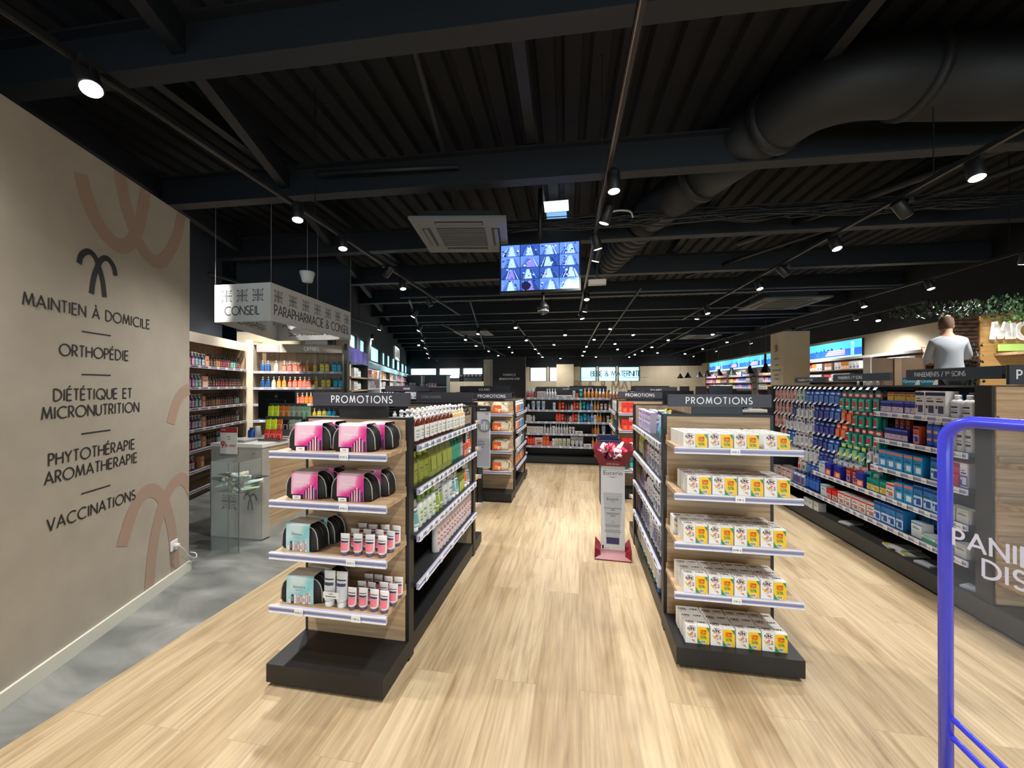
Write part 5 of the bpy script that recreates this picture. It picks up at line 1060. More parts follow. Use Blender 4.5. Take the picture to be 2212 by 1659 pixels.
q = MB(); q.box(-.045, .045, -.001, .001, 0, .032, mat((226, 224, 222))); lettering(q, 'SOIN', .007, .0012, Matrix.Identity(4), M_TXT, .3, 'C', -.0015, 0, .02); q.box(-.03, .03, -.0014, -.001, .008, .012, M_TXT)
tag(q.build('duo_band', None, (-1.29, 1.842, .475)), 'small white offer band across the two tall white tubes', 'label')
q = MB(); q.box(-.015, .03, -.02, .02, 0, .045, M_WOODX); tag(q.build('wood_stop', None, (-1.02, 2.07, 1.245)), 'small oak block at the back of the top make-up shelf', 'block')

# ---------------------------------------------------------------- vitamin duo boxes
def vit_mesh():
    w, h, d = .064, .104, .062; b = MB(); wm = mat((232, 230, 226), .45); b.box(-w, -.0008, -d / 2, d / 2, 0, h, wm); y = -d / 2 - .0005; M = Matrix.Translation((0, y, 0))
    a = MB(); c = -w / 2
    lettering(a, 'ARKO', .008, .0012, M, M_TXT, .15, 'C', 0, c, h * .89); lettering(a, 'AZINC', .0125, .0028, M, M_INK, .16, 'C', 0, c, h * .745); lettering(a, 'VITALITÉ' if 0 else 'VITALITE', .0075, .0014, M, mat((206, 60, 60)), .16, 'C', 0, c, h * .655)
    a.poly([(c - .027, y, h * .60), (c - .012, y, h * .50), (c + .004, y, h * .42), (c - .012, y, h * .36)], mat((226, 176, 20), .4)); a.poly([(c - .002, y, h * .2), (c + .014, y, h * .22), (c + .022, y, h * .06)], mat((226, 130, 20), .4))
    rr = random.Random(2)
    for i in range(16):
        ax, az = c + rr.uniform(-.010, .022), h * rr.uniform(.22, .58); s = rr.uniform(.002, .0048); k = rr.choice([(206, 50, 40), (226, 90, 60), (90, 130, 160), (226, 150, 40), (190, 60, 90), (150, 170, 190)]); ph = rr.uniform(0, 2)
        a.poly([(ax + s * math.cos(ph + q_ * pi / 3), y - .0002 - i * .00002, az + s * math.sin(ph + q_ * pi / 3)) for q_ in range(6)], mat(k, .4))
    lettering(a, 'AZINC', .0135, .0030, Matrix(((1, 0, 0, 0), (0, 0, 1, 0), (0, -1, 0, h + .0004), (0, 0, 0, 1))), M_INK, .16, 'C', 0, c, -.004)
    lettering(a, 'VITALITE', .008, .0016, Matrix(((1, 0, 0, 0), (0, 0, 1, 0), (0, -1, 0, h + .0004), (0, 0, 0, 1))), mat((170, 60, 60)), .16, 'C', 0, c, -.016)
    b2 = MB(); b2.box(.0008, w, -d / 2, d / 2, 0, h, wm); ye, gr = mat((240, 194, 8), .4), mat((20, 140, 84), .4); c = w / 2; t = MB()
    t.quad((.002, y, .002), (w - .001, y, .002), (w - .001, y, h * .93), (.002, y, h * .93), ye)
    t.poly([(w - .001, y - .0003, h * .93), (w - .018, y - .0003, h * .93), (w - .001, y - .0003, h * .66)], gr); t.poly([(.002, y - .0003, .002), (.030, y - .0003, .002), (.012, y - .0003, h * .16), (.002, y - .0003, h * .34)], gr)
    M2 = Matrix.Translation((0, y - .0006, 0)); rd = mat((200, 40, 20), .5)
    lettering(t, 'OFFRE', .0095, .0026, M2, rd, .16, 'C', 0, c, h * .68); lettering(t, 'SPECIALE', .0065, .0017, M2, rd, .16, 'C', 0, c, h * .585); lettering(t, '50%', .0145, .0028, M2, gr, .14, 'C', 0, c, h * .32)
    lettering(t, 'DE REMISE', .0045, .001, M2, rd, .2, 'C', 0, c, h * .52)
    t.quad((c - .014, y - .0005, h * .06), (c + .014, y - .0005, h * .06), (c + .014, y - .0005, h * .22), (c - .014, y - .0005, h * .22), wm)
    for i in range(9): x = c - .012 + i * .0027; t.quad((x, y - .0008, h * .09), (x + (.0012 if i % 3 else .002), y - .0008, h * .09), (x + (.0012 if i % 3 else .002), y - .0008, h * .2), (x, y - .0008, h * .2), M_INK)
    lettering(t, 'AZINC', .0135, .0030, Matrix(((1, 0, 0, 0), (0, 0, 1, 0), (0, -1, 0, h + .0004), (0, 0, 0, 1))), M_INK, .16, 'C', 0, c, -.004)
    return b.mesh('vitamin_box_pair'), a.mesh('white_box_print'), b2.mesh('offer_box'), t.mesh('offer_print')
VM = vit_mesh()
def vit(x, y, z, label):
    o = link('vitamin_box_pair', VM[0], None, (x, y, z), R(random.uniform(-.7, .7))); link('white_box_print', VM[1], o); c = link('offer_box', VM[2], o); link('offer_print', VM[3], c)
    tag(o, label, 'box', 'vitamin box pairs on the promotion gondola')
rn = ('front', 'second', 'third', 'back')
for sh, z, x0, ranks, gap in (('top shelf', 1.225, .592, 4, .02), ('second shelf', .98, .612, 3, 0), ('third shelf', .70, .592, 3, 0), ('fourth shelf', .415, .592, 3, 0), ('plinth', .1185, .605, 3, 0)):
    for r_ in range(ranks):
        for c_ in range(4):
            yb = 2.345 if sh != 'plinth' else 2.36
            vit(x0 + .065 + c_ * .1345 + (gap if c_ == 3 else 0) + (-.03 if (r_ == 2 and sh == 'third shelf') else -.004 * r_), yb + .032 + r_ * .0655, z, 'white and yellow box pair, %s from left, %s rank, vitamin gondola %s' % (ORD[c_], rn[r_], sh))

# ---------------------------------------------------------------- goods along the make-up gondola's aisle side (local x = distance from its near end)
U = 'of the make-up gondola aisle side'; E0 = 'from the near end'
def lgp(x, z, dy=.055): return tuple(MLG @ Vector((x, dy, z)))
row(lgp(.05, 1.24), (0, 1, 0), [('lg_amb', 9, .082), ('lg_ylw', 4, .082), ('lg_blk', 2, .085)], 'top shelf ' + U, E0)
row(lgp(.07, 1.24, .15), (0, 1, 0), [('lg_amb', 8, .084), ('lg_ylw', 4, .082), ('lg_blk', 1, .085)], 'top shelf, back rank, ' + U, E0)
row(lgp(.03, .98, .06), (0, 1, 0), [('lg_grn', 3, .088), ('lg_ref', 4, .11), ('lg_tea', 3, .088), ('lg_gry', 1, .08), ('lg_obx', 2, .072), ('lg_wor', 1, .08)], 'second shelf ' + U, E0)
row(lgp(.62, .98, .17), (0, 1, 0), [('lg_gry', 4, .085), ('lg_wor', 3, .08)], 'second shelf, back rank, ' + U, E0)
row(lgp(.04, .70, .055), (0, 1, 0), [('lg_wtu', 1, .075), ('lg_wgn', 4, .075), ('lg_tgn', 2, .078), ('lg_wbt', 2, .1), ('lg_wtu', 2, .08), ('lg_oli', 2, .08), ('lg_wor', 1, .08), ('lg_wtu', 1, .08)], 'third shelf ' + U, E0)
row(lgp(.30, .70, .16), (0, 1, 0), [('lg_gry', 5, .085), ('lg_wbt', 3, .1)], 'third shelf, back rank, ' + U, E0)
row(lgp(.42, .415, .05), (0, 1, 0), [('lg_can', 14, .062)], 'low shelf ' + U, E0)
# ---------------------------------------------------------------- goods on the vitamin gondola's aisle side (local x = distance from its far end)
U = 'of the vitamin gondola aisle side'; E0 = 'from the far end'
def rgp(x, z, dy=.05): return tuple(MRG @ Vector((x, dy, z)))
row(rgp(.08, 1.205), (0, -1, 0), [('rg_lil', 3, .08), ('rg_red', 1, .06), ('rg_lil', 4, .085)], 'top shelf ' + U, E0)
row(rgp(.2, 1.205, .13), (0, -1, 0), [('rg_lil', 5, .085), ('rg_wht', 2, .09)], 'top shelf, back rank, ' + U, E0)
row(rgp(.06, .945), (0, -1, 0), [('rg_grn', 5, .066), ('rg_brn', 3, .07), ('rg_wht', 6, .105)], 'second shelf ' + U, E0)
row(rgp(.04, .655), (0, -1, 0), [('rg_brn', 2, .07), ('rg_gtu', 3, .075), ('rg_red', 2, .06), ('rg_wbk', 4, .085), ('rg_wht', 4, .09)], 'third shelf ' + U, E0)
row(rgp(.04, .36), (0, -1, 0), [('rg_pur', 3, .06), ('rg_gtu', 5, .08), ('rg_wbk', 2, .08), ('rg_gtu', 5, .085)], 'fourth shelf ' + U, E0)
row(rgp(.10, .1185, .03), (0, -1, 0), [('rg_tall', 12, .075), ('rg_tblu', 2, .078)], 'plinth ' + U, E0)
for i, (y_, r_) in enumerate(((2.93, -8), (3.07, 6))):             # two printed blue sachets leaning on the top shelf
    q = MB(); bl = noise_mat('blue_print_%d' % i, [(0.3, (20, 110, 170)), (0.55, (120, 196, 220)), (0.75, (226, 236, 240))], 9.0, .2); M_ = Matrix.Rotation(R(-90), 4, 'Z') @ Matrix.Rotation(R(-14), 4, 'X')
    q.loft([[(sx_ * .06 * k_, sy_ * t_, z_) for sx_, sy_ in ((-1, -1), (1, -1), (1, 1), (-1, 1))] for z_, k_, t_ in ((0, 1, .004), (.06, 1, .014), (.14, .9, .012), (.2, .6, .004))], bl, True, True, M_)
    q.box(-.03, .03, -.003, .003, .2, .225, mat((230, 200, 30), .4), M_)
    tag(q.build('refill_pouch', None, (.60, y_, 1.205)), 'blue patterned pouch with yellow top, %s one on the vitamin gondola aisle side' % ('near' if i == 0 else 'farther'), 'pouch', 'patterned pouches')
# ---------------------------------------------------------------- bag gondola goods
def tote(x, y, z, k, lb):
    o = None; b = MB(); s = random.Random(k); cream = noise_mat('cream_canvas', [(0.3, (196, 184, 156)), (0.7, (222, 212, 188))], 30, .8) if 'cream_canvas' not in bpy.data.materials else bpy.data.materials['cream_canvas']
    b.loft([[(sx_ * (.11 * q_) + s.uniform(-.006, .006), sy_ * t_, z_ + s.uniform(-.004, .004)) for sx_, sy_ in ((-1, -.6), (-.5, -1), (.5, -1), (1, -.6), (1, .6), (.5, 1), (-.5, 1), (-1, .6))] for z_, q_, t_ in ((0, 1, .06), (.05, 1.04, .075), (.1, .98, .06), (.14, .9, .035), (.155, .84, .01))], cream, True, True)
    l = MB(); l.quad((-.10, -.078, .012), (.03, -.078, .012), (.02, -.064, .115), (-.09, -.064, .115), mat((226, 92, 30), .4)); l.quad((-.07, -.081, .03), (-.03, -.081, .03), (-.03, -.077, .08), (-.07, -.077, .08), mat((240, 150, 90), .4)); l.quad((-.02, -.081, .02), (.0, -.081, .02), (.0, -.079, .06), (-.02, -.079, .06), mat((240, 226, 210), .4))
    h = MB(); h.tube(smooth_path([(.05, -.03, .13), (.1, -.05, .15), (.15, -.06, .10), (.14, -.07, .03), (.12, -.07, .01)] if k % 2 else [(.02, -.03, .14), (.09, -.06, .155), (.135, -.06, .12), (.12, -.05, .09)], 4), .008, cream, 6)
    o = b.build('tote_bag', None, (x, y, z), R(s.uniform(-8, 8))); l.build('printed_band', o); h.build('strap', o); tag(o, lb, 'bag', 'tote bags on the bag gondola')
for k, z in enumerate((1.21, .965, .70, .42)):
    sh = ('top', 'second', 'third', 'lowest')[k]
    tote(-1.08, 5.27, z, k, 'orange and cream tote bag on the %s shelf of the bag gondola, aisle side' % sh)
    if k in (0, 3): tote(-1.36, 5.27, z, k + 7, 'orange and cream tote bag on the bag gondola %s shelf, behind the tall display' % sh)
M2g = frame((-.89, 5.487, 0), (0, 1, 0)); U = 'of the bag gondola aisle side'
for z, it, sh in ((1.19, [('sh_org', 5, .1), ('sh_blu', 4, .1)], 'top shelf'), (.94, [('sh_org', 4, .11), ('sh_blu', 4, .11)], 'second shelf'), (.67, [('sc_bei', 5, .1), ('sh_blu', 3, .11)], 'third shelf'), (.41, [('sh_org', 8, .11)], 'low shelf')):
    row(tuple(M2g @ Vector((.04, .05, z))), (0, 1, 0), it, sh + ' ' + U, 'from the near end', False)
# red box gondola goods
for z, n_, sh in ((1.21, 3, 'top shelf'), (.965, 3, 'second shelf'), (.70, 3, 'third shelf')):
    row((.60, 5.66, z), (1, 0, 0), [('sc_rbx', 2, .084)], sh + ' of the scarlet box gondola', 'from the aisle', False)
row((.60, 5.70, .40), (1, 0, 0), [('sc_tea', 5, .1)], 'lowest shelf of the scarlet box gondola', 'from the aisle', False)
M3g = frame((.545, 7.0, 0), (0, -1, 0))
for z, it, sh in ((1.19, [('sc_wbx', 8, .11)], 'top shelf'), (.94, [('far_y', 2, .15), ('sh_blu', 5, .11)], 'second shelf'), (.67, [('sc_bei', 8, .11)], 'third shelf'), (.41, [('sc_wbx', 8, .11)], 'low shelf')):
    row(tuple(M3g @ Vector((.04, .06, z))), (0, -1, 0), it, sh + ' of the scarlet box gondola aisle side', 'from the far end', False)
# ---------------------------------------------------------------- sun-care gondola goods
def sun(z, items, sh): row((BX0 + .04, BY + .075, z), (1, 0, 0), items, '%s of the sun-care gondola' % sh, 'from the left', False)
sun(1.345, [('sc_pur', 1, .07), ('sc_pur', 1, .07), ('sc_brn', 1, .07), ('sc_bei', 2, .09), ('sc_wsp', 4, .055), ('sc_flt', 2, .16), ('sc_wbx', 1, .07), ('sc_osm', 1, .06), ('sc_tea', 1, .09), ('sc_org', 2, .075), ('sc_org', 2, .075), ('sc_owt', 2, .07), ('sc_org', 1, .07), ('sc_owt', 3, .065), ('sc_org', 2, .07)], 'top shelf')
sun(1.10, [('sc_wdr', 1, .06), (None, .02), ('sc_btu', 3, .105), (None, .14), ('sc_wbx', 1, .06), (None, .05), ('sc_red', 1, .065), ('sc_rtu', 1, .065), ('sc_brn', 2, .06), ('sc_wdr', 1, .05), ('sc_red', 1, .06), ('sc_rtu', 1, .06), ('sc_mnt', 1, .06), ('sc_tea', 1, .08), ('sc_blu', 1, .075), ('sc_bwt', 1, .075), ('sc_org', 2, .06), ('sc_wtu', 2, .08), ('sc_owt', 2, .07), ('sc_org', 3, .055)], 'second shelf')
sun(.86, [('sc_bei', 1, .05), ('sc_wdr', 2, .062), (None, .42), ('sc_red', 1, .055), ('sc_red', 1, .055), ('sc_rtu', 1, .06), ('sc_brn', 2, .052), ('sc_wdr', 1, .05), ('sc_red', 1, .055), ('sc_rtu', 1, .06), ('sc_mnt', 1, .055), ('sc_blu', 1, .062), ('sc_tea', 1, .075), ('sc_blu', 1, .065), ('sc_bwt', 1, .07), ('sc_wbx', 1, .05), ('sc_org', 2, .055), ('sc_brn', 1, .08), ('sc_wtu', 1, .08), ('sc_owt', 1, .08), ('sc_brn', 1, .07), ('sc_owt', 2, .07)], 'third shelf')
sun(.622, [('sc_bei', 2, .085), ('sc_bei', 2, .085), ('sc_wsp', 1, .065), ('sc_wdr', 1, .055), ('sc_wsp', 1, .065), ('sc_wbx', 1, .055), ('sc_wsp', 5, .055), ('sc_wtu', 2, .065), ('sc_flt', 1, .16), (None, .17), ('sc_brn', 1, .05), ('sc_org', 2, .055), (None, .04), ('sc_btu', 1, .08), (None, .11), ('sc_owt', 1, .07), (None, .06), ('sc_org', 1, .06)], 'fourth shelf')
sun(.365, [('sc_red', 3, .055), ('sc_ptr', 1, .165), ('sc_obx', 2, .068), ('sc_osm', 1, .055), ('sc_wbx', 1, .055), ('sc_ivy', 2, .075), ('sc_ivy', 2, .085), ('sc_wbt', 3, .085), ('sc_flt', 1, .16), ('sc_org', 2, .07), (None, .03), ('sc_brn', 1, .06), ('sc_org', 2, .09)], 'low shelf')
# ---------------------------------------------------------------- slanted wall shelving and corner shelving goods
dk = ['pp_brn', 'pp_brn', 'pp_brn', 'pp_bry', 'pp_brr', 'pp_brr', 'pp_brn', 'pp_brn']
def wl(z, items, sh): row(tuple(MWL @ Vector((.79, .07, z))), WD, items, sh + ' of the oak wall shelving', 'from the beige wall', True)
LX = wl_len
for z, sh, it in ((1.885, 'top shelf', [('pp_mag', 2, .078), ('pp_teal', 1, .08), ('pp_blue', 2, .08), ('bx_pch', 1, .075), ('pp_brn', 3, .067), ('pp_bry', 2, .067), ('pp_brr', 3, .067), ('pp_brn', 2, .067), ('pp_brg', 2, .072), ('pp_brn', 2, .07)]),
                  (1.575, 'second shelf', [('pp_mag', 2, .078), ('pp_teal', 2, .08), ('bx_pch2', 1, .14), ('pp_brn', 4, .067), ('pp_brr', 5, .067), ('pp_brn', 6, .067)]),
                  (1.275, 'third shelf', [('pp_mag', 2, .078), ('pp_teal', 2, .08), ('bx_pch', 1, .09), ('pp_brn', 3, .067), ('pp_bry', 3, .067), ('pp_brr', 2, .067), ('pp_brn', 5, .067), ('pp_brg', 2, .07)]),
                  (.97, 'fourth shelf', [('pp_mag', 2, .078), ('pp_teal', 2, .08), ('bx_pch', 1, .08), ('pp_brn', 14, .067), ('pp_blue', 1, .08)]),
                  (.675, 'fifth shelf', [('pp_mag', 2, .078), ('pp_teal', 2, .08), ('bx_pch', 1, .08), ('pp_brn', 5, .067), ('pp_blue', 6, .08)]),
                  (.385, 'sixth shelf', [('pp_mag', 2, .078), (None, .12), ('bx_pch', 1, .08)])): wl(z, it, sh)
def cu(z, items, sh, x=.14): row(tuple(MCU @ Vector((x, .07, z))), WN, items, sh + ' of the oak corner shelving', 'from the corner post', True)
cu(1.855, [('pf_blue', 2, .09), (None, .05), ('pf_clr', 1, .08), (None, .05), ('pf_red', 2, .098), ('pf_cor', 2, .09), (None, .02), ('pf_org', 1, .08), (None, .05), ('pf_yel', 1, .09), (None, .04), ('pf_ylo', 2, .088), (None, .04), ('pf_cyn', 2, .088)], 'top shelf')
cu(1.56, [('pf_blue', 2, .095), ('pf_clr', 1, .085), ('pf_org', 2, .088), (None, .01), ('pf_red', 1, .09), ('pf_cor', 2, .085), ('pf_cor', 2, .075), (None, .04), ('pf_yel', 1, .09), (None, .04), ('pf_ylo', 2, .088), (None, .04), ('pf_cyn', 2, .088)], 'second shelf')
cu(1.26, [('pf_blue', 2, .095), ('pf_clr', 1, .085), ('pf_org', 2, .088), (None, .01), ('pf_red', 1, .09), (None, .04), ('pf_cor', 2, .085), ('pf_org', 2, .07), ('pf_yel', 1, .09), (None, .04), ('pf_ylo', 2, .088)], 'third shelf')
cu(.965, [('pf_blue', 2, .095), ('pf_clr', 1, .085), ('pf_red', 2, .088), (None, .1), ('pf_cor', 2, .085), ('pf_org', 1, .08), ('pf_yel', 2, .085), ('pf_ylo', 2, .088), ('pf_cyn', 2, .088)], 'fourth shelf')
cu(.67, [('pp_brn', 3, .08), ('pf_blue', 2, .09), ('pp_brn', 2, .09)], 'fifth shelf', .9)

# ---------------------------------------------------------------- first-aid gondola goods (facing the aisle)
U = 'of the first-aid gondola'; MF = lambda y, dx=.04, z=0: (FX - .02 + dx, y, z)
def fr(z, y0, items, sh, dx=.06): row((FX - .02 + dx, y0, z), (0, -1, 0), items, sh + ' ' + U, 'from the far end', True)
fr(1.365, 3.97, [('fa_nav', 6, .063), ('fa_whb', 3, .088)], 'top shelf'); fr(1.365, 3.325, [('fa_wbo', 2, .085)], 'top shelf near end')
row((FX + .10, 3.97, 1.365 + .1005), (0, -1, 0), [('fa_yel', 5, .063)], 'top shelf on the navy boxes ' + U, 'from the far end')
row((FX + .16, 3.50, 1.365), (0, -1, 0), [('fa_blu', 1, .22)], 'top shelf back ' + U, '')
row((FX + .16, 3.36, 1.365), (0, -1, 0), [('fa_wbo', 3, .07)], 'top shelf near end, back rank, ' + U, 'from the far end', hs=1.1)
fr(1.13, 3.93, [('fa_nav', 4, .063), (None, .04), ('fa_org', 1, .06), (None, .05), ('fa_spb', 3, .062), ('fa_spw', 3, .06)], 'second shelf')
row((FX + .10, 3.93, 1.13 + .1005), (0, -1, 0), [('fa_org', 3, .06)], 'second shelf on the navy boxes ' + U, 'from the far end', hs=.6)
fr(.88, 3.98, [('fa_cya', 5, .093), (None, .06), ('fa_cyb', 1, .08), ('fa_pnk', 1, .125), ('fa_vio', 1, .06)], 'third shelf')
put('fa_pnk', (FX + .1, 3.27, .88 + .086), R(-90), 'third shelf, stacked on another, ' + U, '')
fr(.632, 4.86, [('fa_cot', 1, .12), ('fa_nvw', 2, .15), ('fa_org', 2, .09), ('fa_nvw', 1, .13), ('fa_tea', 3, .08), ('fa_red', 1, .1), ('fa_cya', 2, .09), ('fa_cyb', 3, .085), ('fa_gry', 2, .095)], 'fourth shelf')
fr(.385, 5.9, [('fa_red', 4, .12), ('hp_none', 0) if False else ('fa_mil', 3, .085), ('fa_alc', 4, .07), (None, .06), ('fa_cot', 1, .11), ('fa_rdd', 2, .095), ('fa_red', 5, .1), ('fa_cyb', 4, .08), (None, .06), ('fa_cot', 1, .11), ('fa_gwb', 2, .13), ('fa_gry', 1, .1)], 'fifth shelf')
row((FX + .17, 5.9, .385), (0, -1, 0), [('fa_red', 6, .12), (None, .6), ('fa_rdd', 6, .1), ('fa_cyb', 5, .09)], 'fifth shelf, back rank, ' + U, 'from the far end')
row((FX + .17, 4.86, .632), (0, -1, 0), [('fa_nvw', 3, .14), (None, .1), ('fa_tea', 4, .09), ('fa_cyb', 6, .09)], 'fourth shelf, back rank, ' + U, 'from the far end')
row((FX + .17, 3.98, .88), (0, -1, 0), [('fa_cya', 5, .093), ('fa_cyb', 2, .085)], 'third shelf, back rank, ' + U, 'from the far end')
row((FX + .06, 5.2, .161), (0, -1, 0), [('fa_gry', 3, .1)], 'plinth ' + U, 'from the far end')
for i, (y_, c, rz) in enumerate(((4.55, (190, 190, 186), 20), (3.95, (206, 206, 200), -15), (3.88, (196, 196, 190), 8), (3.80, (210, 206, 190), -8), (3.62, (170, 176, 184), 12), (3.25, (170, 186, 206), 25))):
    q = MB(); q.rbox(-.09, .09, -.06, .06, 0, .016, mat(c, .4), .004); q.quad((-.085, -.055, .0165), (-.05, -.055, .0165), (-.05, .055, .0165), (-.085, .055, .0165), mat((206, 200, 20) if i in (1, 3) else (226, 226, 226), .4))
    tag(q.build('flat_packet', None, (FX + .13, y_, .161 + (.017 if i == 2 else 0)), R(rz)), '%s flat packet lying on the first-aid gondola plinth, %s from the far end' % ('yellow edged' if i in (1, 3) else 'pale', ORD[i]), 'packet', 'flat packets on the plinth')
# hanging rows with hooks
HK = MB(); HK.tube([(0, .26, .012), (0, -.03, .012), (0, -.035, .02)], .0025, mat((170, 170, 172), .3, .8), 5); HKM = HK.mesh('display_hook')
TG = MB(); TG.box(-.019, .019, -.045, -.043, -.018, .03, M_TAG, Matrix.Rotation(R(-35), 4, 'X')); TGM = TG.mesh('price_tag')
UN = 'hooks of the first-aid gondola'
hookrows = [
 (1.545, 5.93, 'top', [('hp_pnk', 2), ('hp_wrd', 2), ('hp_pnk', 1), ('hp_wrd', 1), ('hp_grn', 2), ('hp_blu', 4), ('hp_blu', 3), ('hp_tea', 6)]),
 (1.37, 5.93, 'second', [('hp_pnk', 5), ('hp_nav', 1), ('hp_gry', 4), ('hp_nav', 3), ('hp_blu', 2), ('hp_org', 2), ('hp_tea', 4)]),
 (1.195, 5.93, 'third', [('hp_pnk', 2), ('hp_wrd', 1), ('hp_gry', 3), ('hp_wht', 4), ('hp_nav', 4), ('hp_org', 2), ('hp_tea', 5)]),
 (1.02, 5.80, 'fourth', [('hp_pnk', 2), ('hp_blu', 2), ('hp_wht', 4), ('hp_nav', 3), ('hp_blu', 2), ('hp_tey', 4), ('hp_gry', 2)]),
 (.86, 5.6, 'fifth', [('hp_gry', 4), ('hp_wht', 4), ('hp_nav', 3), ('hp_gry', 5), ('hp_wrd', 1), ('hp_tea', 2)]),
 (.70, 5.35, 'sixth', [('hp_wrd', 1), ('hp_grn', 1), ('hp_blu', 3), ('hp_nav', 2)])]
hk = 0
for z, ys, nm, its in hookrows:
    keys = [k for k, n_ in its for _ in range(n_)]; n_ = len(keys); ye = 4.08 if nm != 'sixth' else 4.8; pit = (ys - ye) / (n_ - 1)
    for i, k in enumerate(keys):
        y_ = ys - i * pit
        h = link('display_hook', HKM, fa, (0, 0, 0)); h.location = Vector((FX + .08, y_, z)) - Vector(fa.location); h.rotation_euler = (0, 0, R(-90)); link('price_tag', TGM, h); hk += 1
        for j in range(2 if k != 'hp_wrd' else 1): put(k, (FX + .07 + .05 * j, y_, z - .004), R(-90) + R(random.uniform(-12, 12)), '%s %s' % (nm + ' row', UN), 'from the far end', True, '' if j == 0 else ', hung behind,', random.uniform(.9, 1.08))
for z in (1.59, 1.415, 1.24, 1.065, .905, .745): part(fa, 'hook_bar', boxed(mat((150, 152, 156), .4, .6), FX + .325, FX + .34, 4.02, 6.0, z - .03, z - .015))
for i in range(2):
    q = MB(); q.box(-.055, .055, -.03, .03, 0, .07, mat((0, 120, 140), .4)); q.quad((.02, -.0305, .002), (.054, -.0305, .002), (.054, -.0305, .068), (.045, -.0305, .068), mat((226, 220, 214)))
    font_mb('Quies', .034, mat((240, 244, 246)), Matrix.Translation((-.012, -.031, .025)) @ Matrix.Rotation(R(90), 4, 'X'), q)
    tag(q.build('teal_carton', None, (3.02 + .085 * i, 4.12 - i * .07, 1.602), R(-37)), 'teal and white carton on top of the first-aid gondola, %s one' % ('far' if i == 0 else 'near'), 'box', 'teal cartons on top')
row((FX + .30, 4.75, 1.60), (0, -1, 0), [('sc_wdr', 4, .09)], 'top of the hook rail', 'from the far end', False, hs=.4)
part(fa, 'top_panel', boxed(mat((70, 72, 74), .5), FX + .05, FX + .36, 4.0, 6.02, 1.585, 1.60))
# ---------------------------------------------------------------- floor display with sachets in front of the vitamin gondola
fd = thing('floor_display', 'narrow white cardboard floor display with a dark red tray, standing in the aisle', 'display stand', (.31, 3.75, 0))
MR = mat((126, 28, 44), .4); M_ED = mat((206, 208, 212), .5); Mx = Matrix.Translation((.315, 3.75, 0)) @ Matrix.Rotation(R(-3), 4, 'Z')
q = MB(); q.loft([[(-.16, -.14, .0), (.16, -.14, .0), (.16, .14, .0), (-.16, .14, .0)], [(-.165, -.145, .012), (.165, -.145, .012), (.165, .145, .012), (-.165, .145, .012)], [(-.105, -.06, .07), (.105, -.06, .07), (.105, .06, .07), (-.105, .06, .07)]], MR, False, True, Mx)
q.loft([[(-.165, -.145, .001), (-.10, -.12, .001), (-.10, .1, .001), (-.165, .14, .001)], [(-.163, -.14, .11), (-.115, -.1, .07), (-.115, .1, .07), (-.163, .14, .11)]], MR, False, True, Mx)
q.loft([[(.165, -.145, .001), (.10, -.12, .001), (.10, .1, .001), (.165, .14, .001)], [(.163, -.14, .11), (.115, -.1, .07), (.115, .1, .07), (.163, .14, .11)]], MR, False, True, Mx); part(fd, 'base', q)
q = MB(); q.box(-.108, .108, -.06, .06, .06, .85, M_ED, Mx); col_ = part(fd, 'column', q)
a = MB(); Mq = Mx @ Matrix.Translation((0, -.0605, 0)); F90 = Matrix.Rotation(R(90), 4, 'X'); nv = mat((38, 40, 62), .5); gr_ = mat((176, 180, 186), .4)
font_mb('Eucerin', .058, nv, Mq @ Matrix.Translation((0, 0, .765)) @ F90, a); a.poly([(Mq @ Vector(p))[:] for p in ((-.05, 0, .752), (0, 0, .74), (.05, 0, .752), (0, 0, .747))], mat((160, 30, 46)))
a.poly([(Mq @ Vector(p))[:] for p in ((-.062, .0002, .12), (.062, .0002, .12), (.062, .0002, .2), (.088, .0002, .60), (-.088, .0002, .60), (-.062, .0002, .2))], gr_)
font_mb('Eucerin', .036, nv, Mq @ Matrix.Translation((0, -.0006, .53)) @ F90, a); a.poly([(Mq @ Vector(p))[:] for p in ((-.03, -.0006, .522), (0, -.0006, .514), (.03, -.0006, .522), (0, -.0006, .518))], mat((160, 30, 46)))
for z_, w_ in ((.455, .08), (.41, .06), (.4, .05), (.30, .07), (.285, .06), (.25, .075), (.235, .075)): a.box(-w_, w_, -.0009, -.0006, z_, z_ + .0025, nv, Mq)
lettering(a, 'SOIN', .010, .0018, Mq, nv, .2, 'C', -.0008, 0, .435); lettering(a, 'VISAGE', .010, .0018, Mq, nv, .2, 'C', -.0008, 0, .38); ribbon(a, [(0, .35), (-.012, .325), (0, .315), (.012, .325), (0, .35)], .0016, nv, Mq, -.0008)
a.quad(*[(Mq @ Vector(p))[:] for p in ((-.056, -.0008, .125), (.056, -.0008, .125), (.058, -.0008, .185), (-.058, -.0008, .185))], mat((44, 44, 96), .4)); a.box(-.098, -.082, -.0009, -.0005, .075, .11, M_INK, Mq)
for i in range(2): ribbon(a, arc(-.066 + i * .022, .085, .006, .006, 0, 360, 8), .0016, M_INK, Mq, -.0008)
part(col_, 'printed_front', a)
q = MB(); tb = [(-.12, -.07, .85), (.12, -.07, .85), (.12, .07, .85), (-.12, .07, .85)]; tt = [(-.185, -.11, 1.02), (.185, -.11, 1.02), (.185, .11, 1.02), (-.185, .11, 1.02)]
n0 = [(-.12, -.07, .85), (.12, -.07, .85), (.185, -.11, 1.01), (.10, -.103, .985), (.06, -.088, .90), (-.06, -.088, .90), (-.10, -.103, .985), (-.185, -.11, 1.02)]
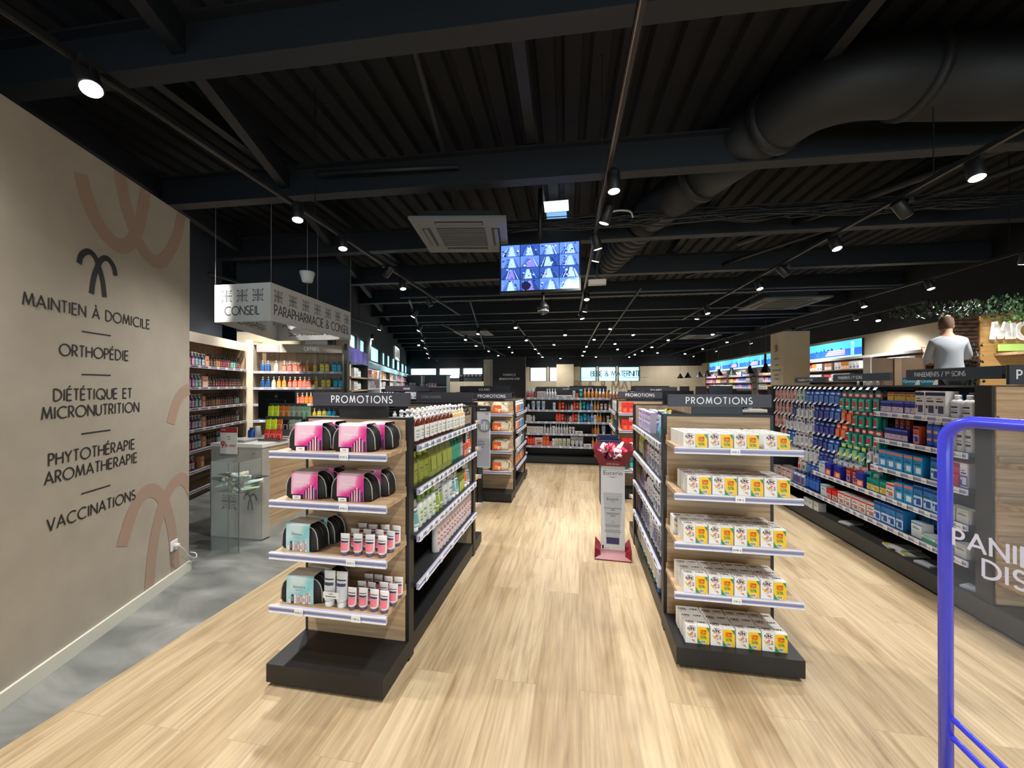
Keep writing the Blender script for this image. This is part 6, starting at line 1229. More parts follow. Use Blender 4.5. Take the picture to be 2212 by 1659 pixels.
def wall_(pts, th):
    nonl = [Vector(p) for p in pts]; q.add([tuple(p) for p in nonl] + [tuple(p + Vector(th)) for p in nonl], [tuple(range(len(pts))), tuple(range(2 * len(pts) - 1, len(pts) - 1, -1))] + [(i, i + len(pts), (i + 1) % len(pts) + len(pts), (i + 1) % len(pts)) for i in range(len(pts))], MR, False, Mx)
wall_(n0, (0, .004, 0)); wall_([tb[1], tb[2], tt[2], tt[1]], (-.004, 0, 0)); wall_([tb[3], tb[0], tt[0], tt[3]], (.004, 0, 0)); wall_([tb[2], tb[3], (-.185, .11, 1.04), (.185, .11, 1.04)], (0, -.004, 0)); q.box(-.12, .12, -.07, .07, .85, .855, MR, Mx)
lettering(q, 'OFFRE SPECIALE', .0125, .0022, Mx @ Matrix.Translation((0, -.0722, .852)) @ Matrix.Rotation(R(13), 4, 'X'), mat((226, 180, 186), .5), .16, 'C', -.002, 0, .013)
part(fd, 'tray', q)
rr = random.Random(9)
for i in range(34):
    s = .026 + rr.random() * .014; k = rr.choice([(230, 226, 228), (176, 30, 60), (226, 222, 226), (40, 34, 90), (214, 60, 90), (232, 230, 232)]); q = MB(); m1 = mat(k, .25); m2 = mat(rr.choice([(176, 30, 60), (230, 226, 228), (40, 34, 90)]), .25)
    q.loft([[(sx_ * s * a_, sy_ * t_, z_) for sx_, sy_ in ((-1, -1), (1, -1), (1, 1), (-1, 1))] for z_, a_, t_ in ((-s, .9, .001), (-s * .6, 1, .010), (s * .5, .95, .012), (s, .85, .001))], m1, True, True); q.box(-s * .6, s * .6, -.0135, .0135, -s * .4, s * .2, m2)
    lay = i // 12; px_ = rr.uniform(-.145, .145) * (1 - .18 * lay); p = Mx @ Vector((px_, rr.uniform(-.045, .05), .925 + lay * .04 + rr.uniform(0, .02)))
    o = q.build('sachet', None, p); o.rotation_euler = (R(rr.uniform(-50, 50)), R(rr.uniform(-60, 60)), R(rr.uniform(0, 180))); tag(o, '%s sachet in the dark red tray of the floor display, %s in the heap' % ({230: 'white', 176: 'crimson', 226: 'white', 40: 'navy', 214: 'pink', 232: 'white'}[k[0]], ORD[i] if i < 30 else '%s' % ('31st', '32nd', '33rd', '34th')[i - 30]), 'sachet', 'sachets in the red tray')
# navy floor display behind it
nd = thing('floor_display', 'navy blue cardboard floor display behind the white one', 'display stand', (.41, 5.42, 0)); NV = mat((34, 38, 74), .5)
part(nd, 'column', boxed(mat((24, 25, 34), .5), .285, .54, 5.30, 5.55, 0, .62)); q = MB(); q.box(.262, .538, 5.28, 5.30, .60, .86, NV); q.box(.262, .538, 5.50, 5.52, .62, .91, NV); q.box(.262, .27, 5.3, 5.5, .62, .88, NV); q.box(.53, .538, 5.3, 5.5, .62, .88, NV)
for p_ in ((.262, .538, 5.276, 5.28, .857, .862), (.262, .266, 5.276, 5.28, .6, .86)): q.box(*p_, mat((90, 100, 140)))
font_mb('PeptideCollagène', .031, mat((206, 212, 230)), Matrix.Translation((.40, 5.277, .805)) @ F90, q)
for x_, z_, w_, h_ in ((.33, .66, .08, .02), (.395, .66, .03, .06), (.45, .65, .05, .04), (.285, .74, .035, .03)): q.box(x_, x_ + w_, 5.277, 5.279, z_, z_ + h_, mat((150, 160, 180)))
part(nd, 'tray', q)
# tall grey header display beside the bag gondola
td = thing('hanging_display', 'tall grey product display with a black header at the end of the make-up gondola', 'display stand', (-.95, 3.82, .76)); TX0, TX1, TY = -1.02, -.887, 3.80
q = MB(); q.rbox(TX0, TX1, TY, TY + .03, .765, 1.36, mat((186, 190, 196), .45), .004); part(td, 'board', q); q = MB(); q.rbox(TX0 - .004, TX1 + .004, TY - .006, TY + .035, 1.335, 1.392, M_BLACK, .008); lettering(q, 'SOIN EXPERT', .010, .002, Matrix.Translation((0, TY - .0065, 0)), M_LETTER, .12, 'C', -.001, (TX0 + TX1) / 2, 1.352)
lettering(q, 'OFFRE', .008, .0016, Matrix.Translation((0, TY - .001, 0)), M_INK, .12, 'C', -.001, TX1 - .03, 1.305); part(td, 'header', q)
q = MB(); q.poly([(TX1 - .055 + .062 * math.cos(i * pi / 12), TY - .002, 1.19 + .062 * math.sin(i * pi / 12)) for i in range(24)], mat((150, 156, 164), .5)); q.tube([(TX1 - .055 + .062 * math.cos(i * pi / 12), TY - .003, 1.19 + .062 * math.sin(i * pi / 12)) for i in range(24)], .003, mat((60, 64, 84)), 6, closed=True)
for x_, h_ in ((-.085, .06), (-.06, .08), (-.035, .05)): q.box(TX1 + x_ - .004, TX1 + x_ + .012, TY - .004, TY - .002, 1.15, 1.15 + h_, mat((206, 210, 216), .4))
part(td, 'round_picture', q); q = MB(); q.quad((TX0, TY - .001, .78), (TX1, TY - .001, .78), (TX1, TY - .001, 1.06), (TX0, TY - .001, 1.06), mat((164, 168, 178), .5))
for i, t_ in enumerate(('5X PLUS', 'HYDRATANT', 'ANTI-AGE')): lettering(q, t_, .012 if i else .017, .0022, Matrix.Translation((0, TY - .001, 0)), nv, .1, 'L', -.001, TX0 + .008, 1.02 - i * .025)
part(td, 'lettering', q)
# ---------------------------------------------------------------- blue-framed anti-theft gate, basket sign
gt = thing('security_gate', 'bright blue framed clear security gate with basket lettering at the near right', 'gate', (1.08, 1.35, 0)); MG = frame((1.083, 1.36, 0), (math.sin(WA), -math.cos(WA), 0)); BL = mat((62, 66, 214), .25, spec=.7)
q = MB(); gp = [(0, 0, .0), (0, 0, 1.40)] + [(.07 - .07 * math.cos(a_), 0, 1.43 + .065 * math.sin(a_)) for a_ in [R(v) for v in range(10, 91, 10)]] + [(.62, 0, 1.495)] + [(.62 + .07 * math.sin(a_), 0, 1.43 + .065 * math.cos(a_)) for a_ in [R(v) for v in range(10, 91, 10)]] + [(.69, 0, 0)]
q.tube([tuple(MG @ Vector(p)) for p in gp], .0165, BL, 12); part(gt, 'frame', q)
q = MB(); q.box(.015, .68, -.003, .003, .62, 1.485, mat((206, 214, 226), .06, alpha=.045), MG); part(gt, 'pane', q)
q = MB(); gl = mat((196, 196, 214), .5); lettering(q, 'PANIERS', .047, .0072, MG, gl, .22, 'L', -.0185, .03, 1.135); lettering(q, 'DISPONIBLES', .047, .0072, MG, gl, .22, 'L', -.0185, .092, 1.073); part(gt, 'lettering', q)
q = MB(); q.tube([tuple(MG @ Vector(p)) for p in ((.0, 0, .62), (.69, 0, .35))], .008, BL, 8); q.tube([tuple(MG @ Vector(p)) for p in ((.0, 0, .565), (.69, 0, .28))], .008, BL, 8); part(gt, 'brace', q)
q = MB(); q.box(-.06, .75, -.08, .08, 0, .02, mat((70, 70, 80)), MG); part(gt, 'foot_plate', q)
q = MB(); q.lathe([(.16, 0), (.16, .012), (.15, .018)], mat((40, 36, 34), .8), 24); tag(q.build('floor_mat', None, (-1.05, .93, 0)), 'dark round object on the floor at the bottom edge near the camera', 'mat')

# ---------------------------------------------------------------- leafy alcove sign, partition, person on a ladder
AY = 6.9
m_ = MB(); m_.box(5.95, 7.2, AY, AY + .1, 0, 2.64, noise_mat('honey_wood', [(0.3, (176, 132, 76)), (0.7, (206, 164, 104))], 2.5, .5, (1, 1, 14))); alc = struct('wall_alcove', m_, 'honey wood wall of the supplements corner')
m_ = MB()
for i in range(14): m_.box(5.5, 5.95, AY + .02, AY + .06, 1.9 + i * .058, 1.9 + i * .058 + .045, mat((70, 44, 30), .6))
m_.box(5.5, 5.95, AY + .06, AY + .08, 0, 2.72, M_BLACK); tag(m_.build('slatted_panel'), 'dark brown slatted panel between the person and the leafy sign', 'panel')
sg2 = thing('illuminated_sign', 'white backlit raised letters on the honey wood wall, framed by leaves', 'sign', (6.8, AY - .1, 2.2)); MIm = Matrix.Translation((0, AY - .08, 0))
q = MB()
for th_ in range(6): lettering(q, 'MICRONUT', .235, .048, MIm @ Matrix.Translation((0, th_ * .008, 0)), mat((246, 244, 238), .4, emit=.25), .16, 'L', 0, 6.05, 2.285)
part(sg2, 'lettering', q); q = MB(); q.box(6.10, 7.2, -.03, 0, 2.105, 2.205, mat((170, 206, 110), .5, emit=.35), MIm); lettering(q, 'MICRONUTRITION', .04, .008, MIm, M_INK, .1, 'L', -.032, 6.40, 2.135); part(sg2, 'sub_board', q)
q = MB(); q.box(6.12, 7.2, AY - .4, AY, 2.04, 2.08, M_WOODX); q.box(6.35, 6.37, AY - .3, AY - .28, 1.6, 2.04, M_BLACK); tag(q.build('wood_shelf'), 'oak shelf under the leafy sign', 'shelf')
def leaves(name, c, ext, n_, cols, label, seed):
    rr = random.Random(seed); q = MB()
    for i in range(n_):
        x, y, z = (c[j] + rr.uniform(-1, 1) * ext[j] for j in range(3)); s = rr.uniform(.03, .06); Mr = Matrix.Translation((x, y, z)) @ Matrix.Rotation(rr.uniform(0, 6.28), 4, 'Z') @ Matrix.Rotation(rr.uniform(.4, 2.6), 4, 'X')
        q.add([(0, 0, 0), (s * .45, s * .5, .006), (0, s * 1.2, 0), (-s * .45, s * .5, .006)], [(0, 1, 2, 3)], mat(rr.choice(cols), .5), False, Mr)
    return tag(q.build(name), label, 'plant', None, 'stuff')
GRN = [(60, 110, 50), (90, 150, 70), (40, 80, 40), (130, 180, 100)]
leaves('hanging_foliage', (6.5, AY - .25, 2.68), (.5, .2, .2), 560, GRN + [(200, 226, 200), (150, 220, 180)], 'bright green artificial foliage hanging above the white letters', 1)
leaves('ivy_foliage', (5.35, AY - .35, 2.68), (.7, .25, .10), 420, [(26, 50, 28), (36, 64, 34), (20, 36, 22)], 'dark green ivy hanging over the person', 2)
leaves('ivy_foliage', (5.68, AY - .05, 1.75), (.22, .08, .45), 480, [(20, 34, 20), (28, 46, 26), (14, 24, 16)], 'dark foliage wall below the slatted panel', 3)
m_ = MB(); m_.box(4.75, 5.55, 7.3, 7.4, 0, 2.05, mat((98, 78, 62), .6)); m_.box(5.1, 5.2, 7.28, 7.3, 0, 2.04, mat((126, 104, 84), .6)); m_.box(4.74, 4.76, 7.26, 7.42, 0, 2.06, mat((196, 186, 176))); tag(m_.build('partition_panel'), 'brown partition panel beside the person on the ladder', 'partition')
# person seen from behind, standing on a stepladder
PX, PY, PZ = 5.03, 6.25, .84
def person():
    root = thing('person', 'person seen from behind in a pale grey long-sleeved top and black trousers, reaching up', 'person', (PX, PY, PZ))
    def skin_mesh(name, verts, edges, radii, m, sub=2, rootv=0):
        me = bpy.data.meshes.new(name); me.from_pydata(verts, edges, []); o = link(name, me, root); sk = o.modifiers.new('skin', 'SKIN'); sk.use_smooth_shade = True
        for i, r_ in enumerate(radii): me.skin_vertices[0].data[i].radius = r_ if isinstance(r_, tuple) else (r_, r_)
        me.skin_vertices[0].data[rootv].use_root = True; ss = o.modifiers.new('sub', 'SUBSURF'); ss.levels = sub; ss.render_levels = sub; me.materials.append(m); 
        dg = bpy.context.evaluated_depsgraph_get(); me2 = bpy.data.meshes.new_from_object(o.evaluated_get(dg)); o.modifiers.clear(); o.data = me2; me2.materials.clear(); me2.materials.append(m)
        for p_ in me2.polygons: p_.use_smooth = True
        return o
    SK = mat((196, 146, 120), .5)
    # body: pelvis, spine, neck, head, legs, arms (local: x right, y away from viewer, z up from the feet)
    V = [(0, 0, .92), (0, 0, 1.1), (0, .01, 1.28), (0, .03, 1.42), (0, .06, 1.50), (0, .09, 1.58), (0, .10, 1.66),
         (-.10, 0, .86), (-.11, .02, .48), (-.11, 0, .08), (-.11, .1, .03), (.10, 0, .86), (.11, .02, .48), (.11, 0, .08), (.11, .1, .03),
         (-.155, .04, 1.39), (-.19, .14, 1.15), (-.15, .36, 1.22), (-.13, .43, 1.28), (.155, .04, 1.40), (.25, .14, 1.17), (.19, .34, 1.30), (.17, .41, 1.38)]
    E_ = [(0, 1), (1, 2), (2, 3), (3, 4), (4, 5), (5, 6), (0, 7), (7, 8), (8, 9), (9, 10), (0, 11), (11, 12), (12, 13), (13, 14), (3, 15), (15, 16), (16, 17), (17, 18), (3, 19), (19, 20), (20, 21), (21, 22)]
    Rd = [(.15, .11), (.14, .10), (.155, .11), (.12, .09), .052, (.07, .085), (.075, .095), .09, .06, .042, .035, .09, .06, .042, .035, .06, .045, .034, .026, .06, .045, .034, .026]
    body = skin_mesh('body', V, E_, Rd, SK)
    top = skin_mesh('long_sleeved_top', [V[i] for i in (1, 2, 3, 15, 16, 17, 19, 20, 21)] + [(0, 0, .98), (0, .06, 1.515)], [(0, 1), (1, 2), (2, 3), (3, 4), (4, 5), (2, 6), (6, 7), (7, 8), (0, 9), (2, 10)], [(.16, .125), (.17, .13), (.13, .11), .075, .06, .048, .075, .06, .048, (.165, .13), .066], mat((166, 170, 178), .8))
    tr = skin_mesh('trousers', [V[i] for i in (0, 7, 8, 9, 11, 12, 13)], [(0, 1), (1, 2), (2, 3), (0, 4), (4, 5), (5, 6)], [(.165, .12), .105, .078, .06, .105, .078, .06], mat((22, 22, 24), .8))
    q = MB(); q.lathe([(.03, 1.53), (.082, 1.60), (.096, 1.67), (.085, 1.74), (.05, 1.775), (.01, 1.785)], mat((96, 74, 58), .9), 16, .9, 1.05, 0, .095); q.build('hair', root)
    for sx in (-1, 1): q = MB(); q.lathe([(.008, -.028), (.016, -.01), (.018, .012), (.008, .028)], SK, 10, .6, 1.0, sx * .083, .11, Matrix.Translation((0, 0, 1.63))); q.build('ear', root)
    for (hx, hy, hz, sx) in ((-.13, .43, 1.28, 1), (.17, .41, 1.38, -1)):
        q = MB(); q.rbox(-.035, .035, -.014, .014, 0, .09, SK, .006, Matrix.Translation((hx, hy, hz)) @ Matrix.Rotation(R(-35), 4, 'X'))
        for i in range(4):
            L = (.06, .07, .066, .052)[i]; x_ = -.027 + i * .018; q.tube([tuple((Matrix.Translation((hx, hy, hz)) @ Matrix.Rotation(R(-35), 4, 'X')) @ Vector(p)) for p in ((x_, 0, .085), (x_, .004, .085 + L * .55), (x_, .02, .085 + L))], [.009, .008, .007], SK, 6)
        q.tube([tuple((Matrix.Translation((hx, hy, hz)) @ Matrix.Rotation(R(-35), 4, 'X')) @ Vector(p)) for p in ((sx * .03, 0, .02), (sx * .06, .008, .05), (sx * .062, .016, .08))], [.011, .01, .008], SK, 6); q.build('hand', root)
    return root
pr_ = person(); pr_.rotation_euler = (0, 0, R(-22)); pr_.scale = (.9, .95, .97)
ld = thing('step_ladder', 'aluminium step ladder under the person beside the leafy sign', 'ladder', (PX, PY, 0)); al = mat((170, 172, 176), .35, .8)
for s_ in (-1, 1):
    q = MB(); q.tube([(PX + s_ * .25, PY - .35, 0), (PX + s_ * .2, PY - .02, .82)], .018, al, 6); part(ld, 'rail', q); q = MB(); q.tube([(PX + s_ * .25, PY + .45, 0), (PX + s_ * .2, PY + .12, .82)], .018, al, 6); part(ld, 'leg', q)
for k_, z_ in enumerate((.25, .5)): part(ld, 'step', boxed(al, PX - .22, PX + .22, PY - .3 + k_ * .1, PY - .18 + k_ * .1, z_, z_ + .03))
part(ld, 'step', boxed(al, PX - .24, PX + .24, PY - .16, PY + .2, .80, .838))

# ---------------------------------------------------------------- cream column with small lettering
m_ = MB(); m_.box(4.56, 5.10, 9.62, 10.2, 0, 2.82, M_CREAM); colm = struct('trim_61', m_, 'cream square column with small lettering'); MCc = frame((4.56, 10.2, 0), (0, -1, 0)); q = MB(); lc = mat((120, 116, 106), .6)
cross_logo(q, .28, 2.47, .17, lc, MCc, .012); ribbon(q, arc(.28, 2.47, .13, .17, 0, 360, 20), .006, lc, MCc, -.002)
for i, (z_, t_) in enumerate(((2.20, 'PHARMACIE'), (2.05, 'CONSEIL'), (1.93, 'PARAPHARMACIE'), (1.82, 'MATERNITE'), (1.73, 'OPTIQUE'))): lettering(q, t_, .042, .007, MCc, lc, .12, 'C', -.002, .28, z_)
part(colm, 'lettering', q)
# ---------------------------------------------------------------- luminous banners on the cream wall
def banner(y0, y1, lb, n_):
    M = frame((XR - .06, y1, 0), (0, -1, 0)); L = y1 - y0; bn = thing('light_banner', lb, 'screen', (XR - .03, (y0 + y1) / 2, 2.35), 0, 'luminous blue banners')
    part(bn, 'frame', boxed(M_BLACK, 0, L, .002, .05, 2.34, 2.82, M=M)); q = MB(); Eb = 1.3
    def c(v): return mat(v, .4, emit=Eb)
    q.quad(*[(M @ Vector(p))[:] for p in ((0, 0, 2.34), (L, 0, 2.34), (L, 0, 2.82), (0, 0, 2.82))], c((70, 176, 222))); q.quad(*[(M @ Vector(p))[:] for p in ((0, -.001, 2.41), (L, -.001, 2.41), (L, -.001, 2.60), (0, -.001, 2.60))], c((40, 90, 176))); q.quad(*[(M @ Vector(p))[:] for p in ((0, -.001, 2.345), (L, -.001, 2.345), (L, -.001, 2.41), (0, -.001, 2.41))], c((150, 206, 232)))
    rr = random.Random(n_); w_ = L / n_
    for i in range(n_):
        x_ = i * w_
        for k_ in range(9): px_ = x_ + rr.uniform(0, w_); h_ = rr.uniform(.03, .08); q.poly([(M @ Vector(p))[:] for p in ((px_, -.002, 2.59), (px_ + .09, -.002, 2.59), (px_ + .05, -.002, 2.6 + h_), (px_ + .02, -.002, 2.6 + h_))], c((24, 60, 130)))
        for k_ in range(3): z_ = 2.45 + k_ * .052; q.box(x_ + w_ * .42 + k_ * .06, x_ + w_ * .75, -.004, -.002, z_, z_ + .035, c((236, 150, 176) if k_ else (206, 130, 190)), M); q.box(x_ + w_ * .44 + k_ * .06, x_ + w_ * .72, -.0055, -.004, z_ + .010, z_ + .024, c((250, 230, 240)), M)
        for k_ in range(7): a_ = R(30 + 20 * k_); q.poly([(M @ Vector(p))[:] for p in ((x_ + w_ * .26, -.003, 2.45), (x_ + w_ * .27, -.003, 2.45), (x_ + w_ * .265 + .14 * math.cos(a_), -.003, 2.45 + .14 * math.sin(a_)))], c((60, 130, 80)))
        q.box(x_ + w_ * .84, x_ + w_ * .89, -.004, -.002, 2.42, 2.72, c((120, 206, 220)), M); q.box(x_ + w_ * .85, x_ + w_ * .88, -.005, -.004, 2.72, 2.77, c((230, 240, 240)), M)
    part(bn, 'display', q)
banner(11.3, 16.4, 'luminous blue banner with pink text between the column and the person', 2); banner(16.6, 23.0, 'long luminous blue banner beyond the cream column', 3)
# ---------------------------------------------------------------- shelving and goods along the cream wall
pharm = []
for i, (y0, y1, lv) in enumerate(((8.2, 10.6, (2.02, 1.72, 1.42, 1.1)), (10.7, 13.6, (2.02, 1.72, 1.42, 1.1)), (13.7, 16.4, (1.98, 1.72, 1.46, 1.1)), (16.8, 19.4, (1.98, 1.72, 1.46, 1.1)), (19.5, 22.6, (1.98, 1.72, 1.46, 1.1)))):
    M = frame((XR - .42, y1, 0), (0, -1, 0)); L = y1 - y0; g = thing('wall_shelving', 'wall shelving of medicine cartons on the cream wall, %s bay past the person' % ORD[i], 'shelving unit', (XR - .2, (y0 + y1) / 2, 0), 0, 'pharmacy wall shelving')
    part(g, 'back_panel', boxed(mat((150, 134, 112) if i < 2 else (176, 166, 156), .6), 0, L, .38, .40, 0, 2.28, M=M))
    if i < 2: part(g, 'canopy', boxed(mat((170, 166, 164), .4), 0, L, .1, .4, 2.28, 2.34, M=M))
    for x_ in (0, L - .03): part(g, 'side_panel', boxed(mat((110, 100, 92), .6), x_, x_ + .03, .02, .38, 0, 2.28, M=M))
    for z_ in lv: part(g, 'shelf', boxed(mat((96, 90, 88), .5), 0, L, 0, .38, z_ - .03, z_, M=M))
    rr = random.Random(i + 20)
    for li, z_ in enumerate(lv[:3]):
        its = []; x_ = 0
        while x_ < L - .5:
            k_ = rr.choice(['far_p', 'far_p', 'far_w', 'far_y', 'far_b', 'far_r'] if i > 1 else ['far_w', 'far_w', 'far_r', 'far_o', 'far_n']); n_ = rr.choice([2, 3]); its.append((k_, n_)); x_ += n_ * STY[k_][1] * 1.04
            if rr.random() < .35: its.append((None, .12)); x_ += .12
        row(tuple(M @ Vector((.06, .1, z_))), (0, -1, 0), its, '%s shelf of the cream wall, %s bay' % (('top', 'second', 'third')[li], ORD[i]), 'from the back wall', False)
# black cone pendants
for i, (x_, y_, z_) in enumerate(((5.5, 22.4, 1.98), (5.5, 20.9, 1.98), (5.5, 19.0, 1.98), (5.5, 17.9, 1.98), (5.5, 16.5, 1.98), (5.5, 15.2, 1.98), (5.5, 13.7, 1.98), (5.5, 12.6, 1.98))):
    r = thing('pendant_lamp', 'black cone pendant lamp, %s from the back wall over the pharmacy desks' % ORD[i], 'pendant lamp', (x_, y_, z_), 0, 'black cone pendant lamps'); q = MB(); q.lathe([(.18, 0), (.17, .01), (.055, .2), (.05, .25), (.02, .27)], M_BLACK, 18); q.build('lamp_shade', r); q = MB(); q.lathe([(.004, .27), (.004, 2.58)], M_BLACK, 5); q.build('cord', r)
# pharmacy desks
for i, (x0, x1, y0, y1, z1) in enumerate(((4.0, 4.7, 11.8, 13.4, 1.15), (4.0, 4.7, 14.0, 15.6, 1.15), (4.0, 4.7, 16.2, 17.8, 1.15), (3.2, 4.2, 9.2, 9.9, 1.05))):
    q = MB(); q.box(x0, x1, y0, y1, 0, z1 - .04, mat((60, 60, 64), .5)); r = tag(q.build('cash_desk'), 'dark pharmacy desk with a white top, %s from the column' % ORD[i], 'desk', 'pharmacy desks'); r2 = MB(); r2.box(x0 - .02, x1 + .02, y0 - .02, y1 + .02, z1 - .04, z1, M_WHITE); r2.build('worktop', r)
    q = MB(); q.rbox(-.22, .22, 0, .03, .12, .42, M_BLACK, .006); q.box(-.02, .02, 0, .03, .0, .12, M_BLACK); q.box(-.1, .1, -.07, .07, 0, .01, M_BLACK); o = q.build('computer_monitor', None, ((x0 + x1) / 2, (y0 + y1) / 2, z1), R(20)); tag(o, 'small black monitor on the %s pharmacy desk' % ORD[i], 'monitor')
# small checkout between the two gondolas
q = MB(); q.box(2.02, 2.42, 6.4, 6.9, 0, 1.30, M_BLACK); tag(q.build('pedestal'), 'black pedestal between the vitamin gondola and the first-aid gondola', 'pedestal')
q = MB(); q.rbox(-.17, .17, 0, .04, .03, .30, mat((50, 50, 66), .3), .005); q.box(-.03, .03, .0, .04, 0, .03, M_BLACK); tag(q.build('tablet_screen', None, (2.2, 6.5, 1.30)), 'small dark tablet screen on the black pedestal', 'screen')
q = MB(); q.box(-.14, .14, -.05, .05, 0, .16, M_WHITE)
for i in range(5): q.box(.0 + i * .02, .008 + i * .02, -.051, -.05, .03, .13, M_INK)
tag(q.build('printed_box', None, (1.83, 6.15, 1.22)), 'white box with black bars beside the black pedestal', 'box'); tag(boxed(M_BLACK, 1.6, 1.98, 6.0, 6.5, 0, 1.218).build('pedestal'), 'second black pedestal carrying the printed white box', 'pedestal')
# ---------------------------------------------------------------- middle ground gondolas
def mid(x0, x1, y0, z1, lb, sign, its, sz=None, col=M_SLATE, h=.03):
    g = thing('shelving_gondola', lb, 'shelving unit', ((x0 + x1) / 2, y0 + .3, 0)); part(g, 'carcass', boxed(M_BLACK, x0, x1, y0 + .3, y0 + .34, 0, z1 + .02)); part(g, 'plinth', boxed(M_SHELFD, x0, x1, y0, y0 + .6, 0, .14))
    for x_ in (x0, x1 - .03): part(g, 'side_panel', boxed(M_BLACK, x_, x_ + .03, y0, y0 + .6, .14, z1 - .1))
    for z_ in (z1 - .22, z1 - .5, z1 - .8): part(g, 'shelf', boxed(M_SHELFD, x0 + .03, x1 - .03, y0, y0 + .6, z_ - .02, z_))
    if sign:
        sz = sz or (x0 + .1, x1 - .1); board_sign(g, Matrix.Translation((0, y0 + .28, 0)), sz[0], sz[1], z1, z1 + .16, sign, h * 1.6, h * .33, .2, None, col=col)
    if its: row((x0 + .06, y0 + .1, z1 - .22), (1, 0, 0), its, 'top shelf of the ' + lb.split(' with ')[0], 'from the left', False)
    return g
mid(-2.45, -1.30, 4.55, 1.36, 'dark gondola with a washing sign behind the make-up gondola', None, [('sc_wdr', 3, .09), ('sc_wtu', 3, .08), (None, .12), ('far_o', 2, .12)])
gg = thing('hanging_sign', 'long dark sign board with faint lettering behind the promotions sign', 'sign', (-1.8, 5.0, 1.38)); q = MB(); q.box(-2.20, -1.40, 4.98, 5.0, 1.355, 1.505, M_SLATE); part(gg, 'board', q); q = MB(); lettering(q, 'SOINS LAVANTS', .035, .006, Matrix.Translation((0, 4.979, 0)), mat((130, 130, 134)), .06, 'C', -.001, -1.98, 1.425); part(gg, 'lettering', q); q = MB(); q.box(-2.0, -1.85, 5.001, 5.03, 1.14, 1.36, M_BLACK); part(gg, 'bracket', q)
for a in ((-2.9, -1.5, 8.6, 1.42, 'low dark gondola with white bottles left of the sun-care gondola', 'SOLAIRES', [('far_wb', 3, .12), ('far_y', 1), (None, .2), ('far_wb', 2, .12)]), (-1.3, -.2, 10.6, 1.40, 'dark gondola with mint goods behind the sun-care gondola', 'SOLAIRES', [('sc_mnt', 4, .08), ('far_g', 3), ('far_wb', 3)]),
          (1.3, 2.5, 9.8, 1.40, 'dark gondola with sun signs right of the sun-care gondola', 'SOLAIRES', [('far_w', 5), ('far_o', 2)]), (.9, 1.75, 7.35, 1.42, 'black gondola with a plain top behind the scarlet box gondola', '', None), (-3.6, -2.4, 11.5, 1.42, 'dark gondola with pale signs in the rear left', 'HYGIENE', [('far_w', 4), ('far_p', 2), ('far_wb', 3)]),
          (-.4, 1.0, 12.6, 1.42, 'dark gondola with turquoise cartons in the rear centre', 'SOLAIRES', [('far_b', 3), ('far_r', 3), ('far_w', 3)]), (-5.9, -4.3, 10.6, 1.42, 'dark gondola with baby goods near the cosmetics wall', 'VISAGE', [('far_wb', 5), ('far_p', 3), ('far_w', 3)]), (1.6, 3.0, 12.9, 1.42, 'dark gondola with pale cartons before the pharmacy desks', 'BIO', [('far_w', 4), ('far_g', 4)])):
    mid(*a)
# dark wide back of the cash area seen above the scarlet box gondola
tag(boxed(M_BLACK, 1.24, 2.1, 7.6, 7.66, 0, 1.50).build('screen_panel'), 'plain black panel right of the second promotions sign', 'panel')
# dark printed wall in the rear
m_ = MB(); m_.box(-4.5, -2.75, 20.0, 20.2, 0, 3.1, mat((26, 28, 32), .7)); q = MB(); Mw = Matrix.Translation((0, 19.99, 0)); lettering(q, 'PHARMACIE', .11, .02, Mw, mat((170, 170, 176)), .1, 'C', 0, -3.6, 2.1); lettering(q, 'BIENVENUE DANS VOTRE', .09, .018, Mw, mat((190, 190, 196)), .06, 'C', 0, -3.6, 1.9)
r = tag(m_.build('display_wall'), 'tall black printed panel in the rear of the shop', 'panel'); part(r, 'lettering', q)
m_ = MB(); m_.box(-5.1, -4.55, 20.4, 20.9, 0, 3.0, M_CREAM); struct('trim_62', m_, 'cream column in the rear')
m_ = MB(); m_.box(-1.35, -.3, 23.9, 24.3, 0, 2.9, M_CREAM); struct('trim_63', m_, 'cream column between the rear windows')
sgn = thing('sign_board', 'baby and maternity lettering in front of the rear blue windows', 'sign', (2, 23.5, 2.2)); q = MB(); lettering(q, 'BÉBÉ & MATERNITÉ'.replace('É', 'E'), .30, .045, Matrix.Translation((0, 23.5, 0)), mat((30, 60, 80)), .1, 'C', 0, 2.15, 2.15); part(sgn, 'lettering', q); part(sgn, 'rail', boxed(mat((110, 150, 160)), 0.0, 4.0, 23.48, 23.52, 2.04, 2.07)); part(sgn, 'suspension_wire', boxed(M_BLACK, .1, .11, 23.5, 23.51, 2.07, 4.5))
for i, (x_, y_, w_, h_, c_) in enumerate(((-8.5, 18.5, 3.2, 1.7, (90, 96, 104)), (-4.9, 18.8, .1, 1.6, (120, 120, 120)))):
    pass
g = thing('shelving_gondola', 'grey framed open shelving at the rear left under the bright windows', 'shelving unit', (-8.0, 19.5, 0))
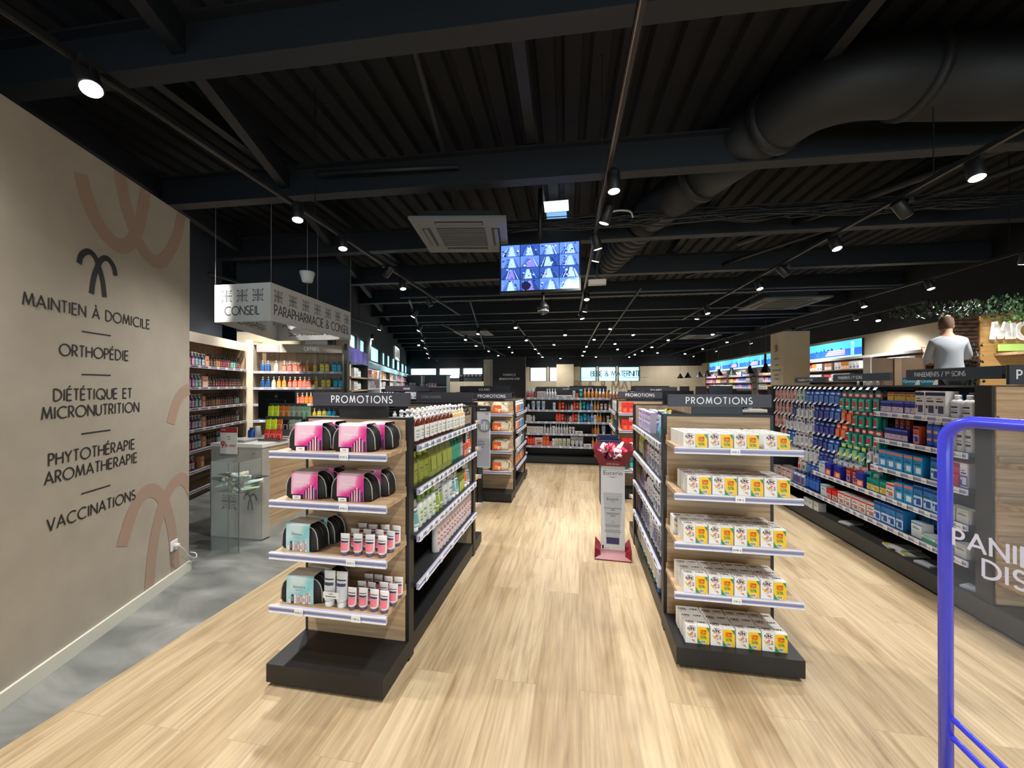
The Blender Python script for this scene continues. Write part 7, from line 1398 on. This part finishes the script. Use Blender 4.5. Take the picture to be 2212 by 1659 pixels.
for x_ in (-9.6, -8.2, -6.8): part(g, 'upright', boxed(M_WHITE, x_, x_ + .06, 19.2, 19.6, 0, 2.1))
part(g, 'back_panel', boxed(mat((96, 102, 110), .6), -9.6, -6.8, 19.6, 19.62, 0, 2.1)); part(g, 'top_panel', boxed(mat((110, 116, 122)), -9.65, -6.7, 19.15, 19.65, 2.1, 2.16)); part(g, 'shelf', boxed(M_WHITE, -9.6, -6.8, 19.2, 19.6, 1.5, 1.54))
row((-9.4, 19.3, 1.54), (1, 0, 0), [('far_b', 3, .16), ('far_w', 2, .2), (None, .2), ('far_g', 3, .16), ('far_p', 3, .16)], 'shelf of the rear grey framed shelving', 'from the left', False)
q = MB(); q.box(-6.3, -5.0, 19.8, 19.85, 2.0, 2.2, M_SLATE)
for i in range(6): q.poly([(-6.2 + i * .21 + .075 * math.cos(k_ * pi / 5), 19.79, 2.12 + .06 * math.sin(k_ * pi / 5)) for k_ in range(10)], M_WHITE)
tag(q.build('icon_board'), 'grey board with six white dots at the rear left', 'sign')
# cosmetics wall goods
rr = random.Random(40)
for bi, (bx, L) in enumerate(bays[:6]):
    for li, z_ in enumerate((1.80, 1.52, 1.24)):
        if li == 2: continue
        its = []; x_ = 0
        while x_ < L - .6:
            k_ = rr.choice(['far_w', 'far_wb', 'far_w', 'far_r', 'far_n', 'far_o', 'far_p']); n_ = rr.choice([2, 3, 4]); pit = .13 if bi < 3 else .17; its.append((k_, n_, pit)); x_ += n_ * pit
        row(tuple(MCW @ Vector((bx + .08, .1, z_))), WD, its, '%s shelf of the %s white cosmetics bay' % (('top', 'second', 'third')[li], ORD[bi]), 'from the corner shelving', False)
for li, z_ in enumerate((1.78, 1.5)): row(tuple(MCW @ Vector((1.0, .12, z_))), WD, [('far_w', 3, .15), ('far_g', 3, .14)], '%s shelf of the purple bay' % ('top', 'second')[li], 'from the corner shelving', False)

finish_labels()
# every name spelled out, no leftovers
for g_, nm in ((lg, 0), (rg, 0), (g2, 0), (g3, 0)): g_.name = 'shelving_gondola'
